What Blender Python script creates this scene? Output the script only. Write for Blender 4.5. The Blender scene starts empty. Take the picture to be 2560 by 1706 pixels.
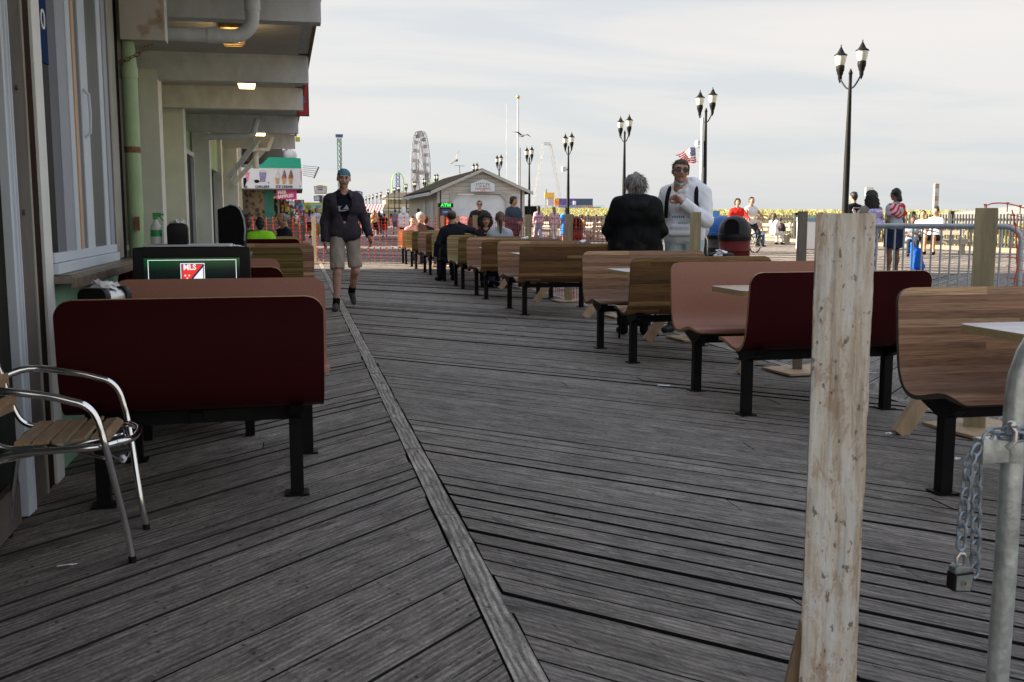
import bpy, bmesh, math, random
import numpy as np
from mathutils import Vector, Matrix, Euler, noise
R=math.radians; PI=math.pi
random.seed(7); rng=np.random.default_rng(7)
S=bpy.context.scene; C=S.collection
# ---------------- camera, sky, sun, exposure ----------------
PITCH=R(7.046); YAW=R(12.034); CH=1.2
cam=bpy.data.cameras.new('camera'); cam.sensor_width=36; cam.lens=2500/2560*36; cam.clip_start=.05; cam.clip_end=6000
camo=bpy.data.objects.new('camera',cam); C.objects.link(camo); camo.location=(0,0,CH)
camo.rotation_euler=(R(90)-PITCH,0,-YAW); S.camera=camo
S.render.resolution_x=1024; S.render.resolution_y=682
cam.dof.use_dof=True; cam.dof.focus_distance=9.0; cam.dof.aperture_fstop=18
SUN_EL=R(22); SUN_AZ=R(270+17)      # compass azimuth: the sun stands left and a little ahead
W=bpy.data.worlds.new("World"); S.world=W; W.use_nodes=True
nt=W.node_tree; nt.nodes.clear()
def N(nt,t,**k):
    n=nt.nodes.new(t)
    for a,v in k.items(): setattr(n,a,v)
    return n
wo=N(nt,'ShaderNodeOutputWorld'); bg=N(nt,'ShaderNodeBackground'); bg.inputs[1].default_value=.070
sk=N(nt,'ShaderNodeTexSky'); sk.sky_type='NISHITA'; sk.sun_disc=False; sk.sun_elevation=SUN_EL; sk.sun_rotation=SUN_AZ
sk.air_density=1.0; sk.dust_density=2.0
tc=N(nt,'ShaderNodeTexCoord')
# thin overcast: cloud sheet projected on a plane above, plus a few grey-blue gaps
sep=N(nt,'ShaderNodeSeparateXYZ'); nt.links.new(tc.outputs['Generated'],sep.inputs[0])
mx=N(nt,'ShaderNodeMath',operation='MAXIMUM'); mx.inputs[1].default_value=0.0; nt.links.new(sep.outputs[2],mx.inputs[0])
ad=N(nt,'ShaderNodeMath',operation='ADD'); ad.inputs[1].default_value=.10; nt.links.new(mx.outputs[0],ad.inputs[0])
dx=N(nt,'ShaderNodeMath',operation='DIVIDE'); dy=N(nt,'ShaderNodeMath',operation='DIVIDE')
nt.links.new(sep.outputs[0],dx.inputs[0]); nt.links.new(sep.outputs[1],dy.inputs[0]); nt.links.new(ad.outputs[0],dx.inputs[1]); nt.links.new(ad.outputs[0],dy.inputs[1])
cb=N(nt,'ShaderNodeCombineXYZ'); nt.links.new(dx.outputs[0],cb.inputs[0]); nt.links.new(dy.outputs[0],cb.inputs[1])
mp=N(nt,'ShaderNodeMapping'); mp.inputs['Rotation'].default_value=(0,0,R(14)); mp.inputs['Scale'].default_value=(.42,1.0,1); mp.inputs['Location'].default_value=(1.3,.4,0)
nt.links.new(cb.outputs[0],mp.inputs[0])
nz=N(nt,'ShaderNodeTexNoise'); nz.inputs['Scale'].default_value=.85; nz.inputs['Detail'].default_value=6; nz.inputs['Roughness'].default_value=.52; nz.inputs['Distortion'].default_value=.5
nt.links.new(mp.outputs[0],nz.inputs['Vector'])
cr=N(nt,'ShaderNodeValToRGB'); cr.color_ramp.elements[0].position=.40; cr.color_ramp.elements[0].color=(2.46,2.52,2.58,1)
cr.color_ramp.elements[1].position=.57; cr.color_ramp.elements[1].color=(3.02,2.86,2.74,1)
e=cr.color_ramp.elements.new(.48); e.color=(2.82,2.74,2.66,1)
nt.links.new(nz.outputs['Fac'],cr.inputs[0])
# lower sky cooler and slightly darker
hr=N(nt,'ShaderNodeMapRange'); hr.inputs['From Min'].default_value=0; hr.inputs['From Max'].default_value=.16; hr.inputs['To Min'].default_value=.8; hr.inputs['To Max'].default_value=0.0
nt.links.new(mx.outputs[0],hr.inputs['Value'])
lowc=N(nt,'ShaderNodeMixRGB'); lowc.inputs[2].default_value=(2.32,2.42,2.50,1); nt.links.new(hr.outputs[0],lowc.inputs[0]); nt.links.new(cr.outputs[0],lowc.inputs[1])
hi=N(nt,'ShaderNodeMapRange'); hi.inputs['From Min'].default_value=.30; hi.inputs['From Max'].default_value=.75; hi.inputs['To Max'].default_value=.9; nt.links.new(mx.outputs[0],hi.inputs['Value'])
hic=N(nt,'ShaderNodeMixRGB'); hic.inputs[2].default_value=(2.15,2.55,3.10,1); nt.links.new(hi.outputs[0],hic.inputs[0]); nt.links.new(lowc.outputs[0],hic.inputs[1])
m1=N(nt,'ShaderNodeMixRGB'); m1.inputs[0].default_value=.93; nt.links.new(sk.outputs[0],m1.inputs[1]); nt.links.new(hic.outputs[0],m1.inputs[2])
nt.links.new(m1.outputs[0],bg.inputs[0]); nt.links.new(bg.outputs[0],wo.inputs[0])
sl=bpy.data.lights.new('sun','SUN'); sl.energy=4.4; sl.angle=R(.6); sl.color=(1,.86,.68)
so=bpy.data.objects.new('sun',sl); C.objects.link(so)
sd=Vector((math.sin(SUN_AZ)*math.cos(SUN_EL),math.cos(SUN_AZ)*math.cos(SUN_EL),math.sin(SUN_EL)))
so.rotation_euler=sd.to_track_quat('Z','Y').to_euler(); so.location=(-30,10,30)
S.view_settings.view_transform='Standard'; S.view_settings.look='None'; S.view_settings.gamma=1; S.view_settings.exposure=2.1
S.render.engine='CYCLES'

# ---------------- helpers ----------------
_F=Vector((math.sin(YAW)*math.cos(PITCH),math.cos(YAW)*math.cos(PITCH),-math.sin(PITCH)))
_R=Vector((math.cos(YAW),-math.sin(YAW),0)); _U=_R.cross(_F)
def ray(px,py): return _F+_R*((px-1280)/2500)-_U*((py-853)/2500)
def at(px,py,d): return Vector((0,0,CH))+ray(px,py)*d      # measured position at a distance
def aty(px,py,Y):
    r=ray(px,py); return Vector((0,0,CH))+r*(Y/r.y)
def tag(o,label=None,cat=None,group=None,kind=None):
    if label: o['label']=label
    if cat: o['category']=cat
    if group: o['group']=group
    if kind: o['kind']=kind
    return o
def thing(name,label,cat,loc=(0,0,0),rz=0,group=None):
    o=bpy.data.objects.new(name,None); C.objects.link(o); o.empty_display_size=.2
    o.location=loc; o.rotation_euler=(0,0,rz); return tag(o,label,cat,group)
def dup(o,parent=None):
    c=o.copy(); C.objects.link(c); c.parent=parent
    for ch in list(o.children): dup(ch,c)
    return c
def Mx(rot): return Euler(rot).to_matrix() if rot is not None else None
class MB:
    def __init__(s): s.v=[]; s.f=[]; s.uv=[]; s.mi=[]; s.col=[]; s.usecol=False
    def add(s,vs,fs,uvs=None,mi=0,col=None):
        b=len(s.v); s.v+= [tuple(v) for v in vs]
        for k,f in enumerate(fs):
            s.f.append(tuple(b+i for i in f)); s.mi.append(mi)
            s.uv.append(uvs[k] if uvs else [(0,0)]*len(f)); s.col.append(col if col is not None else .5)
        return s
    def box(s,c,sz,rot=None,mi=0,col=None,taper=1):
        x,y,z=[q/2 for q in sz]; m=Mx(rot); c=Vector(c)
        vs=[Vector((a*x*(taper if d>0 else 1),b*y*(taper if d>0 else 1),d*z)) for d in(-1,1) for b in(-1,1) for a in(-1,1)]
        if m: vs=[m@v for v in vs]
        return s.add([c+v for v in vs],[(0,2,3,1),(4,5,7,6),(0,1,5,4),(2,6,7,3),(0,4,6,2),(1,3,7,5)],mi=mi,col=col)
    def bar(s,a,b,w,h=None,mi=0):       # rectangular bar from a to b
        a=Vector(a);b=Vector(b);h=h or w;d=b-a;L=d.length;q=d.to_track_quat('Z','Y').to_matrix()
        vs=[q@Vector((x*w/2,y*h/2,z)) for z in(0,L) for y in(-1,1) for x in(-1,1)]
        return s.add([a+v for v in vs],[(0,2,3,1),(4,5,7,6),(0,1,5,4),(2,6,7,3),(0,4,6,2),(1,3,7,5)],mi=mi)
    def tube(s,pts,r,n=10,caps=True,mi=0,closed=False):
        pts=[Vector(p) for p in pts]; m=len(pts); vs=[];fs=[]
        rr=r if isinstance(r,(list,tuple)) else [r]*m
        t0=(pts[1]-pts[0]).normalized(); up=Vector((0,0,1)) if abs(t0.z)<.9 else Vector((0,1,0))
        nn=t0.cross(up).normalized()
        for i,p in enumerate(pts):
            if closed: t=(pts[(i+1)%m]-pts[i-1]).normalized()
            else: t=(pts[min(i+1,m-1)]-pts[max(i-1,0)]).normalized()
            nn=(nn-t*nn.dot(t)).normalized(); bn=t.cross(nn)
            for k in range(n):
                a=2*PI*k/n; vs.append(p+(nn*math.cos(a)+bn*math.sin(a))*rr[i])
        for i in range(m if closed else m-1):
            for k in range(n):
                j=(i+1)%m; fs.append((i*n+k,i*n+(k+1)%n,j*n+(k+1)%n,j*n+k))
        if caps and not closed: fs.append(tuple(range(n-1,-1,-1))); fs.append(tuple((m-1)*n+k for k in range(n)))
        return s.add(vs,fs,mi=mi)
    def cyl(s,a,b,r,n=16,mi=0,r2=None): return s.tube([a,b],[r,r if r2 is None else r2],n,mi=mi)
    def lathe(s,prof,n=20,c=(0,0,0),mi=0,sx=1,sy=1):
        vs=[];fs=[];m=len(prof)
        for r,z in prof:
            for k in range(n):
                a=2*PI*k/n; vs.append((c[0]+r*math.cos(a)*sx,c[1]+r*math.sin(a)*sy,c[2]+z))
        for i in range(m-1):
            for k in range(n): fs.append((i*n+k,i*n+(k+1)%n,(i+1)*n+(k+1)%n,(i+1)*n+k))
        fs.append(tuple(range(n-1,-1,-1))); fs.append(tuple((m-1)*n+k for k in range(n)))
        return s.add(vs,fs,mi=mi)
    def prism(s,poly,axis,a,b,mi=0):    # poly in the plane normal to axis, extruded a..b
        n=len(poly)
        def P(u,v,w): return {'x':(w,u,v),'y':(u,w,v),'z':(u,v,w)}[axis]
        vs=[P(u,v,a) for u,v in poly]+[P(u,v,b) for u,v in poly]
        fs=[tuple(range(n-1,-1,-1)),tuple(range(n,2*n))]+[(i,(i+1)%n,n+(i+1)%n,n+i) for i in range(n)]
        return s.add(vs,fs,mi=mi)
    def ball(s,c,r,n=12,m=8,mi=0,sc=(1,1,1)):
        vs=[];fs=[]
        for i in range(m+1):
            t=PI*i/m
            for k in range(n): 
                a=2*PI*k/n; vs.append((c[0]+r*sc[0]*math.sin(t)*math.cos(a),c[1]+r*sc[1]*math.sin(t)*math.sin(a),c[2]+r*sc[2]*math.cos(t)))
        for i in range(m):
            for k in range(n): fs.append((i*n+k,(i+1)*n+k,(i+1)*n+(k+1)%n,i*n+(k+1)%n))
        return s.add(vs,fs,mi=mi)
    def build(s,name,mats,parent=None,smooth=False,bevel=0,loc=None,auto=None):
        me=bpy.data.meshes.new(name); me.from_pydata(s.v,[],s.f)
        for m in (mats if isinstance(mats,(list,tuple)) else [mats]): me.materials.append(m)
        me.polygons.foreach_set('material_index',s.mi)
        ul=me.uv_layers.new(name='UVMap'); ul.data.foreach_set('uv',[c for f in s.uv for p in f for c in p])
        at_=me.attributes.new('tone','FLOAT','FACE'); at_.data.foreach_set('value',[float(c) for c in s.col])
        bm=bmesh.new(); bm.from_mesh(me); bmesh.ops.recalc_face_normals(bm,faces=bm.faces)
        if bevel:
            bmesh.ops.remove_doubles(bm,verts=bm.verts,dist=1e-5)
            bmesh.ops.bevel(bm,geom=[e for e in bm.edges if len(e.link_faces)==2 and e.calc_face_angle(0)>.6],offset=bevel,segments=2,affect='EDGES',profile=.6)
        bm.to_mesh(me); bm.free()
        if smooth:
            me.polygons.foreach_set('use_smooth',[True]*len(me.polygons))
            try: me.set_sharp_from_angle(angle=R(auto or 40))
            except Exception: pass
        me.update()
        o=bpy.data.objects.new(name,me); C.objects.link(o); o.parent=parent
        if loc is not None: o.location=loc
        return o
def text(name,body,size,mat,parent,loc,rot=(R(90),0,0),ext=.002,align='CENTER',sx=1,bold=0,spacing=1):
    cu=bpy.data.curves.new(name,'FONT'); cu.body=body; cu.size=size; cu.extrude=ext; cu.align_x=align; cu.align_y='CENTER'; cu.offset=bold; cu.space_character=spacing; cu.resolution_u=3
    t=bpy.data.objects.new('tmp',cu); C.objects.link(t)
    me=bpy.data.meshes.new_from_object(t.evaluated_get(bpy.context.evaluated_depsgraph_get()))
    bpy.data.objects.remove(t); me.name=name
    me.materials.clear(); me.materials.append(mat)
    o=bpy.data.objects.new(name,me); C.objects.link(o); o.parent=parent; o.location=loc; o.rotation_euler=rot; o.scale=(sx,1,1)
    return o
# ---------------- materials ----------------
MC={}
def L(c): return (c,c,c) if isinstance(c,(int,float)) else c
def pm(name,col,rough=.6,metal=0,var=.15,ns=6,bump=0,bs=60,col2=None,stretch=(1,1,1),spec=.5,emit=None,es=0,thr=None,alpha=1,coord='Object'):
    if name in MC: return MC[name]
    m=bpy.data.materials.new(name); m.use_nodes=True; t=m.node_tree; p=t.nodes['Principled BSDF']; col=L(col)
    p.inputs['Roughness'].default_value=rough; p.inputs['Metallic'].default_value=metal; p.inputs['Specular IOR Level'].default_value=spec
    tcn=N(t,'ShaderNodeTexCoord'); mpn=N(t,'ShaderNodeMapping'); mpn.inputs['Scale'].default_value=stretch; t.links.new(tcn.outputs[coord],mpn.inputs[0])
    n=N(t,'ShaderNodeTexNoise'); n.inputs['Scale'].default_value=ns; n.inputs['Detail'].default_value=5; n.inputs['Roughness'].default_value=.6; t.links.new(mpn.outputs[0],n.inputs['Vector'])
    r=N(t,'ShaderNodeValToRGB'); lo,hi=thr or (.3,.7); r.color_ramp.elements[0].position=lo; r.color_ramp.elements[1].position=hi
    a=col2 and L(col2) or tuple(c*(1-var) for c in col); b=col if col2 else tuple(min(1,c*(1+var)) for c in col)
    r.color_ramp.elements[0].color=(*a,1); r.color_ramp.elements[1].color=(*b,1)
    t.links.new(n.outputs['Fac'],r.inputs[0]); t.links.new(r.outputs[0],p.inputs['Base Color'])
    if emit: p.inputs['Emission Color'].default_value=(*emit,1); p.inputs['Emission Strength'].default_value=es
    if bump:
        n2=N(t,'ShaderNodeTexNoise'); n2.inputs['Scale'].default_value=bs; n2.inputs['Detail'].default_value=4; t.links.new(mpn.outputs[0],n2.inputs['Vector'])
        bn=N(t,'ShaderNodeBump'); bn.inputs['Strength'].default_value=bump; bn.inputs['Distance'].default_value=.01; t.links.new(n2.outputs['Fac'],bn.inputs['Height']); t.links.new(bn.outputs[0],p.inputs['Normal'])
    MC[name]=m; return m
def ramp(t,fac,stops):
    r=N(t,'ShaderNodeValToRGB'); els=r.color_ramp.elements
    els[0].position=stops[0][0]; els[0].color=(*stops[0][1],1); els[1].position=stops[-1][0]; els[1].color=(*stops[-1][1],1)
    for p,c in stops[1:-1]: q=els.new(p); q.color=(*c,1)
    t.links.new(fac,r.inputs[0]); return r.outputs[0]
def mth(t,op,a,b=None,c=None):
    n=N(t,'ShaderNodeMath',operation=op)
    for i,v in enumerate((a,b,c)):
        if v is None: continue
        if isinstance(v,(int,float)): n.inputs[i].default_value=v
        else: t.links.new(v,n.inputs[i])
    return n.outputs[0]
def mixc(t,f,a,b,blend='MIX'):
    n=N(t,'ShaderNodeMixRGB',blend_type=blend)
    for i,v in enumerate((f,a,b)):
        if isinstance(v,(int,float)): n.inputs[i].default_value=v
        elif isinstance(v,tuple): n.inputs[i].default_value=(*v,1)
        else: t.links.new(v,n.inputs[i])
    return n.outputs[0]
def plank_mat(name,c0,c1,nails=True,wear=1.0):
    m=bpy.data.materials.new(name); m.use_nodes=True; t=m.node_tree; p=t.nodes['Principled BSDF']
    uv=N(t,'ShaderNodeUVMap'); at_=N(t,'ShaderNodeAttribute',attribute_name='tone')
    def nz(sc,det,ro,dist,stretch):
        mpn=N(t,'ShaderNodeMapping'); mpn.inputs['Scale'].default_value=stretch; t.links.new(uv.outputs[0],mpn.inputs[0])
        n=N(t,'ShaderNodeTexNoise'); n.inputs['Scale'].default_value=sc; n.inputs['Detail'].default_value=det; n.inputs['Roughness'].default_value=ro; n.inputs['Distortion'].default_value=dist; t.links.new(mpn.outputs[0],n.inputs['Vector']); return n.outputs['Fac']
    fine=nz(1,6,.7,.5,(7.0,90,1)); mid=nz(1,6,.68,1.0,(4.5,24,1)); big=nz(1,4,.6,0,(1.6,4,1)); spk=nz(1,4,.7,0,(60,75,1))
    # growth rings swirling round knots
    mpn=N(t,'ShaderNodeMapping'); mpn.inputs['Scale'].default_value=(.9,6,1); t.links.new(uv.outputs[0],mpn.inputs[0])
    wv=N(t,'ShaderNodeTexWave'); wv.wave_type='BANDS'; wv.bands_direction='Y'; wv.inputs['Scale'].default_value=2.1; wv.inputs['Distortion'].default_value=7; wv.inputs['Detail'].default_value=2; wv.inputs['Detail Scale'].default_value=.9; t.links.new(mpn.outputs[0],wv.inputs['Vector'])
    vm=N(t,'ShaderNodeMapping'); vm.inputs['Scale'].default_value=(1.3,8.5,1); t.links.new(uv.outputs[0],vm.inputs[0])
    vo=N(t,'ShaderNodeTexVoronoi'); vo.inputs['Scale'].default_value=1.0; t.links.new(vm.outputs[0],vo.inputs['Vector'])
    knot=ramp(t,vo.outputs['Distance'],[(0,(1,1,1)),(.075,(.9,.9,.9)),(.14,(0,0,0))])
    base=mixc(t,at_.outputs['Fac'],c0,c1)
    g=mth(t,'ADD',mth(t,'MULTIPLY',fine,.5),mth(t,'MULTIPLY',mid,.5))
    gr=ramp(t,g,[(.36,(.34,.33,.32)),(.5,(.95,.95,.95)),(.63,(1.6,1.6,1.6))])
    c=mixc(t,1.0,base,gr,'MULTIPLY'); c=mixc(t,1.0,c,ramp(t,spk,[(.3,(.62,.62,.62)),(.5,(1,1,1)),(.72,(1.4,1.4,1.4))]),'MULTIPLY')
    wr=ramp(t,wv.outputs['Fac'],[(0,(.55,.55,.55)),(.5,(1,1,1)),(1,(1.2,1.2,1.2))])
    c=mixc(t,.65*wear,c,mixc(t,1.0,c,wr,'MULTIPLY'))
    br=ramp(t,big,[(.35,(.84,.83,.84)),(.65,(1.12,1.11,1.09))]); c=mixc(t,1.0,c,br,'MULTIPLY')
    # big stains lying across boards
    tcn=N(t,'ShaderNodeTexCoord'); sn=N(t,'ShaderNodeTexNoise'); sn.inputs['Scale'].default_value=.55; sn.inputs['Detail'].default_value=5; t.links.new(tcn.outputs['Object'],sn.inputs['Vector'])
    st=ramp(t,sn.outputs['Fac'],[(.35,(.87,.86,.87)),(.5,(1,1,1)),(.7,(1.08,1.07,1.05))]); c=mixc(t,1.0,c,st,'MULTIPLY')
    c=mixc(t,mth(t,'MULTIPLY',knot,.75),c,(.03,.027,.025))
    dirt=nz(1,6,.68,.3,(5,12,1)); c=mixc(t,mth(t,'MULTIPLY',ramp(t,dirt,[(.58,(0,0,0)),(.66,(1,1,1))]),.65),c,(.05,.045,.042))
    gum=nz(1,2,.4,0,(17,19,1)); c=mixc(t,mth(t,'MULTIPLY',ramp(t,gum,[(.735,(0,0,0)),(.75,(1,1,1))]),.6),c,(.36,.35,.34))
    # splits along the grain
    sp=nz(1,2,.5,.2,(1.1,42,1)); spm=ramp(t,sp,[(.26,(1,1,1)),(.30,(0,0,0))]); c=mixc(t,mth(t,'MULTIPLY',spm,.7),c,(.02,.02,.02))
    if nails:
        su=N(t,'ShaderNodeSeparateXYZ'); t.links.new(uv.outputs[0],su.inputs[0])
        fu=mth(t,'SUBTRACT',mth(t,'FRACT',mth(t,'DIVIDE',su.outputs[0],.58)),.5); fu=mth(t,'MULTIPLY',fu,.58)
        fv=mth(t,'FRACT',su.outputs[1]); 
        a=mth(t,'SUBTRACT',mth(t,'ABSOLUTE',mth(t,'SUBTRACT',fv,.06)),.032)
        d=mth(t,'SQRT',mth(t,'ADD',mth(t,'MULTIPLY',fu,fu),mth(t,'MULTIPLY',a,a)))
        nm=ramp(t,d,[(.0,(1,1,1)),(.0055,(.9,.9,.9)),(.0085,(0,0,0))]); c=mixc(t,mth(t,'MULTIPLY',nm,.85),c,(.015,.013,.012))
    t.links.new(c,p.inputs['Base Color']); p.inputs['Roughness'].default_value=.78; p.inputs['Specular IOR Level'].default_value=.3
    bn=N(t,'ShaderNodeBump'); bn.inputs['Strength'].default_value=1.0; bn.inputs['Distance'].default_value=.006
    hh=mth(t,'SUBTRACT',g,mth(t,'MULTIPLY',spm,.8)); t.links.new(hh,bn.inputs['Height']); t.links.new(bn.outputs[0],p.inputs['Normal'])
    return m
def laminate(name,stops,strip=.028,rough=.42,grain=.35,length=1.9,bandcontrast=1):
    """butcher-block laminate: UV u along the bench, v along the profile (metres)"""
    m=bpy.data.materials.new(name); m.use_nodes=True; t=m.node_tree; p=t.nodes['Principled BSDF']
    uv=N(t,'ShaderNodeUVMap'); su=N(t,'ShaderNodeSeparateXYZ'); t.links.new(uv.outputs[0],su.inputs[0])
    row=mth(t,'FLOOR',mth(t,'DIVIDE',su.outputs[1],strip))
    wn=N(t,'ShaderNodeTexWhiteNoise',noise_dimensions='1D'); t.links.new(row,wn.inputs['W'])
    uo=mth(t,'FLOOR',mth(t,'DIVIDE',mth(t,'ADD',su.outputs[0],mth(t,'MULTIPLY',wn.outputs['Value'],3.0)),length))
    cv=N(t,'ShaderNodeCombineXYZ'); t.links.new(uo,cv.inputs[0]); t.links.new(row,cv.inputs[1])
    w2=N(t,'ShaderNodeTexWhiteNoise',noise_dimensions='2D'); t.links.new(cv.outputs[0],w2.inputs['Vector'])
    c=ramp(t,w2.outputs['Value'],stops)
    cz=N(t,'ShaderNodeCombineXYZ'); t.links.new(mth(t,'MULTIPLY',su.outputs[0],5),cz.inputs[0]); t.links.new(mth(t,'MULTIPLY',su.outputs[1],120),cz.inputs[1]); t.links.new(mth(t,'MULTIPLY',w2.outputs['Value'],30),cz.inputs[2])
    n=N(t,'ShaderNodeTexNoise'); n.inputs['Scale'].default_value=1; n.inputs['Detail'].default_value=5; n.inputs['Distortion'].default_value=1.2; t.links.new(cz.outputs[0],n.inputs['Vector'])
    g=ramp(t,n.outputs['Fac'],[(.3,(1-grain,)*3),(.55,(1.05,)*3),(.75,(1+grain*.6,)*3)])
    c=mixc(t,1.0,c,g,'MULTIPLY'); t.links.new(c,p.inputs['Base Color']); p.inputs['Roughness'].default_value=rough+.08; p.inputs['Specular IOR Level'].default_value=.28
    return m
M={}
M['plank']=plank_mat('weathered_boards',(.19,.165,.147),(.26,.227,.203))
M['strip']=plank_mat('weathered_strip',(.30,.265,.235),(.38,.34,.305),nails=True,wear=1.4)
M['under']=pm('dark_gap_shade',.012,.9)  # board sides also near-black: the shade of the gaps is in the colour
M['white_paint']=pm('aged_white_paint',(.62,.64,.665),.6,var=.17,ns=4.5,bump=.15,bs=40,stretch=(1,1,.6),spec=.3)
M['bright_white']=pm('bright_white_post',(.74,.76,.74),.5,var=.08,ns=3,bump=.2,bs=40)
M['col_paint']=pm('column_paint',(.70,.72,.67),.55,var=.12,ns=1.5,bump=.1,bs=30)
M['soffit']=pm('soffit_vinyl',(.48,.47,.46),.6,var=.1,ns=2)
M['green_wall']=pm('mint_green_wall',(.36,.50,.28),.6,var=.18,ns=1.8,bump=.2,bs=50)
M['green_low']=pm('sea_green_panel',(.24,.46,.33),.45,var=.12,ns=2)
M['rust']=pm('rusty_steel',(.18,.09,.05),.8,var=.5,ns=14,bump=.4,bs=80)
M['brownwood']=pm('dark_brown_wood',(.035,.022,.017),.95,spec=.05,var=.5,ns=5,bump=.5,bs=60,stretch=(1,1,.15))
M['darkpanel']=pm('dark_weathered_panel',(.026,.029,.025),.95,spec=.04,var=.3,ns=5,bump=.3,bs=50,stretch=(1,1,.2))
M['greytrim']=pm('grey_trim_paint',(.14,.125,.115),.8,spec=.08,var=.2,ns=4,bump=.2,stretch=(1,1,.3))
M['alu']=pm('window_frame_white',(.58,.64,.71),.6,spec=.2,var=.06,ns=2,bump=.03)
M['alu2']=pm('window_frame_grey',(.34,.37,.43),.6,spec=.2,var=.06,ns=2)
M['stick']=pm('pine_stick',(.52,.35,.22),.7,var=.2,ns=4,stretch=(4,4,.4))
M['glass']=pm('window_glass_dark',(.008,.010,.012),.6,var=.3,ns=3,spec=.12)
M['glassgrey']=pm('window_glass_curtain',(.12,.13,.12),.55,var=.15,ns=3,spec=.15,stretch=(1,12,.2))
M['black']=pm('black_steel',(.007,.007,.008),.5,var=.3,ns=12,spec=.15)
M['blackpl']=pm('black_plastic',(.008,.008,.009),.4,var=.2,ns=8,spec=.25)
M['blackmatte']=pm('black_matte',(.007,.007,.008),.8,var=.2,ns=8,spec=.15)
M['chrome']=pm('polished_aluminium',(.90,.90,.92),.13,metal=1,var=.05,ns=20)
M['steel']=pm('brushed_steel',(.55,.55,.56),.3,metal=1,var=.1,ns=20)
M['galv']=pm('galvanised_steel',(.58,.61,.60),.45,metal=.6,var=.3,ns=22,bump=.15,bs=90)
M['galvfar']=pm('galvanised_bars',(.42,.46,.50),.5,metal=.4,var=.15,ns=10)
M['seatwood']=pm('teak_slats',(.34,.22,.13),.5,var=.3,ns=5,bump=.15,stretch=(9,1.2,9))
M['maroon']=pm('maroon_laminate',(.042,.0035,.0052),.42,var=.12,ns=5,spec=.12,bump=.02,bs=200)
M['pink']=pm('rose_speckled_laminate',(.345,.150,.098),.45,var=.10,ns=190,thr=(.42,.6),bump=.02,bs=300)
M['walnut_in']=laminate('walnut_block_laminate',[(0,(.17,.085,.052)),(.2,(.29,.155,.095)),(.4,(.21,.112,.07)),(.6,(.40,.225,.13)),(.8,(.27,.155,.105)),(1,(.54,.34,.19))],strip=.036,grain=.45)
M['walnut_out']=laminate('walnut_shaded_back',[(0,(.095,.048,.020)),(.3,(.19,.100,.040)),(.5,(.13,.066,.028)),(.7,(.28,.155,.062)),(1,(.36,.21,.09))],strip=.036,grain=.48)  # same walnut as the inside; the backs' shade is put into the colour
M['olive_in']=laminate('olive_striped_laminate',[(0,(.24,.17,.07)),(.5,(.34,.255,.11)),(1,(.46,.35,.17))],strip=.013,grain=.25,length=4)
M['olive_out']=laminate('olive_back_laminate',[(0,(.12,.078,.022)),(.5,(.19,.13,.04)),(1,(.27,.19,.07))],strip=.013,grain=.25,length=4)
M['orange_in']=laminate('orange_strip_laminate',[(0,(.42,.20,.085)),(.5,(.52,.26,.11)),(1,(.60,.32,.15))],strip=.04,grain=.25,length=.8)  # orange strips, one colour inside and out
M['edge_dark']=pm('bench_edge_dark',(.055,.045,.035),.6,var=.25,ns=30)
M['edge_ply']=pm('bench_edge_plywood',(.36,.20,.08),.6,var=.25,ns=30)
M['edge_tan']=pm('table_edge_birch',(.46,.34,.17),.5,var=.22,ns=6,stretch=(1,14,60))
M['tabletop']=laminate('pale_table_laminate',[(0,(.74,.67,.66)),(.5,(.80,.74,.73)),(1,(.84,.78,.77))],strip=.05,grain=.10,rough=.3,length=.6)
M['tabletop2']=laminate('rose_table_laminate',[(0,(.45,.32,.26)),(.5,(.5,.37,.31)),(1,(.55,.42,.35))],strip=.03,grain=.15,rough=.3,length=.6)
M['ptwood']=pm('treated_pine_post',(.36,.30,.185),.75,var=.28,ns=3,bump=.3,bs=50,stretch=(9,9,.7))
M['greypost']=pm('weathered_grey_post',(.21,.18,.15),.85,var=.3,ns=3,bump=.4,bs=40,stretch=(9,9,.6))
M['pine']=pm('raw_pine',(.50,.35,.22),.7,var=.22,ns=3,bump=.2,bs=60,stretch=(6,6,1.2))
M['orangepl']=pm('orange_barrier_plastic',(.72,.06,.015),.45,var=.1,ns=9)
M['napkin']=pm('white_paper_napkin',(.90,.90,.90),.8,var=.02,ns=20,bump=.1,bs=40)
M['fix_metal']=pm('fixture_rust_brass',(.25,.17,.07),.5,metal=.5,var=.4,ns=20)
M['lamp_on']=pm('lit_tube',(1,.85,.5),.5,var=0,emit=(1,.66,.24),es=2.2)
M['sand']=pm('beach_sand',(.42,.37,.27),.9,var=.15,ns=.2,bump=.3,bs=3)
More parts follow.
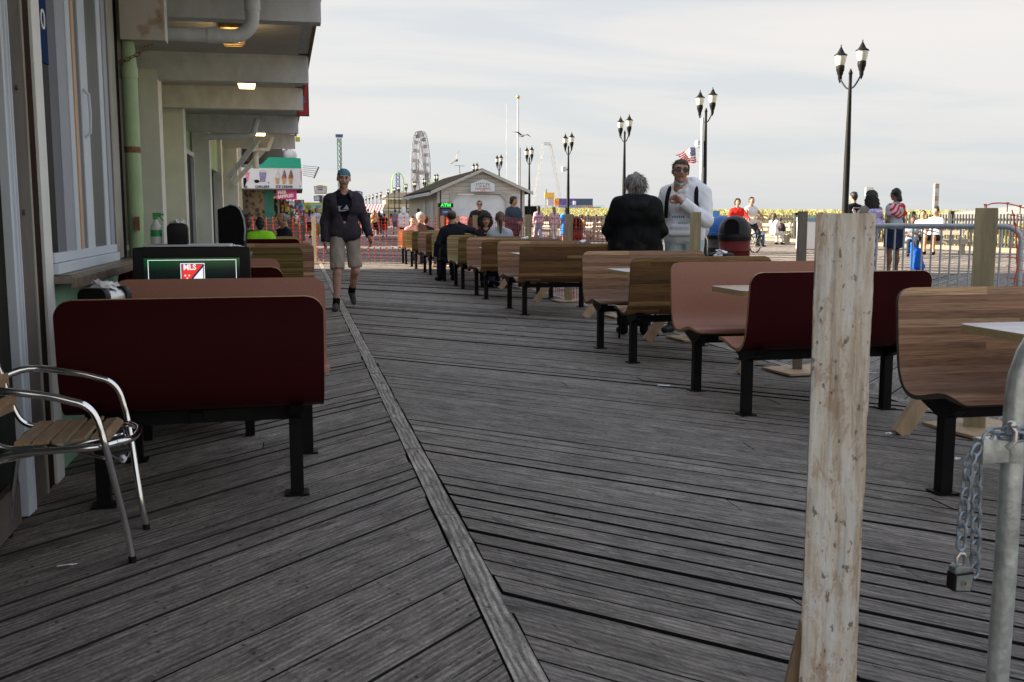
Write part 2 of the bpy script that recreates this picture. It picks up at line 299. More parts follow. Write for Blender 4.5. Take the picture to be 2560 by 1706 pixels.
# foreground post: peeling, stained pine with knots
def worn_post():
    m=bpy.data.materials.new('worn_whitewashed_post'); m.use_nodes=True; t=m.node_tree; p=t.nodes['Principled BSDF']
    tcn=N(t,'ShaderNodeTexCoord')
    def nz(sc,st,det=6,ro=.62,dist=0,off=(0,0,0)):
        q=N(t,'ShaderNodeMapping'); q.inputs['Scale'].default_value=st; q.inputs['Location'].default_value=off; t.links.new(tcn.outputs['Object'],q.inputs[0]); n=N(t,'ShaderNodeTexNoise')
        n.inputs['Scale'].default_value=sc; n.inputs['Detail'].default_value=det; n.inputs['Roughness'].default_value=ro; n.inputs['Distortion'].default_value=dist; t.links.new(q.outputs[0],n.inputs['Vector']); return n.outputs['Fac']
    base=ramp(t,nz(14,(3.5,3.5,.22),7,.68,.6),[(.34,(.52,.40,.29)),(.47,(.76,.66,.54)),(.60,(.86,.81,.73))])
    patch=ramp(t,nz(13,(1.3,1.3,.5),9,.74,.4),[(.54,(0,0,0)),(.58,(1,1,1))]); c=mixc(t,mth(t,'MULTIPLY',patch,.5),base,(.46,.28,.17))
    white=ramp(t,nz(15,(2.0,2.0,.45),9,.76,.4,(3,1,5)),[(.50,(0,0,0)),(.55,(1,1,1))]); c=mixc(t,mth(t,'MULTIPLY',white,.62),c,(.90,.90,.88))
    streak=ramp(t,nz(60,(1,1,.05),3,.5),[(.33,(.70,.70,.70)),(.5,(1,1,1))]); c=mixc(t,1.0,c,streak,'MULTIPLY')
    spots=ramp(t,nz(55,(1.4,1.4,.8),3,.55,.2,(7,3,1)),[(.63,(0,0,0)),(.68,(1,1,1))]); c=mixc(t,mth(t,'MULTIPLY',spots,.75),c,(.13,.07,.04))
    q=N(t,'ShaderNodeMapping'); q.inputs['Scale'].default_value=(8,8,4.6); q.inputs['Location'].default_value=(.1,.2,.35); t.links.new(tcn.outputs['Object'],q.inputs[0])
    vo=N(t,'ShaderNodeTexVoronoi'); vo.inputs['Scale'].default_value=1; t.links.new(q.outputs[0],vo.inputs['Vector'])
    kn=ramp(t,vo.outputs['Distance'],[(0,(1,1,1)),(.05,(.35,.35,.35)),(.075,(.85,.85,.85)),(.105,(0,0,0))]); c=mixc(t,mth(t,'MULTIPLY',kn,.75),c,(.10,.055,.03))
    t.links.new(c,p.inputs['Base Color']); p.inputs['Roughness'].default_value=.8
    bn=N(t,'ShaderNodeBump'); bn.inputs['Strength'].default_value=.7; bn.inputs['Distance'].default_value=.004; t.links.new(mth(t,'ADD',nz(70,(1,1,.12)),nz(25,(1,1,.6))),bn.inputs['Height']); t.links.new(bn.outputs[0],p.inputs['Normal'])
    return m
M['wornpost']=worn_post()
# ---------------- boardwalk: real planks in herringbone panels ----------------
STX=.565; PW=3.3; PITCHB=.167
def planks():
    mb=MB(); s2=math.sqrt(.5)
    for k in range(-2,8):
        xa=STX+k*PW+.052; xb=STX+(k+1)*PW-.052; sgn=-1 if k%2==0 else 1     # right of the first strip boards run towards +x,-y
        y=-3.0; ymax=64
        while y<ymax:
            pt=PITCHB*(1+random.gauss(0,.03)); w=pt-(.0065 if k%2 else .0095)-random.random()**2*.006; ja=random.gauss(0,.0035); jb=random.gauss(0,.0035)
            xA=xa+ja; xB=xb+jb; L_=(xB-xA)*sgn
            z=random.gauss(0,.0016); tl=random.gauss(0,.0022)
            q=[(xA,y),(xB,y+L_),(xB,y+L_+w),(xA,y+w)]
            off=random.uniform(0,50); voff=random.randint(0,400)
            T=[(a,b,z+(tl if i in(2,3) else -tl)) for i,(a,b) in enumerate(q)]
            if y<40: B=[(a,b,z-.035) for a,b in q]; fs=[(0,1,2,3),(0,4,5,1),(1,5,6,2),(2,6,7,3),(3,7,4,0)]
            else: B=[]; fs=[(0,1,2,3)]
            ln=(xB-xA)/s2; wp=w*s2
            uvt=[(off,voff),(off+ln,voff),(off+ln+wp*.7,voff+wp),(off+wp*.7,voff+wp)]
            tone=min(1,max(0,random.gauss(.5,.24)))+(.9 if y>27 else 0)  # farther boards paler: light put into their tone to lift the shaded stretch
            if y<30 and random.random()<.35:
                f_=random.uniform(.2,.8); g_=.004/ln
                def cutq(Q,a,b):
                    l0,l1,l2,l3=[Vector(p) for p in Q]; return [tuple(l0.lerp(l1,a)),tuple(l0.lerp(l1,b)),tuple(l3.lerp(l2,b)),tuple(l3.lerp(l2,a))]
                for a_,b_ in ((0,f_-g_),(f_+g_,1)):
                    o2=random.uniform(0,50); dz_=random.gauss(0,.001); T2=[(x_,y_,z_+dz_) for x_,y_,z_ in cutq(T,a_,b_)]; B2=[(x_,y_,z_-.035) for x_,y_,z_ in T2]; l2=ln*(b_-a_)
                    uv2=[(o2,voff),(o2+l2,voff),(o2+l2+wp*.7,voff+wp),(o2+wp*.7,voff+wp)]; tn=min(1,max(0,tone+random.gauss(0,.2)))
                    mb.add(T2,[(0,1,2,3)],[uv2],col=tn); mb.add(T2+B2,[(0,4,5,1),(1,5,6,2),(2,6,7,3),(3,7,4,0)],mi=1)
            else:
                mb.add(T,[(0,1,2,3)],[uvt],col=tone)
                if B: mb.add(T+B,fs[1:],mi=1)
            y+=pt
    return mb
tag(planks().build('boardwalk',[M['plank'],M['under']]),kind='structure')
mb=MB()
for k in range(-2,9):
    x=STX+k*PW; y=-3+random.random()
    while y<64:
        l=random.uniform(.5,2.6); w=.0435; off=random.uniform(0,50); z=.002+random.random()*.002; dx_=random.gauss(0,.0015)
        q=[(x-w+dx_,y),(x+w+dx_,y),(x+w+dx_,y+l-.006),(x-w+dx_,y+l-.006)]
        mb.add([(a,b,z) for a,b in q]+[(a,b,z-.035) for a,b in q],[(0,1,2,3),(0,4,5,1),(1,5,6,2),(2,6,7,3),(3,7,4,0)],
               [[(off,3),(off,3.09),(off+l,3.09),(off+l,3)]]+[[(0,0)]*4]*4,col=random.uniform(.35,.9)); y+=l
tag(mb.build('boardwalk_centre_strips',M['strip']),kind='structure')
mb=MB().box((11,30,-.2),(40,70,.01)); tag(mb.build('boardwalk_substructure',M['under']),kind='structure')
# farther boardwalk, one sheet with board pattern
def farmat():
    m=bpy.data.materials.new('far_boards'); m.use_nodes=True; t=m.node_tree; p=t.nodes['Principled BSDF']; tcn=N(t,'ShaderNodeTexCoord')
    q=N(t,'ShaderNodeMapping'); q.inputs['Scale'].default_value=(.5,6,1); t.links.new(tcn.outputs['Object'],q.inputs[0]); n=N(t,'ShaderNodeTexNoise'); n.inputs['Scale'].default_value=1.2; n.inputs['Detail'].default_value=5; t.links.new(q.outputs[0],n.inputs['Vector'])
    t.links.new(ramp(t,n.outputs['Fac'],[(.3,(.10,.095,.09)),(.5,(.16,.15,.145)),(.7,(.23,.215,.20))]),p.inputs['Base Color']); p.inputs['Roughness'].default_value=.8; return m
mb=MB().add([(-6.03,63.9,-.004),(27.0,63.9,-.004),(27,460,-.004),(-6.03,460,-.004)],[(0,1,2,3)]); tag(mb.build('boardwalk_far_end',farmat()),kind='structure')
mb=MB().add([(-900,-200,-.6),(2500,-200,-.6),(2500,3500,-.6),(-900,3500,-.6)],[(0,1,2,3)]); tag(mb.build('ground',M['sand']),kind='structure')
# ---------------- the building on the left ----------------
def wall_window(parent,x,y0,y1,z0,z1,name='window'):
    f=MB(); w=.06
    for a in (y0,y1): f.box((x,a,(z0+z1)/2),(.09,w,z1-z0+w))
    for a in (z0,z1): f.box((x,(y0+y1)/2,a),(.085,y1-y0-w,w))
    f.box((x,(y0+y1)/2,(z0+z1)/2),(.07,.04,z1-z0-w))
    o=f.build(name,M['greytrim'],parent)
    MB().box((x-.02,(y0+y1)/2,(z0+z1)/2),(.02,y1-y0,z1-z0)).build('pane',M['glass'],o)
B=thing('arcade_building','long white and mint green boardwalk building with a deep beamed overhang','building',(-2,12,0))
def bl(mb,name,mat,**k):
    for i,v in enumerate(mb.v): mb.v[i]=(v[0]+2,v[1]-12,v[2])
    return mb.build(name,mat,k.pop('parent',B),**k)
# roof edge line X(Y)
def rx(y): return .235-(y-8.6)*.0152
Y0,Y1=-.6,24.35
mb=MB(); e0,e1=rx(Y0),rx(Y1)
mb.add([(-8,Y0,3.13),(e0,Y0,3.13),(e1,Y1,3.13),(-8,Y1,3.13),(-8,Y0,3.42),(e0,Y0,3.42),(e1,Y1,3.42),(-8,Y1,3.42)],[(0,3,2,1),(4,5,6,7),(0,1,5,4),(1,2,6,5),(2,3,7,6),(3,0,4,7)])
bl(mb,'roof_deck',M['white_paint'])
mb=MB(); y=Y0+.05                       # soffit strips
while y<Y1-.2:
    mb.box((-1.0+rx(y)/2-.05,y+.045,3.118),(2.0+rx(y)-.12,.082,.018)); y+=.09
bl(mb,'soffit',M['soffit'])
for yb in (.8,4.75,8.63,12.48,15.57,19.77,24.2):
    mb=MB(); xe=rx(yb)
    mb.box(((xe-2.0)/2,yb+.08,2.955),(xe+2.0,.15,.31)); mb.box(((xe-2.0)/2,yb+.08,2.80),(xe+2.0-.004,.17,.02))
    mb.box(((xe-2.0)/2,yb+.003,3.10),(xe+2.0-.01,.02,.028))
    bl(mb,'beam',M['white_paint'],bevel=.004)
mb=MB(); mb.add([(rx(Y0)+.002,Y0,3.09),(rx(Y0)+.03,Y0,3.09),(rx(Y1)+.03,Y1,3.09),(rx(Y1)+.002,Y1,3.09),(rx(Y0)+.002,Y0,3.5),(rx(Y0)+.03,Y0,3.5),(rx(Y1)+.03,Y1,3.5),(rx(Y1)+.002,Y1,3.5)],[(0,3,2,1),(4,5,6,7),(0,1,5,4),(1,2,6,5),(2,3,7,6),(3,0,4,7)])
bl(mb,'fascia',M['rust'])
mb=MB()                                  # main body with recessed bays
mb.box((-4.95,11.85,1.56),(6.0,24.9,3.12)); bl(mb,'wall',M['green_wall'])
mb=MB(); mb.box((-1.80,10.6,2.78),(.1,3.7,.66)); bl(mb,'wall_header',M['green_wall'])
mb=MB(); mb.box((-1.66,22.4,2.48),(.08,3.6,.66)); bl(mb,'wall_header',M['green_wall'])
mb=MB(); mb.box((-1.74,21.4,1.07),(.04,1.6,2.14)); bl(mb,'dark_doorway',M['glass'])
mb=MB(); mb.box((-5.4,11.85,6.7),(6.4,24.8,6.5)); bl(mb,'unseen_upper_storey',M['white_paint'])  # out of view; made this tall to shade the near boards
for (ya,yb_,za,zb) in ((8.0,12.0,.9,2.45),(13.1,15.2,.3,2.3),(16.9,19.7,.05,2.35),(20.9,22.0,.05,2.3),(22.9,24.0,.6,2.3)):
    mb=MB(); mb.box((-1.93,(ya+yb_)/2,(za+zb)/2),(.04,yb_-ya,zb-za)); o=bl(mb,'window',M['glass'])
    mb=MB()
    for a in (ya,yb_,(ya+yb_)/2): mb.box((-1.90,a,(za+zb)/2),(.1,.08,zb-za+.08))
    for a in (za,zb): mb.box((-1.90,(ya+yb_)/2,a),(.095,yb_-ya-.08,.08))
    bl(mb,'frame',M['white_paint'],parent=o)
for (x0,x1,yc) in ((-1.85,-1.54,12.62),(-1.91,-1.62,16.0),(-1.93,-1.61,20.35),(-1.72,-1.54,22.45),(-1.66,-1.33,24.45)):
    mb=MB(); mb.box(((x0+x1)/2,yc,1.45),(x1-x0,.32,2.9)); mb.box(((x0+x1)/2,yc,.09),(x1-x0+.05,.36,.18)); o=bl(mb,'column',M['col_paint'],bevel=.006)
    mb=MB(); mb.box(((x0-2.15)/2,yc,1.5),(x0+2.15-.01,.2,2.6)); bl(mb,'wall_return',M['blackmatte'] if yc==22.5 else M['col_paint'])
mb=MB(); mb.bar((-1.42,24.1,1.95),(-.62,24.1,2.86),.14,.1); bl(mb,'brace',M['white_paint'])
mb=MB(); mb.bar((-1.40,22.2,2.02),(-.75,22.2,2.86),.14,.1); bl(mb,'brace',M['white_paint'])
# near kiosk bay projecting with sliding window
XW=-1.13; XK=-1.10
mb=MB(); mb.box((-1.68,1.7,1.55),(1.0,4.5,3.1)); bl(mb,'kiosk_wall',M['darkpanel'])
mb=MB(); mb.box((-1.68,6.99,1.55),(.99,.12,3.1)); bl(mb,'kiosk_end_wall',M['darkpanel'])
mb=MB(); mb.box((-1.68,4.44,1.55),(.98,.98,3.1)); bl(mb,'kiosk_wall',M['darkpanel'])
mb=MB(); mb.box((-1.67,5.98,.44),(1.09,2.1,.88)); bl(mb,'kiosk_lower_panel',M['green_low'])
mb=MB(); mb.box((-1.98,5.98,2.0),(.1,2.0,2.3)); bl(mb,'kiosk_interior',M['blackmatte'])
M['creamtrim']=pm('cream_trim_paint',(.42,.42,.38),.8,spec=.1,var=.2,ns=4,bump=.2,col2=(.26,.23,.19),stretch=(1,1,.4))
M['greyframe']=pm('window_frame_steel_grey',(.17,.18,.21),.7,spec=.1,var=.08,ns=2)
STR=[('panel_boards',0,60,'darkpanel',-.02,0),('shutter_track',60,112,'alu',.012,0),('timber_trim',112,130,'brownwood',-.015,0),('shutter_rail',130,199,'greytrim',.0,0),('peeling_edge',199,211,'creamtrim',.006,0),
 ('timber_trim',211,262,'brownwood',-.004,0),('corner_post',262,312,'bright_white',.008,0),('pane',312,366,'glass',-.006,1),('inner_frame',366,414,'greyframe',-.004,1),('sliding_window',414,470,'alu2',.0,1),('sliding_window',470,496,'alu',.006,1),
 ('security_stick',496,513,'stick',.012,1),('inner_frame',513,549,'greyframe',-.004,1),('sliding_window',549,592,'alu',.002,1),('pane',592,665,'glassgrey',-.006,1),('sliding_window',665,688,'alu',.0,1),('sliding_window',688,710,'alu2',.006,1),
 ('window_jamb',710,722,'brownwood',-.004,1),('jamb_trim',722,764,'creamtrim',.004,1),('dark_gap',764,795,'blackmatte',-.01,0),('rusty_angle',795,806,'creamtrim',.01,0)]
def yk(zx):
    r=ray(zx*.402,600); return XK/r.x*r.y
for nm,a,b,mt,dx_,win in STR:
    ya=yk(a) if a else -.5; yb_=yk(b); z0=.945 if win else 0.0
    m=MB(); m.box((XK+dx_-.02,(ya+yb_)/2,(z0+3.09)/2),(.04,yb_-ya-.003,3.09-z0))
    if nm=='shutter_track': m.box((XK+dx_+.004,ya+(yb_-ya)*.35,1.545),(.01,.012,3.08)); m.box((XK+dx_+.004,ya+(yb_-ya)*.7,1.545),(.008,.01,3.08))
    if nm=='shutter_rail': m.cyl((XK,ya+.05,1.22),(XK+.012,ya+.05,1.22),.012,8); m.cyl((XK,ya+.05,1.72),(XK+.012,ya+.05,1.72),.010,8)
    bl(m,nm,M[mt],bevel=.002 if mt not in('glass','glassgrey') else 0)
mb=MB(); mb.box((XK+.005,3.0,.10),(.03,2.2,.16)); bl(mb,'baseboard',M['greytrim'])
yA,yB=yk(312),yk(710)
for z_,h_,d_ in ((.965,.05,.03),(1.015,.045,.016)): m=MB(); m.box((XK+d_/2-.01,(yA+yB)/2,z_),(d_+.02,yB-yA-.004,h_)); bl(m,'bottom_rail',M['alu'],bevel=.003)
wf=MB(); yy=yk(560); wf.tube([(XK,yy,1.62),(XK+.03,yy,1.65),(XK+.034,yy,1.75),(XK+.03,yy,1.85),(XK,yy,1.88)],.008,8); bl(wf,'handle',M['alu'],smooth=True)
wf=MB(); yy=yk(338); wf.box((XK-.003,yy,2.42),(.008,.16,1.05)); bl(wf,'window_poster',pm('navy_poster',(.010,.03,.11),.8,spec=.05))
text('poster_lettering','B',.13,M['napkin'],B,(XK+.003+2,yy-12,2.62),(R(90),0,R(90)),sx=.8); text('poster_lettering','R',.13,M['napkin'],B,(XK+.003+2,yy-12,2.40),(R(90),0,R(90)),sx=.8); text('poster_lettering','O',.13,M['napkin'],B,(XK+.003+2,yy-12,2.08),(R(90),0,R(90)),sx=.8)
wf=MB(); wf.box((XW+.02,5.98,.915),(.20,2.18,.035)); wf.box((XW+.12,5.98,.90),(.02,2.17,.05)); wf.box((XW+.02,5.98,.935),(.17,2.12,.006))
bl(wf,'window_sill',pm('worn_steel_sill',(.30,.27,.23),.35,metal=.4,var=.5,ns=9,bump=.2,col2=(.12,.07,.04)),bevel=.003)
wf=MB(); wf.box((-.94,7.02,2.78),(.28,.13,.9)); bl(wf,'shutter_housing',pm('housing_cream_rust',(.48,.45,.39),.55,var=.1,ns=3.5,col2=(.30,.20,.12),thr=(.28,.38)),bevel=.006)
wf=MB(); wf.cyl((-1.05,7.06,0),(-1.05,7.06,2.10),.052,18); wf.lathe([(.052,2.10),(.057,2.10),(.057,2.17),(.052,2.18),(.040,2.34)],18,(-1.05,7.06,0)); bl(wf,'green_pipe',M['green_wall'],smooth=True)
wf=MB(); wf.lathe([(.0535,1.62),(.0535,1.66)],18,(-1.05,7.06,0)); bl(wf,'pipe_band',M['rust'])
wf=MB(); wf.box((-1.03,6.99,1.16),(.03,.03,.09)); bl(wf,'rusty_latch',M['rust'])
def chain_pts(mb,pts,lr,tr,step,squash=1.7,start=0):
    L_=[0]
    for a,b in zip(pts,pts[1:]): L_.append(L_[-1]+(Vector(b)-Vector(a)).length)
    n=int(L_[-1]/step)
    for i in range(n):
        s_=(i+.5)*step; k=max(j for j in range(len(L_)) if L_[j]<=s_); k=min(k,len(pts)-2)
        f=(s_-L_[k])/(L_[k+1]-L_[k]); a=Vector(pts[k]);b=Vector(pts[k+1]); p=a.lerp(b,f); d=(b-a).normalized()
        ref=Vector((0,1,0)) if abs(d.y)<.8 else Vector((1,0,0))
        u=d.cross(ref).normalized(); v=d.cross(u)
        side=u if (i+start)%2==0 else (v*.9+u*.35).normalized()
        ring=[p+d*(math.cos(t)*lr*squash)+side*(math.sin(t)*lr) for t in [2*PI*q/14 for q in range(14)]]
        mb.tube(ring,tr,6,closed=True)
wf=MB(); chain_pts(wf,[(-1.12,6.98,2.18),(-1.06,6.97,2.20),(-.98,6.97,2.24),(-.86,6.97,2.33)],.012,.003,.034); bl(wf,'pipe_chain',M['rust'],smooth=True)
# pvc pipes
wf=MB(); pts=[(-1.0,8.3,2.60),(-.46,8.3,2.60)]+[(-.46+.16*math.sin(a),8.3,2.76-.16*math.cos(a)) for a in [R(q) for q in range(10,91,16)]]+[(-.30,8.3,3.1)]
wf.tube(pts,.054,16); wf.cyl((-.64,8.3,2.6),(-.56,8.3,2.6),.062,16); wf.cyl((-.30,8.3,2.80),(-.30,8.3,2.88),.062,16); bl(wf,'drain_pipe',M['white_paint'],smooth=True)
wf=MB(); wf.tube([(-1.6,19.4,2.66),(-.9,19.4,2.69),(-.75,19.4,2.74),(-.68,19.4,3.0)],.055,12); bl(wf,'drain_pipe',M['white_paint'],smooth=True)
wf=MB(); wf.tube([(-.95,23.5,2.7),(-.6,23.5,2.72),(-.5,23.5,3.0)],.05,10); wf.cyl((-.88,23.7,2.3),(-.88,23.7,3.0),.06,12); bl(wf,'drain_pipe',M['white_paint'],smooth=True)
# soffit lights, lit
for i,(x,y) in enumerate(((-.585,10.6),(-.63,14.4),(-.74,22.6))):
    lb=['cage','bare','far'][i]
    t=thing('soffit_light',['lit caged tube light under the overhang beside the bent drain pipe','lit square ceiling light between the second and third beams','small lit ceiling light at the far end of the overhang'][i],'ceiling light',(x,y,3.1),0,'lights under the overhang')
    m=MB(); m.box((0,0,-.03),(.24,.34,.05)); m.build('fixture_body',M['fix_metal'],t)
    if i==0:
        for s_ in (-.045,.045): m=MB(); m.cyl((s_,-.13,-.13),(s_,.13,-.13),.028,10); m.build('lamp_tube',M['lamp_on'],t,smooth=True)
        m=MB()
        for yy in (-.15,-.05,.05,.15): m.tube([(-.11,yy,-.05),(-.11,yy,-.15),(-.08,yy,-.185),(.08,yy,-.185),(.11,yy,-.15),(.11,yy,-.05)],.005,6)
        m.build('wire_cage',M['fix_metal'],t)
    else:
        m=MB(); m.box((0,0,-.1),(.2,.28,.09),taper=1.15); m.build('diffuser',M['lamp_on'],t,bevel=.01)
    pl=bpy.data.lights.new('bulb','POINT'); pl.energy=.4; pl.color=(1,.75,.4); pl.shadow_soft_size=.1; po_=bpy.data.objects.new('bulb',pl); C.objects.link(po_); po_.parent=t; po_.location=(0,0,-.26)
# projecting shop sign, red with blue bird-like mark, seen edge on beyond the beams
t=thing('hanging_sign','red projecting sign with a blue shape hung off the overhang edge','sign',tuple(aty(758,285,16.4)))
m=MB(); m.box((.0,0,.22),(.16,.06,.50)); m.build('sign_panel',pm('sign_red',(.42,.02,.025),.5),t)
m=MB(); m.box((.0,-.032,.22),(.185,.008,.525)); m.build('sign_rim',pm('sign_rim_dark',(.06,.01,.02),.5),t); m=MB(); m.box((0,-.036,.22),(.155,.008,.49)); m.build('sign_face',MC['sign_red'],t)
m=MB(); m.prism([(-.07,.20),(-.02,.17),(.03,.165),(.05,.19),(.02,.21),(.035,.24),(.0,.27),(-.03,.245),(-.06,.25)],'y',-.046,-.040); m.build('sign_mark',pm('sign_blue',(.02,.22,.6),.5),t)

# ---------------- booth benches ----------------
PROF=[(0,.885),(.012,.80),(.022,.70),(.034,.60),(.05,.52),(.075,.465),(.115,.43),(.17,.417),(.23,.424),(.30,.442),(.36,.455),(.41,.457),(.445,.445),(.46,.425)]
def spline(P,k=4):
    out=[]
    for i in range(len(P)-1):
        p0=P[max(i-1,0)];p1=P[i];p2=P[i+1];p3=P[min(i+2,len(P)-1)]
        for j in range(k):
            t=j/k; out.append(tuple(.5*((2*p1[c])+(-p0[c]+p2[c])*t+(2*p0[c]-5*p1[c]+4*p2[c]-p3[c])*t*t+(-p0[c]+3*p1[c]-3*p2[c]+p3[c])*t**3) for c in range(len(p1))))
    out.append(P[-1]); return out
def bench(w,m_in,m_out,m_edge,name='booth_bench'):
    """origin on the floor under the back's top edge; seat extends to +y; m_in faces the sitter"""
    root=bpy.data.objects.new(name,None); C.objects.link(root)
    P=spline(PROF,8)[:40]+spline(PROF,4)[20:-16]+spline(PROF,8)[-32:]; n=len(P); th=.020; rc=.07
    s=[0]
    for a,b in zip(P,P[1:]): s.append(s[-1]+math.hypot(b[0]-a[0],b[1]-a[1]))
    tot=s[-1]
    mb=MB(); nx=2; rows=[]
    for i,(y,z) in enumerate(P):
        a=P[max(i-1,0)];b=P[min(i+1,n-1)]; d=Vector((0,b[0]-a[0],b[1]-a[1])).normalized(); nr=Vector((0,-d.z,d.y))  # towards the sitter/up
        ins=0
        if s[i]<rc: ins=rc-math.sqrt(max(0,rc*rc-(rc-s[i])**2))
        if tot-s[i]<rc: ins=rc-math.sqrt(max(0,rc*rc-(rc-(tot-s[i]))**2))
        rows.append((Vector((0,y,z)),nr,w/2-ins,s[i]))
    V=[];F=[];UV=[];MI=[]
    for p,nr,hw,si in rows:
        for sx in (-1,1):
            V.append(p+Vector((sx*hw,0,0))+nr*th/2)
        for sx in (-1,1): V.append(p+Vector((sx*hw,0,0))-nr*th/2)
    for i in range(n-1):
        a=4*i;b=4*(i+1); h0,h1=rows[i][2],rows[i+1][2]; s0,s1=rows[i][3],rows[i+1][3]
        q=lambda s0,s1:[(-h0,s0),(h0,s0),(h1,s1),(-h1,s1)]
        mb.f+=[(a,a+1,b+1,b),(a+2,b+2,b+3,a+3),(a,b,b+2,a+2),(a+1,a+3,b+3,b+1)]
        mb.uv+=[q(s0,s1),[(-h0,s0),(-h1,s1),(h1,s1),(h0,s0)],[(0,0)]*4,[(0,0)]*4]; mb.mi+=[0,1,2,2]; mb.col+=[.5]*4
    mb.f+=[(0,2,3,1),(4*n-4,4*n-3,4*n-1,4*n-2)]; mb.uv+=[[(0,0)]*4]*2; mb.mi+=[2,2]; mb.col+=[.5]*2; mb.v=[tuple(v) for v in V]
    mb.build('seat_shell',[m_in,m_out,m_edge],root,smooth=True,auto=50)
    for sx in (-1,1):
        x=sx*(w/2-.115)
        m=MB(); m.box((x,.25,.185),(.055,.055,.36)); m.box((x,.25,.004),(.10,.10,.008)); m.build('leg',M['black'],root)
    m=MB(); m.box((0,.25,.365),(w-.19,.05,.055))
    for sx in (-1,1):
        x=sx*(w/2-.115); m.prism([(.06,.425),(.40,.425),(.36,.385),(.28,.34),(.22,.34),(.10,.385)],'x',x-.03,x+.03)
    m.build('seat_frame',M['black'],root)
    return root
def booth_table(w,d,mt,z=.745):
    root=bpy.data.objects.new('booth_table',None); C.objects.link(root)
    r=.05; P=[]
    for cx,cy,a0 in ((w/2-r,d/2-r,0),(-w/2+r,d/2-r,90),(-w/2+r,-d/2+r,180),(w/2-r,-d/2+r,270)):
        for q in range(0,91,18): P.append((cx+r*math.cos(R(a0+q)),cy+r*math.sin(R(a0+q))))
    m=MB(); m.prism(P,'z',z-.034,z-.002); m.build('table_edge',M['edge_tan'],root)
    n=len(P); m=MB(); m.add([(x,y,z) for x,y in P],[tuple(range(n))],[[(x,y) for x,y in P]]); m.add([(x,y,z-.002) for x,y in P]+[(x,y,z) for x,y in P],[(i,(i+1)%n,n+(i+1)%n,n+i) for i in range(n)]); m.build('tabletop',mt,root)
    m=MB(); m.box((0,0,.52),(.06,.06,.36)); m.box((0,0,.365),(.045,.9,.045)); m.box((0,0,.70),(.5,.06,.03)); m.build('support_arm',M['black'],root)
    return root
protos={}
def place_bench(kind,x,y,facing,label,w,group):
    """y: leg line. facing=1: seat away from the viewer (+y); -1: seat towards the viewer"""
    mi,mo,me={'maroon':('pink','maroon','edge_ply'),'walnut':('walnut_in','walnut_out','edge_dark'),'olive':('olive_in','olive_out','edge_dark'),'orange':('orange_in','orange_in','edge_dark')}[kind]
    key=(kind,round(w,2))
    if key not in protos: b=protos[key]=bench(w,M[mi],M[mo],M[me])
    else: b=dup(protos[key])
    rz=0 if facing==1 else PI
    b.location=(x,y-.25*facing,0); b.rotation_euler=(0,0,rz+R(random.uniform(-1.6,1.6)))
    tag(b,label,'bench',group); return b
RG='booth benches in the right-hand row'; LG='booth benches along the building'
ords=['nearest','second','third','fourth','fifth','sixth','seventh','eighth','ninth','tenth']
rows_=[(3.78,-1,'walnut',3.235,1.2),(5.60,1,'maroon',3.135,1.18),(6.46,-1,'maroon',3.19,1.22),(7.86,1,'walnut',3.20,1.22),(8.80,-1,'walnut',3.21,1.22),
 (12.04,1,'walnut',3.22,1.22),(12.96,-1,'walnut',3.22,1.22),(14.5,1,'walnut',3.2,1.22),(15.35,-1,'walnut',3.2,1.22),(16.65,1,'olive',3.2,1.22),(17.45,-1,'olive',3.2,1.22),
 (18.83,1,'olive',3.2,1.22),(19.55,-1,'olive',3.2,1.22),(20.9,1,'walnut',3.2,1.22),(21.9,-1,'walnut',3.2,1.22),(23.5,1,'olive',3.2,1.22),(24.4,-1,'olive',3.2,1.22),(25.9,1,'orange',3.22,1.22),(26.5,-1,'orange',3.2,1.22)]
RL=['walnut bench facing the camera beside the galvanised pole, nearest in the right row','dark maroon bench back half hidden behind the whitewashed post','rose pink bench facing the camera behind the maroon bench back',
'dark walnut bench back just left of the rose pink bench','walnut bench facing the camera, directly before the person in the dark jacket','wide dark walnut bench back left of the person in the dark jacket',
'walnut bench facing the camera just behind the wide dark walnut back','dark walnut bench back before the ponytail woman','walnut bench facing the camera in front of the ponytail woman','dark olive bench back under the ponytail woman',
'pale olive bench the curly haired woman sits on','dark olive bench back the man in the grey cap sits on','pale olive bench just beyond the man in the grey cap','small walnut bench back beyond the olive pair',
'small rosy walnut bench facing the camera beyond the olive pair','dark olive bench back beside the man in the brown shirt','pale olive bench beyond the man in the brown shirt','sunlit orange bench back near the mesh fence','sunlit orange bench at the far end of the right row']
for (y,f,k,x,w),lb in zip(rows_,RL): place_bench(k,x,y,f,lb,w,RG)
for (y,k,x,w,lb,d) in ((3.50,'tabletop',3.36,1.16,'pale table in front of the nearest walnut bench',.62),(6.03,'tabletop2',3.25,1.1,'birch edged table between the maroon and the rose pink bench',.52),(8.33,'tabletop',3.25,1.1,'pale table between the two walnut benches before the dark jacket',.55),
    (12.5,'tabletop',3.25,1.1,'pale table beyond the wide dark walnut bench back',.55),(14.92,'tabletop',3.25,1.1,'pale table just before the ponytail woman, under white plates',.5),(17.05,'tabletop2',3.25,1.1,'table between the ponytail woman and the curly haired woman',.5),
    (19.2,'tabletop',3.25,1.1,'table in front of the man in the grey cap',.42),(21.4,'tabletop2',3.25,1.1,'table between the small walnut benches far along the row',.5),(23.95,'tabletop',3.25,1.1,'table between the far olive benches',.5)):
    t=booth_table(w,d,M[k]); t.location=(x,y,0); tag(t,lb,'table','booth tables in the right-hand row')
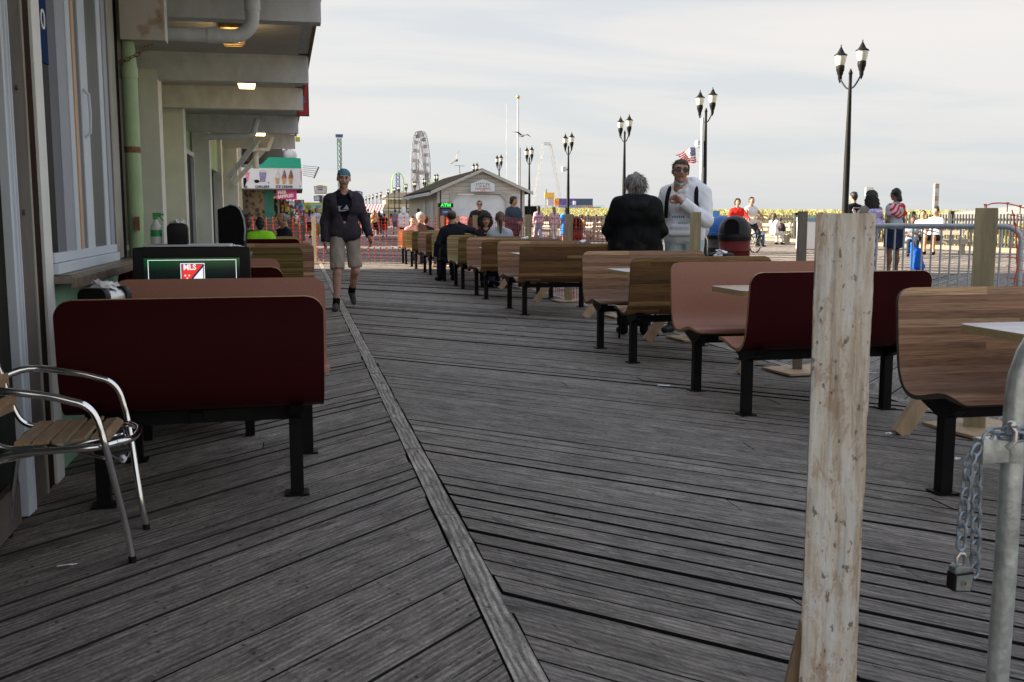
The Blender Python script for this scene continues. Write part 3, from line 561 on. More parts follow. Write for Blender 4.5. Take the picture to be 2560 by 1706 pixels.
# left row
LX=-.415
for (y,f,k,x,w,lb) in ((4.36,1,'maroon',LX,1.02,'large dark maroon bench back behind the aluminium armchair'),(5.15,-1,'maroon',LX+.02,1.06,'rose pink bench just behind the large maroon back'),
    (6.85,1,'maroon',-.60,1.0,'small maroon bench back behind the black monitor stand'),(7.75,-1,'maroon',-.64,1.0,'rose pink bench peeking over the small maroon back'),
    (11.4,1,'olive',-.50,1.1,'olive striped bench back in the left row'),(12.3,-1,'walnut',-.36,1.1,'brown bench right behind the olive striped back'),
    (15.5,1,'maroon',-.55,1.15,'dark red brown bench back in front of the lime green shirt'),(16.9,-1,'olive',-.55,1.15,'bench under the seated man in the lime green shirt'),):
    place_bench(k,x,y,f,lb,w,LG)
if True:
    _b=[o for o in bpy.data.objects if o.get('label','').startswith('large dark maroon')][0]; _b.rotation_euler=(0,0,R(2.2))
t=booth_table(1.02,.42,M['tabletop2']); t.location=(LX-.02,4.76,0); tag(t,'table hidden between the large maroon bench and the rose pink bench','table')
t=booth_table(1.02,.5,M['tabletop']); t.location=(-.62,7.3,0); tag(t,'small table between the second maroon and rose pink benches','table')
t=booth_table(1.1,.55,M['tabletop']); t.location=(-.5,17.4,0); tag(t,'table among the three seated people at the left','table')
# napkin dispensers
def dispenser(loc,rz,label,s=1):
    t=thing('napkin_dispenser',label,'napkin holder',loc,rz,'napkin dispensers on the tables'); t.scale=(s,s,s)
    def rr(w,h,r=.035):
        P=[(-w/2,0),(w/2,0)]
        for q in range(0,91,22): P.append((w/2-r+r*math.cos(R(q)),h-r+r*math.sin(R(q))))
        for q in range(90,181,22): P.append((-w/2+r+r*math.cos(R(q)),h-r+r*math.sin(R(q))))
        return P
    m=MB(); m.prism(rr(.125,.135),'y',-.055,.055); m.build('case',M['steel'],t,bevel=.004,smooth=True)
    for s_ in (-1,1): m=MB(); m.prism(rr(.135,.142),'y',s_*.075-.02,s_*.075+.02); m.build('end_plate',M['blackpl'],t,bevel=.006,smooth=True)
    m=MB(); rs=random.Random(int(loc[1]*100))
    for i in range(3):
        a=rs.uniform(0,2*PI); V=[]; n=6
        for u in range(n):
            for v in range(n):
                x=(u/(n-1)-.5)*.08; y=(v/(n-1)-.5)*.09; z=.135+.022*rs.random()+.018*math.cos(x*30+i)*math.cos(y*25+i*2)+.006*i-(x*x+y*y)*4
                V.append((x*math.cos(a)-y*math.sin(a)+rs.uniform(-.006,.006)+(.03 if i>2 else 0),x*math.sin(a)+y*math.cos(a),max(z,.11)))
        m.add(V,[(u*n+v,u*n+v+1,(u+1)*n+v+1,(u+1)*n+v) for u in range(n-1) for v in range(n-1)])
    m.build('napkins',M['napkin'],t,smooth=True)
dispenser((3.69,8.35,.745),R(28),'black napkin dispenser with loose white napkins beside the white hoodie man')
dispenser((3.53,12.3,.745),R(28),'black napkin dispenser on the table just left of the dark jacket')
dispenser((3.33,14.7,.745),R(25),'black napkin dispenser right of the ponytail woman')
dispenser((-.845,4.72,.745),R(-24),'black and chrome napkin dispenser beside the window sill at the left',1.05)
dispenser((-.80,7.2,1.02),R(4),'black napkin box beside the green spray bottle',1)
dispenser((-.50,8.9,.80),R(4),'chrome napkin dispenser by the black arcade cabinet',1)
# ---------------- monitor stand ----------------
t=thing('monitor_stand','black monitor stand showing a football league crest on green','display stand',(-.555,5.62,0),R(1))
m=MB(); m.box((0,.30,.55),(.54,.36,.82)); m.box((0,.3,.985),(.60,.46,.03)); m.build('cabinet',M['blackpl'],t,bevel=.008)
for s_ in (-1,1):
    for yy in (.02,.42): m=MB(); m.box((s_*.27,yy,.22),(.05,.05,.44)); m.build('leg',M['black'],t)
m=MB(); m.box((0,.05,.15),(.56,.05,.05)); m.build('crossbar',M['black'],t)
m=MB(); w,h,b=.60,.40,.055; zc=.84
for s_ in (-1,1): m.box((s_*(w-b)/2,0,zc),(b,.07,h)); m.box((0,0,zc+s_*(h-b)/2),(w-2*b,.07,b))
m.build('bezel',M['blackpl'],t,bevel=.006)
def screenmat():
    m=bpy.data.materials.new('monitor_picture'); m.use_nodes=True; q=m.node_tree; p=q.nodes['Principled BSDF']; tcn=N(q,'ShaderNodeTexCoord'); sp=N(q,'ShaderNodeSeparateXYZ'); q.links.new(tcn.outputs['Object'],sp.inputs[0])
    c=ramp(q,mth(q,'MULTIPLY',mth(q,'SUBTRACT',sp.outputs[2],.7),3),[(.30,(.0015,.004,.004)),(.66,(.002,.008,.006)),(.80,(.0,.045,.012)),(1,(.004,.12,.02))])
    p.inputs['Base Color'].default_value=(.01,.01,.01,1); p.inputs['Roughness'].default_value=.15; q.links.new(c,p.inputs['Emission Color']); p.inputs['Emission Strength'].default_value=.24; return m
m=MB(); m.box((0,.0,zc),(w-2*b,.04,h-2*b)); sc=m.build('screen',screenmat(),t)
glow=lambda n,c,e=.35: pm(n,tuple(x*.2 for x in c),.3,var=0,emit=c,es=e)
def pl(name,poly,mat,y0,y1,parent): m=MB(); m.prism(poly,'y',y0,y1); return m.build(name,mat,parent)
g=glow('screen_white',(.6,.62,.65)); gr=glow('screen_red',(.55,.03,.02)); gn=glow('screen_navy',(.005,.01,.05))
m=MB()
for s_ in (-1,1): m.box((s_*.225,-.021,zc-.0),(.003,.002,.27))
m.box((0,-.021,zc+.134),(.453,.002,.003)); m.build('screen_border',g,sc)
def crest(sc_,dz): return [(x*sc_,zc+.062+dz+z*sc_) for x,z in ((-.062,.055),(.062,.055),(.062,-.03),(.052,-.055),(.03,-.078),(0,-.09),(-.03,-.078),(-.052,-.055),(-.062,-.03))]
pl('crest_rim',crest(1,0),g,-.0235,-.022,sc); pl('crest_line',crest(.93,0),gn,-.025,-.0236,sc); pl('crest_field',crest(.86,0),g,-.0265,-.0251,sc)
q=crest(.86,0); pl('crest_red',[q[0],(q[1][0],q[1][1]),(-.035,zc+.062-.068),(-.045,zc+.062-.05),(-.0533,zc+.062-.026)],gr,-.028,-.0266,sc)
pl('crest_slash',[(.056,zc+.112),(.062,zc+.105),(-.036,zc-.011),(-.042,zc-.003)],gn,-.0295,-.0281,sc)
text('crest_letters','MLS',.042,g,sc,(-.014,-.030,zc+.095),sx=.9,bold=.001)
for i,(x,z) in enumerate(((-.038,.045),(-.018,.045),(-.028,.030))):
    st=[(x+(.007 if k%2==0 else .003)*math.sin(k*PI/5),zc+.007+z+(.007 if k%2==0 else .003)*math.cos(k*PI/5)) for k in range(10)]; pl('crest_star',st,g,-.0310,-.0296,sc)
lf=[]
for k in range(18):
    rr_=(.022 if k%2==0 else .008); lf.append((.16+rr_*math.sin(k*PI/9),zc-.03+rr_*math.cos(k*PI/9)))
pl('screen_leaf',lf,glow('screen_grey',(.06,.09,.07)),-.023,-.0215,sc)
# spray bottle
t=thing('spray_bottle','clear spray bottle with green trigger and label left of the black napkin box','spray bottle',(-.935,7.15,1.022))
m=MB(); m.lathe([(.033,0),(.037,.01),(.037,.10),(.030,.125),(.014,.15),(.014,.165)],16); m.build('bottle',pm('bottle_clear',(.55,.56,.52),.2,var=.1),t,smooth=True)
m=MB(); m.lathe([(.0375,.05),(.0375,.095)],16); m.build('bottle_label',pm('label_green',(.02,.26,.08),.4),t,smooth=True)
m=MB(); m.lathe([(.016,.165),(.016,.18)],12); m.box((.01,0,.195),(.055,.02,.028)); m.bar((.02,0,.19),(.05,0,.155),.012,.01); m.box((.045,0,.197),(.02,.012,.012)); m.build('trigger_head',pm('trigger_green',(.02,.30,.10),.4),t,bevel=.002)
t=thing('wall_ledge','off-white ledge holding the spray bottle and the black napkin box','shelf',(-.78,7.2,1.0)); m=MB(); m.box((0,0,0),(.66,.34,.035)); m.build('shelf_board',M['white_paint'],t,bevel=.004); m=MB(); m.box((-.2,.0,-.5),(.05,.05,1.0)); m.build('ledge_leg',M['white_paint'],t); m=MB(); m.box((.2,.0,-.5),(.05,.05,1.0)); m.build('ledge_leg',M['white_paint'],t)
# arcade cabinet (black, curved hood)
t=thing('arcade_cabinet','black arcade cabinet with a curved hood against the building','arcade machine',(-.68,10.2,0))
m=MB(); m.prism([(-.06,0),(.17,0),(.175,.95),(.185,1.08),(.175,1.18),(.15,1.26),(.115,1.305),(.06,1.32),(-.06,1.275)],'y',-.25,.28); m.build('cabinet_body',M['blackmatte'],t,bevel=.006)
m=MB(); m.tube([(.178,-.253,.98),(.188,-.253,1.08),(.178,-.253,1.185),(.152,-.253,1.265),(.115,-.253,1.31),(.05,-.253,1.325)],.008,6); m.build('hood_trim',M['galvfar'],t)
# ---------------- aluminium armchair ----------------
t=thing('aluminium_armchair','polished aluminium armchair with wooden slat seat at the left edge','chair',(-.845,3.77,0),R(1)); t.scale=(.87,1,1)
# local: +x = front of chair (towards the walkway), y = width
def ycurve(pts,k=6): return spline(pts,k)
HW=.20
for sy in (-1,1):
    y=sy*HW; ys=sy*(HW+.055)
    arm=[(-.30,ys*.75,.60),(-.18,ys,.635),(0,ys,.615),(.10,ys,.592),(.150,ys,.575),(.185,ys,.54),(.205,ys,.48),(.222,ys*.98,.40),(.262,y*.96,.15),(.285,y*.95,.012)]
    m=MB(); m.tube(ycurve(arm,5),.0135,12); o=m.build('arm_and_front_leg',M['chrome'],t,smooth=True)
    m=MB(); m.cyl((.285,y*.95,0),(.283,y*.95,.025),.0155,12); m.build('foot_cap',M['blackpl'],o)
    back=[(.24,y*.82,.425),(.17,y,.42),(.0,y,.415),(-.13,y,.41),(-.19,y,.39),(-.225,y*1.02,.33),(-.26,y*1.06,.16),(-.285,y*1.08,.012)]
    m=MB(); m.tube(ycurve(back,5),.0125,12); o=m.build('rear_leg_rail',M['chrome'],t,smooth=True)
    m=MB(); m.cyl((-.285,y*1.08,0),(-.283,y*1.08,.022),.0145,12); m.build('foot_cap',M['blackpl'],o)
    up=[(-.06,y*.96,.425),(-.14,y*.96,.425),(-.20,y*.95,.45),(-.235,y*.93,.52),(-.27,y*.9,.64),(-.30,y*.8,.74)]
    m=MB(); m.tube(ycurve(up,5),.0115,10); m.build('back_upright',M['chrome'],t,smooth=True)
m=MB(); m.tube(ycurve([(.24,-HW*.82,.425),(.285,-HW*.5,.422),(.295,0,.42),(.285,HW*.5,.422),(.24,HW*.82,.425)],4),.012,10); m.build('front_rail',M['chrome'],t,smooth=True); m=MB(); m.tube(ycurve([(.21,-HW,.40),(.245,-.1,.35),(.25,0,.34),(.245,.1,.35),(.21,HW,.40)],4),.006,8); m.build('lower_brace',M['chrome'],t,smooth=True); m=MB(); m.tube(ycurve([(-.30,-HW*.85,.74),(-.33,-.07,.77),(-.33,.07,.77),(-.30,HW*.85,.74)],4),.0115,10); m.build('top_rail',M['chrome'],t,smooth=True); m=MB()
m.tube([(-.2,HW,.38),(.2,-HW,.38)],.006,8); m.tube([(-.2,-HW,.38),(.2,HW,.38)],.006,8)
m.build('cross_tubes',M['chrome'],t,smooth=True)
for i,x in enumerate((-.10,-.032,.036,.104,.178)):
    m=MB(); zz=.437; hw=HW*.93
    if i==4: m.prism([(x-.032,zz),(x+.012,zz+.004),(x+.036,zz-.010),(x+.036,zz+.002),(x+.012,zz+.016),(x-.032,zz+.012)],'y',-hw*.9,hw*.9)
    else: m.prism([(x-.03,zz-.004),(x+.028,zz-.006+.004*i),(x+.028,zz+.008+.004*i),(x-.03,zz+.010)],'y',-hw,hw)
    m.build('seat_slat',M['seatwood'],t,bevel=.003)
for z,x in ((.52,-.225),(.60,-.25)):
    m=MB(); pts=[(x-.02*math.cos(q/6*PI-PI/2)*1.6,(-.5+q/6)*.40) for q in range(7)]
    for a,b in zip(pts,pts[1:]): m.bar((a[0],a[1],z),(b[0],b[1],z),.055,.013) if False else m.prism([(a[0]-.006,a[1]),(a[0]+.007,a[1]),(b[0]+.007,b[1]),(b[0]-.006,b[1])],'z',z-.03,z+.03)
    m.build('back_slat',M['seatwood'],t)
m=MB(); m.ball((.245,-.07,.345),.016,8,6); m.build('glide_bumper',pm('clear_bumper',(.7,.72,.75),.3),t,smooth=True)
# ---------------- posts, braces, mesh fence ----------------
PX=3.80
def post(y,mat,label,w=.095,h=1.235,x=PX,group='timber posts of the mesh fence',brace=True,plate=True,tilt=0,cat='post'):
    t=thing('fence_post',label,cat,(x,y,0),tilt,group)
    m=MB(); m.box((0,0,h/2+.012),(w,w,h),rot=(0,0,-math.atan2(x,y)-tilt)); m.build('post_shaft',mat,t,bevel=.004)
    if plate: m=MB(); m.box((.02,-.02,.016),(.46,.40,.016),rot=(0,0,R(6))); m.build('base_plate',M['pine'],t)
    if brace:
        m=MB(); m.bar((-.49,-.02,.0),(-.05,-.02,.62),.045,.09); m.build('brace',M['pine'],t)
    return t
post(4.92,M['ptwood'],'yellowish treated post standing in front of the metal barricade',w=.115,h=1.24,x=3.74)
post(7.11,M['greypost'],'weathered grey post just left of the whitewashed post',w=.075,h=1.235,x=3.80)
post(9.26,M['ptwood'],'treated post with a dark knot in front of the white hoodie',w=.105,h=1.24,x=3.81)
post(11.6,M['ptwood'],'treated post hidden behind the person in the dark jacket',x=3.86)
post(13.88,M['ptwood'],'treated post with mesh on both sides left of the dark jacket',x=3.79,w=.11)
for y,lb in ((16.6,'treated post beside the ponytail woman'),(19.0,'treated post behind the curly haired woman, left of the sunglasses man'),(21.8,'treated post left of the cap man'),(24.4,'treated post below the money machine sign'),(26.9,'corner post of the mesh fence')):
    post(y,M['ptwood'],lb,x=3.82,w=.11,brace=y<20)
post(26.95,pm('pale_pine_post',(.55,.46,.30),.7,var=.2,ns=3,stretch=(6,6,.8)),'pale post with a stop board in the mesh fence left of the walking man',x=.42,w=.11,brace=False)
# foreground whitewashed post (leaning slightly)
t=thing('whitewashed_post','tall peeling whitewashed timber post in the near foreground','post',tuple(at(2092,1000,1.85)*1),R(-27.0))
t.location.z=0
m=MB(); nz_=120; sec=[(-.05,-.0225),(-.03,-.0232),(-.01,-.023),(.01,-.0232),(.03,-.0228),(.05,-.0225),(.05,.0225),(-.05,.0225)]; rs=random.Random(4); V=[]
for k in range(nz_+1):
    z=1.207*k/nz_; bend=.003*math.sin(z*2.2)
    for i,(x,y) in enumerate(sec):
        e_=.0022*noise.noise(Vector((i*3.7,z*14,0)))+.0012*noise.noise(Vector((i*1.7,z*55,3)))
        cut=.0035*max(0,noise.noise(Vector((i*9.1,z*9,7)))-.25) if i in(0,5) else 0
        V.append((x*(1-cut*12)+e_*(1 if i in(0,5) else .3)+bend,y+e_*.6+cut,z+(.002*noise.noise(Vector((x*60,y*60,1))) if k==nz_ else 0)))
n8=8; m.add(V,[(k*n8+i,k*n8+(i+1)%n8,(k+1)*n8+(i+1)%n8,(k+1)*n8+i) for k in range(nz_) for i in range(n8)]+[tuple(range(n8-1,-1,-1)),tuple(nz_*n8+i for i in range(n8))]); m.build('post_shaft',M['wornpost'],t)
m=MB(); m.bar((-.10,.03,.0),(-.02,.03,.42),.028,.06); m.build('brace',M['pine'],t,bevel=.003)
# orange mesh
def mesh_panel(a,b,label,z0=.03,z1=1.2,cell=.088,dens=.045,sag=.02,knots=True,rows_n=13,name='safety_mesh',ncol=None,thin=.008):
    t=thing(name,label,'safety fence',(a[0],a[1],0),0,'orange safety mesh panels')
    L_=math.hypot(b[0]-a[0],b[1]-a[1]); dx_,dy_=(b[0]-a[0])/L_,(b[1]-a[1])/L_; nc=ncol or int(L_/.16)
    m=MB(); rs=random.Random(int(L_*100))
    cols=[]
    for i in range(nc+1):
        s_=i*L_/nc; row=[]
        for j in range(rows_n+1):
            f=j/rows_n; z=z0+(z1-z0)*f - sag*math.sin(PI*(s_/2.2%1))*f
            o=.018*math.sin(s_*3.1+f*4)+rs.gauss(0,.002); ss=s_+.022*math.sin(f*3+s_*1.1)
            row.append(Vector((dx_*ss-dy_*o,dy_*ss+dx_*o,z)))
        cols.append(row)
    for i in range(nc+1):
        for j in range(rows_n):
            p,q=cols[i][j],cols[i][j+1]; m.bar(p,q,thin,thin*.6)
            if knots:
                d=.024; c=q; ex=Vector((dx_,dy_,0))*d; ez=Vector((0,0,d*1.5)); m.add([c-ex,c-ez,c+ex,c+ez],[(0,1,2,3)])
    for j in range(0,rows_n+1):
        if rows_n-j<5 or knots is True:
            th=thin if rows_n-j<5 else thin*.6
            for i in range(nc): m.bar(cols[i][j],cols[i+1][j],th,th*.6)
    m.build('mesh_net',M['orangepl'],t); return t
for (ya,yb_,lb) in ((11.6,13.88,'orange mesh panel beside the dark jacket'),(13.88,16.6,'orange mesh panel right of the ponytail woman'),(16.6,19.0,'orange mesh panel in front of the blue sweatshirt man'),(19.0,21.8,'orange mesh panel in front of the sunglasses man'),(21.8,24.4,'orange mesh panel left of the grey cap'),(24.4,26.9,'orange mesh panel below the money machine')):
    mesh_panel((3.88,ya),(3.88,yb_),lb)
mesh_panel((-2.3,27.0),(.42,27.0),'orange mesh crossing the boardwalk left of the walking man')
mesh_panel((.48,27.0),(3.82,27.0),'orange mesh crossing the boardwalk right of the walking man')
# mesh strip on the right between treated post and barricade
pp=aty(2440,560,4.95); 
t=thing('torn_mesh','torn orange mesh strip with diamond knots at the right edge','safety fence',(3.74,4.95,0),0,'orange safety mesh panels')
m=MB()
def P3(px,py,d=4.95): 
    v=aty(px,py,d); return (v.x-3.74,v.y-4.95,v.z)
kn=[P3(2530,525),P3(2533,538),P3(2539,563),P3(2541,592),P3(2543,620),P3(2541,646),P3(2543,671),P3(2537,697),P3(2535,719),P3(2533,745),P3(2535,770)]
m.tube(kn,.0035,6)
for k in kn[1:]:
    e=.010; m.add([(k[0]-e,k[1],k[2]),(k[0],k[1]-.002,k[2]-e*1.1),(k[0]+e,k[1],k[2]),(k[0],k[1]-.002,k[2]+e*1.1)],[(0,1,2,3)])
for i,(l,r_) in enumerate(((P3(2519,534),P3(2562,545)),(P3(2519,560),P3(2562,573)),(P3(2517,586),P3(2562,600)),(P3(2515,614),P3(2562,622)),(P3(2515,640),P3(2562,655)),(P3(2515,665),P3(2562,680)),(P3(2515,692),P3(2562,706)),(P3(2515,716),P3(2562,726)))):
    k=kn[i+1]; m.tube([l,((l[0]+k[0])/2,l[1],(l[2]+k[2])/2-.004),k,r_],.002,5)
m.tube([P3(2466,525),P3(2467,514),P3(2480,509),P3(2500,508),P3(2517,509),P3(2540,514),P3(2562,521)],.0035,6)
for px,py in ((2463,512),(2519,508),(2551,515)):
    k=P3(px,py); m.add([(k[0]-.012,k[1],k[2]+.004),(k[0],k[1],k[2]-.016),(k[0]+.012,k[1],k[2]+.004)],[(0,1,2)]); m.tube([k,(k[0]+.001,k[1],k[2]-.05)],.003,5)
for py in (668,698,722): k=P3(2453,py); m.add([(k[0]-.006,k[1],k[2]-.012),(k[0]+.008,k[1],k[2]-.012),(k[0]+.008,k[1],k[2]+.012),(k[0]-.006,k[1],k[2]+.012)],[(0,1,2,3)])
m.build('mesh_net',M['orangepl'],t)
# ---------------- crowd barricades ----------------
a=at(2046,560,10.6); b=at(2556,560,9.3); a.z=b.z=0; d=(b-a); Lb=d.length; u=d.normalized()
t=thing('crowd_barricade','grey galvanised crowd barricade with thin bars behind the maroon bench','barricade',tuple(a),math.atan2(u.y,u.x))
m=MB(); zt=1.115; r=.027; q=.14
m.tube([(0,0,.02),(0,0,zt-q)]+[(q-q*math.cos(R(k)),0,zt-q+q*math.sin(R(k))) for k in range(15,90,15)]+[(q,0,zt),(Lb-q,0,zt)]+[(Lb-q+q*math.sin(R(k)),0,zt-q+q*math.cos(R(k))) for k in range(15,90,15)]+[(Lb,0,zt-q),(Lb,0,.02)],r,12); m.tube([(0,0,.2),(Lb,0,.2)],.02,10)
m.build('outer_frame',M['galvfar'],t,smooth=True)
n=int(Lb/.088)
for i in range(1,n): m=MB(); m.cyl((i*Lb/n,0,.2),(i*Lb/n,0,zt),.0095,8); m.build('bar',M['galvfar'],t,smooth=True)
for x in (.15,Lb-.15): m=MB(); m.bar((x,-.3,.02),(x,.3,.02),.04,.02); m.build('foot',M['galvfar'],t)
# near barricade
pb=at(2527,1200,1.9); 
t=thing('near_barricade','thick galvanised barricade pole with clamp at the right edge','barricade',(pb.x,pb.y,0))
m=MB(); r=.0205; zt=1.06; q=.20
pts=[(-.006,0,.02),(0,0,.5),(0,0,zt-q)]+[(q-q*math.cos(R(k)),0,zt-q+q*math.sin(R(k))) for k in range(12,91,13)]+[(1.6,0,zt+.01)]
m.tube(pts,r,20); m.tube([(0,0,.18),(1.6,0,.18)],.016,12); m.build('outer_frame',M['galv'],t,smooth=True)
for i in range(1,12): m=MB(); m.cyl((i*.13,0,.18),(i*.13,0,zt+.0),.008,10); m.build('bar',M['galv'],t,smooth=True)
m=MB(); m.box((-.036,.0,.766),(.078,.03,.047)); m.cyl((0,0,.742),(0,0,.79),.0245,20); m.build('clamp',M['galv'],t,bevel=.004,smooth=True)
m=MB(); m.bar((.1,-.3,.02),(.1,.3,.02),.03,.02); m.build('foot',M['galv'],t)
ch=thing('lock_chain','galvanised chain looped over the clamp of the near barricade','chain',(pb.x,pb.y,.79))
m=MB(); chain_pts(m,[(.09,-.030,-.004),(.03,-.032,.002),(-.03,-.02,.006),(-.063,-.012,.0)],.0085,.0032,.0225,1.7)
chain_pts(m,[(.05,-.03,.014),(-.02,-.03,.018),(-.055,-.012,.016),(-.082,-.010,-.02)],.0085,.0032,.0225,1.7,1)
chain_pts(m,[(-.080,-.010,-.012),(-.100,-.012,-.04),(-.108,-.014,-.13),(-.113,-.018,-.228)],.0085,.0032,.0225,1.7)
chain_pts(m,[(-.072,.004,-.045),(-.070,.002,-.12),(-.068,0,-.20),(-.066,0,-.29)],.0085,.0032,.0225,1.7,1)
m.build('chain_links',pm('chain_zinc',(.30,.35,.40),.42,metal=.6,var=.35,ns=60,bump=.2,bs=200),ch,smooth=True)
m=MB(); m.tube([(-.038,-.036,.030),(-.030,-.040,.018),(-.032,-.042,.0),(-.045,-.04,-.012)],.006,8); m.ball((-.034,-.036,.03),.009,8,6); m.build('hose_clamp',M['steel'],ch,smooth=True)
t=thing('padlock','silver padlock with a round keyhole hanging from the chain','padlock',(pb.x-.113,pb.y-.02,.512))
m=MB(); m.prism([(-.019,-.004),(.015,-.008),(.021,.028),(.018,.040),(-.010,.044),(-.018,.038)],'y',-.011,.011); m.build('lock_body',pm('lock_grey',(.22,.24,.24),.35,metal=.6,var=.2,ns=40),t,bevel=.003,smooth=True)
m=MB(); m.prism([(-.0205,-.0055),(.017,-.0095),(.0225,.028),(.019,.031),(-.0195,.029)],'y',-.0125,.0125); m.build('lock_sleeve',M['blackpl'],t,bevel=.003)
m=MB(); m.prism([(-.017,-.002),(.0135,-.0055),(.0185,.026),(-.0165,.025)],'y',-.0145,-.0126); m.cyl((.0,-.0165,.011),(.0,-.0144,.011),.0065,16); m.build('lock_face',pm('lock_plate',(.30,.33,.32),.35,metal=.5,var=.2,ns=40),t,smooth=True)
m=MB(); m.box((.0,-.0172,.011),(.004,.001,.006)); m.build('keyhole',M['rust'],t)
m=MB(); m.tube([(-.008,0,.042),(-.009,0,.056),(-.003,0,.064),(.005,0,.062),(.009,0,.054),(.009,0,.040)],.0042,8); m.build('shackle',M['steel'],t,smooth=True)
# litter
for i,(px,py,lb) in enumerate(((1660,968,'white wrapper lying on the boards before the maroon bench'),(2222,1090,'crumpled white paper scrap right of the whitewashed post'),(2393,1155,'white scrap between the black leg and the chain'),(2180,936,'pale plastic knife on the boards behind the whitewashed post'),(170,1420,'thin white straw paper on the boards below the armchair'))):
    r=ray(px,py); p=Vector((0,0,CH))+r*(-CH/r.z)
    rs=random.Random(i); m=MB(); V=[]; nn=5; sx,sy=((.032,.006) if i in(3,4) else (.016,.012))
    if i==0: sx,sy=.045,.02
    for a_ in range(nn):
        for b_ in range(nn): V.append(((a_/4-.5)*2*sx+rs.uniform(-.2,.2)*sx,(b_/4-.5)*2*sy+rs.uniform(-.2,.2)*sy,.004+rs.random()*(.012 if i in(1,2) else .004)))
    m.add(V,[(a_*nn+b_,a_*nn+b_+1,(a_+1)*nn+b_+1,(a_+1)*nn+b_) for a_ in range(nn-1) for b_ in range(nn-1)])
    o=m.build('litter',M['napkin']); o.location=(p.x,p.y,.006); o.rotation_euler=(0,0,rs.uniform(-.5,.5)); tag(o,lb,'litter')
# ---------------- people: implicit surfaces meshed with surface nets ----------------
def surface_nets(vol,org,h):
    s=vol<0
    nx,ny,nz=vol.shape
    c=[s[i:nx-1+i,j:ny-1+j,k:nz-1+k] for i in(0,1) for j in(0,1) for k in(0,1)]
    sm=sum(x.astype(np.int8) for x in c); act=(sm>0)&(sm<8)
    idx=-np.ones(act.shape,np.int64); ijk=np.argwhere(act); idx[act]=np.arange(len(ijk))
    acc=np.zeros((len(ijk),3)); cnt=np.zeros(len(ijk))
    I,J,K=ijk.T
    corners=[(i,j,k) for i in(0,1) for j in(0,1) for k in(0,1)]
    for a in range(8):
        for b in range(a+1,8):
            ca,cb=corners[a],corners[b]
            if sum(abs(x-y) for x,y in zip(ca,cb))!=1: continue
            va=vol[I+ca[0],J+ca[1],K+ca[2]]; vb=vol[I+cb[0],J+cb[1],K+cb[2]]
            m=(va<0)!=(vb<0); t=np.where(m,va/np.where(m,va-vb,1),0)
            for q in range(3): acc[:,q]+=np.where(m,ca[q]+t*(cb[q]-ca[q]),0)
            cnt+=m
    V=(ijk+acc/cnt[:,None])*h+org
    F=[]
    for ax in range(3):
        sl=[slice(1,-1)]*3
        a0=[slice(1,n-1) for n in (nx,ny,nz)]; a1=list(a0); a0[ax]=slice(0,(nx,ny,nz)[ax]-1); a1[ax]=slice(1,(nx,ny,nz)[ax])
        A=s[tuple(a0)]; Bq=s[tuple(a1)]; ch=np.argwhere(A!=Bq)
        if not len(ch): continue
        flip=A[tuple(ch.T)]
        off=np.array([1,1,1]); off[ax]=0; p=ch+off
        o=[q for q in range(3) if q!=ax]; e1=np.zeros(3,int); e1[o[0]]=1; e2=np.zeros(3,int); e2[o[1]]=1
        def g_(d): z=p-d; return idx[z[:,0],z[:,1],z[:,2]]
        q=np.stack([g_(e1+e2),g_(e2),g_(0*e1),g_(e1)],1)
        if ax==1: flip=~flip
        q[~flip]=q[~flip][:,::-1]; F.append(q)
    return V,np.concatenate(F) if F else np.zeros((0,4),int)
def d_cone(P,a,b,ra,rb):
    a=np.array(a,float);b=np.array(b,float);ba=b-a;l2=max(ba@ba,1e-9)
    t=np.clip(((P-a)@ba)/l2,0,1); return np.linalg.norm(P-a-t[...,None]*ba,axis=-1)-(ra+(rb-ra)*t)
def d_ell(P,c,r):
    r=np.array(r,float); q=(P-np.array(c))/r; k=np.linalg.norm(q,axis=-1); return (k-1)*r.min()*np.maximum(.6,np.minimum(1,k))
def smin(a,b,k):
    h=np.clip(.5+.5*(b-a)/k,0,1); return b+(a-b)*h-k*h*(1-h)
def field(prims,lo,hi,h,noise_amp=0,noise_f=1,post=None,seed=0):
    lo=np.array(lo)-2*h; n=np.ceil((np.array(hi)+2*h-lo)/h).astype(int)+1
    g=np.stack(np.meshgrid(*[lo[i]+h*np.arange(n[i]) for i in range(3)],indexing='ij'),-1)
    d=None
    for pr in prims:
        kind,k=pr[0],pr[-1]
        if kind=='c': v=d_cone(g,*pr[1:5])
        elif kind=='cc':   # cone cut flat at b plus optional flatten
            v=d_cone(g,*pr[1:5]); a=np.array(pr[1]);b=np.array(pr[2]); u=(b-a)/np.linalg.norm(b-a); v=np.maximum(v,(g-b)@u)
        elif kind=='e': v=d_ell(g,pr[1],pr[2])
        if pr[-2]=='sub': d=-smin(-d,v,k); continue
        d=v if d is None else smin(d,v,k)
    if noise_amp:
        r=np.random.default_rng(seed); nn=0
        for i in range(7):
            w=r.normal(0,1,3)*noise_f*(10+7*i); w[2]*=.75; nn=nn+np.sin(g@w+r.uniform(0,6)+2.2*np.sin(g[...,2]*9+i)+1.5*np.sin(g[...,0]*11+i))/(1+.35*i)
        d=d-noise_amp*.38*nn
    if post is not None: d=post(g,d)
    return surface_nets(d,lo,h)
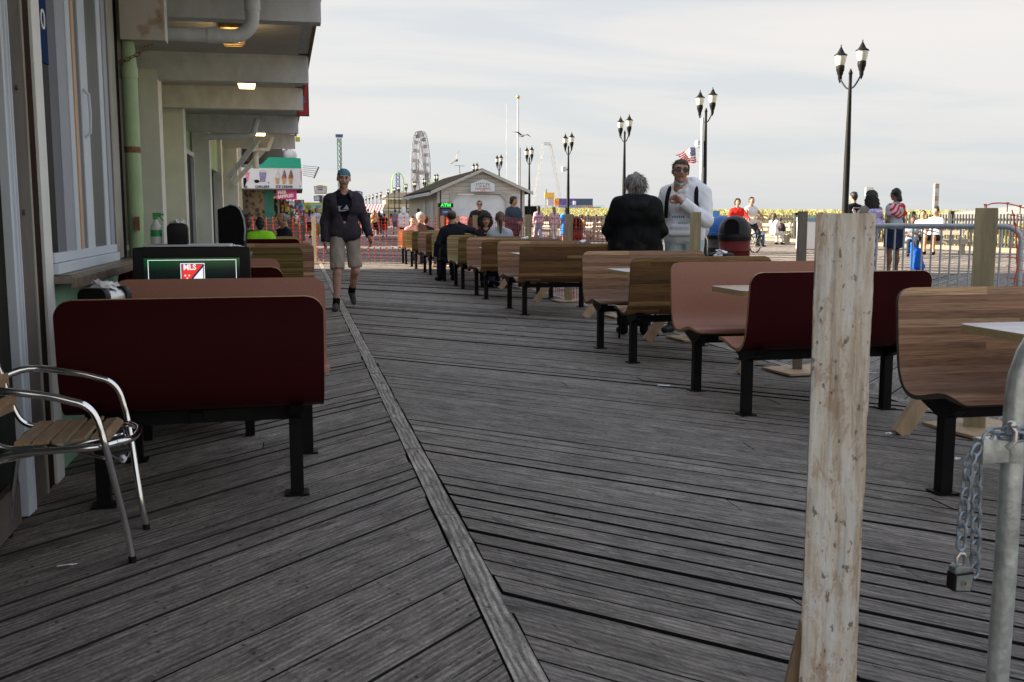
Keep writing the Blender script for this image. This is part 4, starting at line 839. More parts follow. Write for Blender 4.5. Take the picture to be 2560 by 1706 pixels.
def mk(name,parts,mats,parent,loc=None):
    """parts: list of (V,F,matindex array or int)"""
    Vs=[];Fs=[];Ms=[];b=0
    for V,F,mi in parts:
        Vs.append(V);Fs.append(F+b);b+=len(V);Ms.append(np.full(len(F),mi) if np.isscalar(mi) else mi)
    V=np.concatenate(Vs);F=np.concatenate(Fs);Mi=np.concatenate(Ms).astype(np.int32)
    me=bpy.data.meshes.new(name); me.vertices.add(len(V)); me.vertices.foreach_set('co',V.astype(np.float32).ravel())
    me.loops.add(F.size); me.loops.foreach_set('vertex_index',F.astype(np.int32).ravel()); me.polygons.add(len(F)); me.polygons.foreach_set('loop_start',np.arange(0,F.size,4,dtype=np.int32))
    for m in mats: me.materials.append(m)
    me.polygons.foreach_set('material_index',Mi); me.update(calc_edges=True); me.validate()
    me.polygons.foreach_set('use_smooth',[True]*len(me.polygons))
    o=bpy.data.objects.new(name,me); C.objects.link(o); o.parent=parent
    if loc is not None: o.location=loc
    return o
def skin(n,c): return pm('skin_'+n,c,.5,var=.09,ns=30)
SK={'fair':skin('fair',(.50,.28,.19)),'tan':skin('tan',(.40,.21,.135)),'shade':skin('ruddy',(.48,.27,.20)),'brown':skin('brown',(.20,.10,.06)),'olive':skin('olive',(.40,.22,.13)),'dark':skin('deep',(.12,.06,.038))}
def hm(n,c): return pm('hair_'+n,c,.55,var=.55,ns=26,stretch=(3,3,.6),bump=.5,bs=70)
HR={'black':hm('black',(.010,.008,.007)),'brown':hm('brown',(.035,.02,.012)),'grey':hm('grey',(.23,.21,.20)),'white':hm('white',(.5,.47,.42)),'blonde':hm('blonde',(.22,.14,.07)),'lbrown':hm('light_brown',(.10,.06,.035))}
LIP={}; EYE_W=pm('eye_white',(.55,.52,.50),.3,var=0); EYE_D=pm('eye_dark',(.02,.014,.01),.3,var=0); BROW=pm('brow_dark',(.03,.022,.018),.8,var=.2)
LIPM=pm('lips',(.26,.10,.085),.5,var=.1)
HEADC={}
def head_geo(res,stub=False):
    key=(round(res,4),stub)
    if key in HEADC: return HEADC[key]
    pr=[('e',(0,.012,.03),(.076,.097,.089),0,.01),('e',(0,-.03,-.02),(.063,.069,.083),0,.02),('c',(0,-.035,-.052),(0,-.066,-.092),.043,.022,0,.02),
        ('c',(-.042,-.085,.033),(.042,-.085,.033),.013,.013,0,.02),('e',(-.031,-.088,.008),(.019,.02,.013),'sub',.014),('e',(.031,-.088,.008),(.019,.02,.013),'sub',.014),
        ('e',(-.031,-.083,.008),(.014,.013,.011),0,.003),('e',(.031,-.083,.008),(.014,.013,.011),0,.003),
        ('c',(0,-.094,.016),(0,-.115,-.024),.008,.013,0,.012),('e',(-.013,-.103,-.027),(.009,.011,.008),0,.006),('e',(.013,-.103,-.027),(.009,.011,.008),0,.006),
        ('c',(-.02,-.094,-.053),(.02,-.094,-.053),.008,.008,0,.009),('e',(.043,-.06,-.02),(.02,.028,.02),0,.02),('e',(-.043,-.06,-.02),(.02,.028,.02),0,.02),
        ('e',(-.079,.012,-.0),(.010,.020,.031),0,.006),('e',(.079,.012,-.0),(.010,.020,.031),0,.006),('c',(0,.02,-.05),(0,.035,-.16),.052,.054,0,.025)]
    V,F=field(pr,(-.1,-.14,-.21),(.1,.12,.125),res)
    c=V[F].mean(1); x,y,z=abs(c[:,0]),c[:,1],c[:,2]; mi=np.zeros(len(F),int)
    mi[(y<-.085)&(x<.027)&(z<-.044)&(z>-.061)]=1
    ex=((x-.031)/.0155)**2+((z-.008)/.0075)**2; mi[(y<-.06)&(ex<1)]=2; mi[(y<-.06)&(ex<1)&(abs(x-.031)<.0065)]=3
    mi[(y<-.07)&(x>.014)&(x<.048)&(z>.028)&(z<.037)]=4
    HEADC[key]=(V,F,mi); return HEADC[key]
HANDC={}
def hand_geo(res,curl=.5):
    key=(round(res,4),curl)
    if key in HANDC: return HANDC[key]
    # hand-local: wrist at 0, fingers towards -z, thumb towards -y, palm facing -x
    pr=[('c',(0,0,.02),(0,0,-.03),.026,.024,0,.01),('c',(-.003,-.02,-.04),(-.003,.02,-.045),.017,.016,0,.02),('c',(-.003,-.022,-.075),(-.003,.024,-.07),.013,.012,0,.02)]
    for i,(y,l,r) in enumerate(((-.030,.075,.0092),(-.010,.083,.0095),(.011,.078,.0090),(.030,.062,.0080))):
        p=np.array([-.003,y,-.080]); a=.15+curl*.4
        for seg,(f,ra) in enumerate(((.45,1),(.30,.93),(.25,.85))):
            q=p+np.array([-math.sin(a),0,-math.cos(a)])*l*f; pr.append(('c',tuple(p),tuple(q),r*ra,r*ra*.94,0,.004)); p=q; a+=curl*.9
    pr+=[('c',(-.008,-.025,-.030),(-.022,-.050,-.062),.013,.011,0,.008),('c',(-.022,-.050,-.062),(-.030,-.055,-.088),.0105,.008,0,.004)]
    V,F=field(pr,(-.12,-.08,-.18),(.04,.06,.05),res); HANDC[key]=(V,F); return V,F
def rotm(yaw=0,pitch=0,roll=0): return np.array(Euler((R(pitch),R(roll),R(yaw))).to_matrix())
HAIRC={}
def hair_geo(style,res,seed=0):
    key=(style,round(res,4))
    if key in HAIRC: return HAIRC[key]
    facecut=lambda zt,yc: (lambda g,d: np.maximum(d,-np.maximum(g[...,1]-yc,g[...,2]-zt)))
    sh=('e',(0,.018,.036),(.086,.104,.094),0,.01)
    amp,f=.010,3.0; lo,hi=(-.16,-.15,-.2),(.16,.2,.2)
    if style=='short': pr=[sh,('c',(0,.06,-.01),(0,.065,-.05),.055,.045,0,.03)]; post=lambda g,d: np.maximum(np.maximum(d,-np.maximum(g[...,1]+.035-.35*(g[...,2]-.03),g[...,2]-.068)),-(g[...,2]+.035+ .0*g[...,1]) - np.maximum(0,g[...,1]))
    elif style=='receding': pr=[sh]; amp=.004; post=lambda g,d: np.maximum(np.maximum(d,-(g[...,1]+.0)),g[...,2]-.085)
    elif style=='fluffy': pr=[('e',(0,.02,.045),(.105,.112,.10),0,.01),('e',(0,.045,-.02),(.10,.08,.09),0,.03)]; amp=.018; post=facecut(.075,-.045)
    elif style=='mop': pr=[('e',(0,.0,.055),(.098,.112,.088),0,.01),('e',(.02,-.05,.08),(.07,.05,.045),0,.03)]; amp=.012; post=lambda g,d: np.maximum(np.maximum(d,-np.maximum(g[...,1]+.03,g[...,2]-.055)),-(g[...,2]+.03))
    elif style=='curly': pr=[('e',(0,.02,.04),(.125,.125,.115),0,.01),('e',(0,.03,-.04),(.14,.10,.10),0,.04)]; amp=.022; f=4.5; post=facecut(.066,-.035)
    elif style=='curlylong': pr=[('e',(0,.02,.03),(.12,.12,.115),0,.01),('e',(0,.05,-.08),(.14,.10,.15),0,.04),('e',(0,.07,-.18),(.13,.08,.13),0,.04)]; lo=(-.2,-.15,-.36); amp=.024; f=4; post=facecut(.066,-.035)
    elif style=='long': pr=[('e',(0,.018,.034),(.09,.108,.097),0,.01),('c',(0,.065,0),(0,.095,-.28),.085,.055,0,.04)]; lo=(-.16,-.15,-.40); post=facecut(.066,-.04)
    elif style=='ponytail': pr=[('e',(0,.018,.034),(.084,.104,.095),0,.01),('c',(0,.11,.05),(.01,.145,-.02),.030,.036,0,.03),('c',(.01,.145,-.02),(.01,.13,-.24),.036,.016,0,.02)]; lo=(-.14,-.15,-.32); hi=(.14,.24,.2); amp=.006; post=facecut(.070,-.045)
    elif style=='lowtail': pr=[('e',(0,.018,.04),(.092,.108,.10),0,.01),('c',(.01,.11,-.03),(.02,.14,-.10),.05,.045,0,.03)]; lo=(-.14,-.15,-.2); hi=(.14,.24,.2); post=facecut(.070,-.045)
    elif style=='bun': pr=[('e',(0,.018,.034),(.085,.105,.096),0,.01),('e',(0,.085,.125),(.045,.045,.042),0,.015)]; hi=(.14,.2,.24); amp=.006; post=facecut(.075,-.045)
    elif style=='hood': pr=[('e',(0,.02,.02),(.115,.13,.135),0,.01),('c',(0,.05,-.05),(0,.08,-.14),.11,.12,0,.05)]; lo=(-.2,-.2,-.3); hi=(.2,.25,.2); amp=.004; post=facecut(.09,-.06)
    elif style=='cap': pr=[('e',(0,.008,.05),(.086,.106,.08),0,.01),('e',(0,-.115,.045),(.065,.07,.012),0,.02)]; hi=(.12,.2,.2); lo=(-.12,-.22,-.1); amp=.0; post=lambda g,d: np.maximum(d,.032-g[...,2])
    elif style=='bandana': pr=[('e',(0,.012,.040),(.085,.105,.092),0,.01)]; amp=.002; post=lambda g,d: np.maximum(d,.046-g[...,2]-.45*np.maximum(0,g[...,1]))
    V,F=field(pr,lo,hi,res,amp,f,post,seed); HAIRC[key]=(V,F); return V,F
STAND=dict(ankL=(.11,0,.085),ankR=(-.11,0,.085),kneeL=(.105,-.01,.48),kneeR=(-.105,-.01,.48),hipL=(.09,0,.90),hipR=(-.09,0,.90),pel=(0,0,.97),wai=(0,0,1.10),che=(0,.0,1.28),nck=(0,.02,1.46),
   shL=(.172,.01,1.388),shR=(-.172,.01,1.388),elL=(.225,.03,1.12),elR=(-.225,.03,1.12),wrL=(.22,-.04,.87),wrR=(-.22,-.04,.87),toeL=None,toeR=None)
def sitpose(lean=0,d=.0):
    p=dict(STAND); 
    for k in ('pel','wai','che','nck','shL','shR','elL','elR','wrL','wrR','hipL','hipR'): 
        v=p[k]; z=v[2]-.42; p[k]=(v[0],v[1]+lean*(z-.5),z)
    p['kneeL']=(.12,-.42,.50);p['kneeR']=(-.12,-.42,.50);p['ankL']=(.13,-.42,.085);p['ankR']=(-.13,-.42,.085)
    p['elL']=(.25,-.10,.72);p['elR']=(-.25,-.10,.72);p['wrL']=(.10,-.34,.76);p['wrR']=(-.10,-.34,.76)
    return p
def person(name,label,loc,face,H_=1.75,pose=None,over=None,fat=1.0,hair='short',hairc='black',sk='tan',top=None,sleeve='long',hem=.86,bottom=None,blen='long',shoes=None,head=(0,0,0),res=.02,hres=None,legs=True,top2=None,shoulder=1.0,curl=.5,extra=None,cat='person',headoff=(0,0,0),collar=True,loose=1.0,group=None,under=None,frontcut=None,wrk=1.0):
    """local -y is the way the person faces; face = degrees turned from facing the camera side (-Y)"""
    p=dict(pose or STAND)
    if over: p.update(over)
    s=H_/1.75; t=thing('person',label,cat,loc,R(face),group); t.scale=(s,s,s)
    for k in ('shL','shR'): v=p[k]; p[k]=(v[0]*shoulder,v[1],v[2])
    A={k:(np.array(v,float) if v is not None else None) for k,v in p.items()}
    hr_=hres or max(.006,res*.55); seed=sum(map(ord,label))%1000
    w=fat
    def torso(e,k=.05):
        L_=[]
        def oval(c,hw,r,kk): c=np.array(c); L_.append(('c',tuple(c-[hw,0,0]),tuple(c+[hw,0,0]),r+e,r+e,0,kk))
        oval(A['pel'],.075*w,.098*w,.01); oval(A['wai'],.06*w,.098*w,k); oval(A['che'],.085*w,.108*w,k)
        L_.append(('c',tuple(A['che']*.35+A['shL']*.65),tuple(A['che']*.35+A['shR']*.65),.085*w+e,.085*w+e,0,k))
        L_.append(('c',tuple(A['shL']*.9+A['nck']*.1),tuple(A['shR']*.9+A['nck']*.1),.050+e,.050+e,0,k))
        for q_ in 'LR': L_.append(('c',tuple(A['nck']+[0,.01,.015]),tuple(A['sh'+q_]*.8+A['nck']*.2),.045+e*.6,.045+e,0,k))
        return L_
    def limb(a,b,ra,rb,k=.02,e=0): return ('c',tuple(a),tuple(b),ra+e,rb+e,0,k)
    pr=torso(0)+[limb(A['nck']-[0,0,.03],A['nck']+[0,-.005,.06],.058,.05,.03)]
    for sd in 'LR':
        pr+=[limb(A['sh'+sd],A['el'+sd],.048,.037),limb(A['el'+sd],A['wr'+sd],.037,.025)]
        if legs:
            kn,an=A['knee'+sd],A['ank'+sd]
            pr+=[limb(A['hip'+sd],kn,.085*min(w,1.2),.054,.04),limb(kn,an,.05,.036),('e',tuple(kn*.68+an*.32+np.array([0,.018,0])),(.05,.052,.10),0,.03)]
    toes={}
    for sd in 'LR':
        an=A['ank'+sd]; to=A['toe'+sd]
        if to is None: to=an+np.array([.03 if sd=='L' else -.03,-.15,-.05])
        toes[sd]=to
        if legs: pr.append(limb(an+[0,.02,-.04],to,.034,.026,.03))
    allp=np.array([v for v in A.values() if v is not None]+list(toes.values()))
    lo=allp.min(0)-.17*max(w,1); hi=allp.max(0)+.17*max(w,1); lo[2]=max(lo[2],-.03) if legs else A['pel'][2]-.16
    hi[2]=A['nck'][2]+.08; hi[2]=max(hi[2],allp[:,2].max()+.08)
    Vb,Fb=field(pr,lo,hi,res)
    parts=[(Vb,Fb,0)]
    hc=A['nck']+np.array([0,-.03,.185])+np.array(headoff); RM=rotm(*head)
    Vh,Fh,mh=head_geo(hr_); parts.append((Vh@RM.T+hc,Fh,mh))
    for sd in 'LR':
        d=A['wr'+sd]-A['el'+sd]; d/=np.linalg.norm(d); z=-d; out=np.array([1 if sd=='L' else -1,0,0.]); 
        palm=p.get('palm'+sd); xax=np.array(palm,float) if palm is not None else out*1.0
        xax=xax-z*(xax@z); xax/=np.linalg.norm(xax); yax=np.cross(z,xax)
        if sd=='R': yax=-yax     # mirrored hand
        m=np.stack([xax,yax,z],1)
        Vn,Fn=hand_geo(max(.0055,hr_*.8),curl); 
        if (np.linalg.det(m)<0): Fn=Fn[:,::-1]
        parts.append((Vn@m.T+A['wr'+sd],Fn,0))
    body=mk('body',parts,[SK[sk],LIPM,EYE_W,EYE_D,BROW],t)
    if hair:
        V,F=hair_geo(hair,hr_,seed); mk('cap' if hair=='cap' else 'bandana' if hair=='bandana' else 'hood' if hair=='hood' else 'hair',[(V@RM.T+hc,F,0)],[HR[hairc] if isinstance(hairc,str) else hairc],t)
    if hair in('cap','bandana'):
        V,F=hair_geo('receding',hr_,seed); mk('hair',[(V@RM.T+hc,F,0)],[HR['grey'] if hair=='bandana' else HR['brown']],t)
    e=.014*loose
    if bottom is not None and legs:
        L_=[q for q in torso(e*.8)[:2]]; cut={'long':.93,'shorts':None,'skirt':None}
        for sd in 'LR':
            kn,an,hp=A['knee'+sd],A['ank'+sd],A['hip'+sd]
            if blen=='long':
                L_+=[limb(hp,kn,.088*min(w,1.2)+e,.062+e,.04),('cc',tuple(kn),tuple(kn+(an-kn)*.95),.062+e,.05+e,0,.03)]
            elif blen=='shorts': L_.append(('cc',tuple(hp),tuple(hp+(kn-hp)*.88),.088*min(w,1.15)+e*.6,.072+e*.7,0,.018))
            elif blen=='mid': L_+=[limb(hp,kn,.09+e,.075+e,.04),('cc',tuple(kn),tuple(kn+(an-kn)*.3),.07+e,.07+e,0,.03)]
            elif blen=='skirt': L_.append(('cc',tuple(hp),tuple(hp+(kn-hp)*.75),.10+e,.12+e,0,.12))
        zt=A['wai'][2]+.02
        Vp,Fp=field(L_,lo-.02,[hi[0],hi[1],zt+.05],res,.007*loose,1.2,lambda g,d:np.maximum(d,g[...,2]-zt),seed+1)
        mk('trousers' if blen=='long' else 'skirt' if blen=='skirt' else 'shorts',[(Vp,Fp,0)],[bottom],t)
    if top is not None:
        def topprims(e,sl):
            L_=torso(e)
            L_.append(('c',tuple(A['pel']-[.08*w,0,-.02]),tuple(A['pel']+[.08*w,0,.02]),.105*w+e,.105*w+e,0,.05))
            if hem<.80: 
                c=A['pel']-np.array([0,0,.10]); L_.append(('c',tuple(c-[.09*w,0,0]),tuple(c+[.09*w,0,0]),.105*w+e,.105*w+e,0,.05))
            for sd in 'LR':
                a,b,c=A['sh'+sd],A['el'+sd],A['wr'+sd]
                if sl=='long': L_+=[limb(a,b,.054,.046,.03,e),('cc',tuple(b),tuple(b+(c-b)*.97),.046+e,.034+e,0,.02)]
                elif sl=='short': L_.append(('cc',tuple(a),tuple(a+(b-a)*.62),.056+e,.056+e,0,.03))
            return L_
        zh=hem if p['pel'][2]>.8 else hem-.42
        nk=A['nck']
        def pst(g,d): 
            d=np.maximum(d,zh+.012*np.sin(g[...,0]*9+seed)-g[...,2]) if True else d
            return d
        if not legs or p['pel'][2]<.8: zh=min(zh,A['pel'][2]-.10)
        # hem only cuts the trunk, never a lowered forearm: cut trunk prims and sleeves separately
        tr=[q for q in topprims(e,'none')]; sl=[q for q in topprims(e,sleeve)][len(tr):] if sleeve in('long','short') else []
        glo=lo.copy(); ghi=hi.copy(); glo[2]=min(zh,allp[:,2].min() if False else zh)-.02
        if sleeve=='long': glo[2]=min(glo[2],A['wrL'][2],A['wrR'][2])-.06
        h=res; l0=np.array(glo)-2*h; n=np.ceil((np.array(ghi)+2*h-l0)/h).astype(int)+1
        g=np.stack(np.meshgrid(*[l0[i]+h*np.arange(n[i]) for i in range(3)],indexing='ij'),-1)
        def ev(L_):
            d=None
            for q in L_:
                if q[0]=='cc':
                    v=d_cone(g,*q[1:5]); a=np.array(q[1]);b=np.array(q[2]); u=(b-a)/np.linalg.norm(b-a); v=np.maximum(v,(g-b)@u)
                else: v=d_cone(g,*q[1:5])
                d=v if d is None else smin(d,v,q[-1])
            return d
        d=np.maximum(ev(tr),zh+.010*np.sin(g[...,0]*11+seed)-g[...,2])
        if sl: d=smin(d,ev(sl),.025)
        r=np.random.default_rng(seed); nn=0
        for i in range(8):
            wv=r.normal(0,1,3)*(10+8*i); nn=nn+np.sin(g@wv+r.uniform(0,6)+2.4*np.sin(g[...,2]*8+i)+1.8*np.sin(g[...,0]*10+i))/(1+.35*i)
        d=d-.0026*loose*wrk*nn
        if frontcut is not None: d=np.maximum(d,-np.maximum(np.abs(g[...,0]-frontcut[0])-frontcut[1](g[...,2]),g[...,1]+.01))
        if collar: # neckline
            d=np.maximum(d,.062-np.linalg.norm((g-(nk+np.array([0,-.045,.075])))*[1,1,.9],axis=-1))
        V,F=surface_nets(d,l0,h); mk('top' if sleeve!='none' else 'tank_top',[(V,F,0)],[top],t)
    if under is not None:
        V,F=field(torso(.007),[lo[0],lo[1],1.0],[hi[0],hi[1],A['nck'][2]+.02],res,.0012,1,lambda g,d:np.maximum(np.maximum(d,1.0-g[...,2]),.058-np.linalg.norm(g-(A['nck']+np.array([0,-.045,.06])),axis=-1)),seed+3); mk('t_shirt',[(V,F,0)],[under],t)
    if shoes is not None and legs:
        for sd in 'LR':
            an=A['ank'+sd]; to=toes[sd]
            V,F=field([('c',tuple(an+[0,.03,-.035]),tuple(to+[0,-.01,0]),.043,.036,0,.02),('c',tuple(an+[0,.015,.0]),tuple(an+[0,.01,-.03]),.046,.046,0,.02)],np.minimum(an,to)-.1,np.maximum(an,to)+.1,max(.008,res*.7))
            mk('shoe',[(V,F,0)],[shoes],t)
    if extra: extra(t,A,hc,RM,mk)
    return t
def strands(t,hc,RM,n,ln,wd,mats,rad=(.098,.112,.10),cy=.02,cz=.035,zmin=-.7,yface=-.35,droop=.8,seed=1,drop=0):
    rs=np.random.default_rng(seed); V=[];F=[];Mi=[]
    for i in range(n):
        while True:
            d=rs.normal(0,1,3); d/=np.linalg.norm(d)
            if d[2]>zmin and not (d[1]<yface and d[2]<.45): break
        p=np.array([0,cy,cz])+d*np.array(rad)*(.92+.06*rs.random()); dr=d*.55+rs.normal(0,.55,3)+np.array([0,.2,-.2-drop]); dr/=np.linalg.norm(dr)
        sd=np.cross(dr,d); sd/=np.linalg.norm(sd)+1e-6; L_=ln*(.5+rs.random()); b=len(V)
        for k in range(5):
            f=k/4; q=p+dr*L_*f+d*.010*math.sin(f*3)+np.array([0,0,-droop*L_*f*f]); w_=wd*(1-f*.8)*(1 if k else .6)
            V.append(RM@(q-sd*w_)+hc);V.append(RM@(q+sd*w_)+hc)
        for k in range(4): F.append((b+2*k,b+2*k+1,b+2*k+3,b+2*k+2)); Mi.append(i%len(mats))
    mk('hair_locks',[(np.array(V),np.array(F),np.array(Mi))],mats,t)
cl=lambda n,c,v=.10,ns=7,**k: pm('cloth_'+n,c,.85,var=v,ns=ns,bump=.15,bs=120,spec=.2,**k)
def shades(t,hc,RM,w=.066,col=None):
    m=MB()
    for s_ in (-1,1):
        m.prism([(s_*x,z) for x,z in ((.006,.020),(.060,.024),(.064,.008),(.052,-.012),(.022,-.013),(.008,.002))],'y',-.104,-.096); m.bar((s_*.066,-.095,.016),(s_*.082,.01,.012),.006,.012)
    m.box((0,-.1,.018),(.03,.008,.008))
    for i,v in enumerate(m.v): m.v[i]=tuple(RM@np.array(v)+hc)
    m.build('sunglasses',pm('sunglass_black',(.005,.005,.006),.12),t)
# --- the walking man
def ex_walk(t,A,hc,RM,mk):
    def lg(px,pz): return (px,-.137+2.2*px*px,pz)
    m=MB(); white=pm('logo_white',(.42,.42,.44),.7)
    def flat(poly,dy=0): m.add([lg(a,b) for a,b in poly]+[(x,y+.004,z) for x,y,z in [lg(a,b) for a,b in poly]],[tuple(range(len(poly))),tuple(range(2*len(poly)-1,len(poly)-1,-1))])
    flat([(-.085,1.300),(-.040,1.307),(-.055,1.290),(-.058,1.272),(-.050,1.262),(.012,1.266),(.028,1.272),(.03,1.266),(-.02,1.252),(-.068,1.250),(-.076,1.262),(-.072,1.280)])
    flat([(-.035,1.272),(-.020,1.284),(-.006,1.300),(.004,1.318),(.014,1.306),(.022,1.290),(.026,1.275),(.008,1.272)])
    cx_,cz_=-.028,1.285
    m.v=[((x-cx_)*1.25+cx_,y,(z-cz_)*1.25+cz_) for x,y,z in m.v]
    m.build('shirt_emblem',white,t)
    col=cl('shirt_plum',(.045,.037,.052),.25,12)
    m=MB()
    for s_ in (-1,1):
        m.add([(s_*.045,-.055,1.50),(s_*.085,-.02,1.515),(s_*.105,-.085,1.43),(s_*.065,-.135,1.41),(s_*.05,-.045,1.485),(s_*.09,-.01,1.50),(s_*.108,-.075,1.42),(s_*.066,-.120,1.40)],[(0,1,2,3),(7,6,5,4),(0,3,7,4),(1,5,6,2),(2,6,7,3),(0,4,5,1)])
        m.build('collar_and_pocket',col,t)
    for sd in 'LR':
        an=A['ank'+sd]; V,F=field([('cc',tuple(an+[0,.01,-.03]),tuple(an+(A['knee'+sd]-an)*.2),.044,.046,0,.01)],an-.1,an+.16,.01); mk('sock',[(V,F,0)],[M['blackmatte']],t)
walkpose=dict(STAND); walkpose.update(kneeR=(-.115,-.10,.475),ankR=(-.135,-.10,.085),toeR=(-.17,-.25,.03),hipR=(-.095,-.01,.89),hipL=(.095,0,.9),kneeL=(.125,-.03,.49),ankL=(.115,.33,.23),toeL=(.13,.29,.07),elR=(-.235,.05,1.12),wrR=(-.25,-.04,.86),elL=(.25,.02,1.14),wrL=(.30,-.10,.92),palmL=(1,.5,0),palmR=(-1,.3,0))
plum=cl('shirt_plum',(.045,.037,.052),.25,12)
def openfront_person():
    t=person('person','man walking towards the camera in an open plum shirt, khaki shorts and blue headband',(.60,13.25,0),4,1.80,pose=walkpose,hair='bandana',hairc=cl('cyan',(.07,.20,.28),.4,16),sk='shade',top=plum,hem=.84,bottom=cl('khaki',(.36,.315,.265),.10,9),blen='shorts',shoes=cl('shoe_grey',(.055,.055,.06),.5,14),res=.012,hres=.006,head=(-4,4,2),extra=ex_walk,loose=1.35,curl=.45,shoulder=1.04,under=cl('navy_tee',(.006,.008,.018)),frontcut=(-.012,lambda z: -.004+.092*np.clip((z-1.07)/.24,0,1)))
    return t
openfront_person()
# --- person in the dark jacket, from behind
def ex_gray(t,A,hc,RM,mk):
    j=cl('jacket_black',(.012,.013,.015))
    V,F=field([('c',(-.10,.075,1.44),(.10,.075,1.44),.075,.075,0,.04),('c',(-.06,.135,1.38),(.06,.135,1.38),.06,.06,0,.04)],(-.25,-.02,1.28),(.25,.25,1.54),.012,.010,1.3); mk('jacket_hood',[(V,F,0)],[j],t); strands(t,hc,RM,900,.045,.0035,[HR['grey'],hm('silver',(.34,.32,.31)),hm('darkgrey',(.05,.045,.042))],drop=.2)
jk=pm('jacket_mottled',(.045,.038,.035),.7,var=.5,ns=3.6,bump=.4,bs=30,spec=.15,col2=(.0045,.005,.006),thr=(.54,.72))
person('person','broad person seen from behind in a dark jacket with curly grey hair',tuple(at(1583,900,10.35).xy)+(0,),168,1.66,headoff=(0,0,-.045),fat=1.42,hair='fluffy',hairc='grey',sk='fair',top=jk,hem=.72,bottom=cl('black_trouser',(.01,.01,.012)),shoes=M['blackmatte'],res=.014,hres=.007,over=dict(elL=(.29,-.02,1.12),elR=(-.29,-.02,1.12),wrL=(.20,-.22,.98),wrR=(-.20,-.22,.98),shL=(.20,.02,1.395),shR=(-.20,.02,1.395),nck=(0,.02,1.45)),extra=ex_gray,loose=1.5,collar=False)
# --- white hoodie man
def ex_hood(t,A,hc,RM,mk):
    wh=cl('hoodie_white',(.84,.85,.91),.04,5)
    shades(t,hc,RM); strands(t,hc,RM,200,.016,.003,[HR['brown'],HR['black']],rad=(.084,.101,.091),zmin=.25,yface=-.4,drop=.3)
    V,F=field([('c',(-.07,.085,1.49),(.07,.085,1.49),.075,.075,0,.04),('c',(-.085,.02,1.50),(-.03,-.085,1.42),.040,.032,0,.03),('c',(.085,.02,1.50),(.03,-.085,1.42),.040,.032,0,.03)],(-.2,-.15,1.32),(.2,.22,1.62),.01,.004,1.2); mk('hoodie_hood',[(V,F,0)],[wh],t)
    m=MB()
    for s_ in (-1,1): m.tube(spline([(s_*.125,.10,1.475),(s_*.13,.0,1.482),(s_*.14,-.10,1.42),(s_*.15,-.140,1.30),(s_*.165,-.10,1.16)],4),.021,8)
    m.build('backpack_straps',M['blackmatte'],t,smooth=True)
    V,F=field([('c',(-.06,.20,1.36),(.06,.20,1.36),.10,.10,0,.04),('c',(-.07,.22,1.05),(.07,.22,1.05),.13,.13,0,.06)],(-.25,.03,.88),(.25,.4,1.5),.016,.006,1); mk('backpack',[(V,F,0)],[pm('backpack_pale',(.50,.53,.60),.6,var=.1)],t)
    m=MB(); mk_=np.array([(-.055,-.060,-.100),(0,-.088,-.122),(.055,-.060,-.100),(.052,-.04,-.118),(0,-.078,-.145),(-.052,-.04,-.118)]); m.add([tuple(RM@v+hc+np.array([0,-.012,-.0])) for v in mk_]+[tuple(RM@v+hc) for v in mk_],[(0,1,4,5),(1,2,3,4),(11,10,7,6),(10,9,8,7),(0,6,7,1),(1,7,8,2),(2,8,9,3),(3,9,10,4),(4,10,11,5),(5,11,6,0)]); m.build('chin_mask',pm('mask_blue',(.36,.52,.60),.8),t)
    # printed picture and zig-zag on the front
    m=MB()
    def fr(x,z): return (x,-.150-.03*math.cos(x*9)+.02*(1.3-z),z)
    for i in range(6): m.add([fr(-.085+i*.022,1.165),fr(-.072+i*.022,1.18),fr(-.063+i*.022,1.165),fr(-.076+i*.022,1.15)],[(0,1,2,3)])
    m.build('print_zigzag',pm('print_teal',(.03,.25,.30),.7),t)
    m=MB(); rs=random.Random(3)
    for i in range(16): x=rs.uniform(-.08,.02);z=rs.uniform(1.2,1.33); m.add([fr(x,z),fr(x+.016,z+.02),fr(x+.02,z+.04),fr(x+.004,z+.02)],[(0,1,2,3)])
    m.build('print_figure',pm('print_pink',(.62,.42,.42),.7),t)
    V,F=field([('c',(-.10,-.145,1.0),(.10,-.145,1.0),.030,.030,0,.02),('c',(-.08,-.150,1.07),(.08,-.150,1.07),.024,.024,0,.05)],(-.2,-.2,.94),(.2,-.08,1.13),.01); mk('front_pocket',[(V,F,0)],[wh],t)
white=cl('hoodie_white',(.84,.85,.91),.04,5)
person('person','man in a white hoodie and sunglasses with a backpack, one hand raised to his chest',tuple(at(1704,900,10.6).xy)+(0,),-36,1.81,headoff=(-.01,-.03,-.035),fat=1.0,hair='short',hairc='brown',sk='tan',top=white,hem=.90,bottom=cl('pale_teal',(.45,.60,.62)),shoes=pm('sneaker_black',(.012,.014,.012),.6,var=.6,ns=8),res=.012,hres=.006,
  over=dict(elL=(.25,-.12,1.13),wrL=(.03,-.25,1.31),palmL=(.2,1,.3),elR=(-.26,-.03,1.12),wrR=(-.24,-.15,.90),shL=(.19,.0,1.40),shR=(-.19,-.0,1.40),nck=(-.02,-.02,1.46)),head=(22,-4,4),extra=ex_hood,loose=1.6,wrk=.6,curl=.9)
# helper to put a person where the photo shows the head
def spot(px,d): v=at(px,544,d); return (v.x,v.y,0)
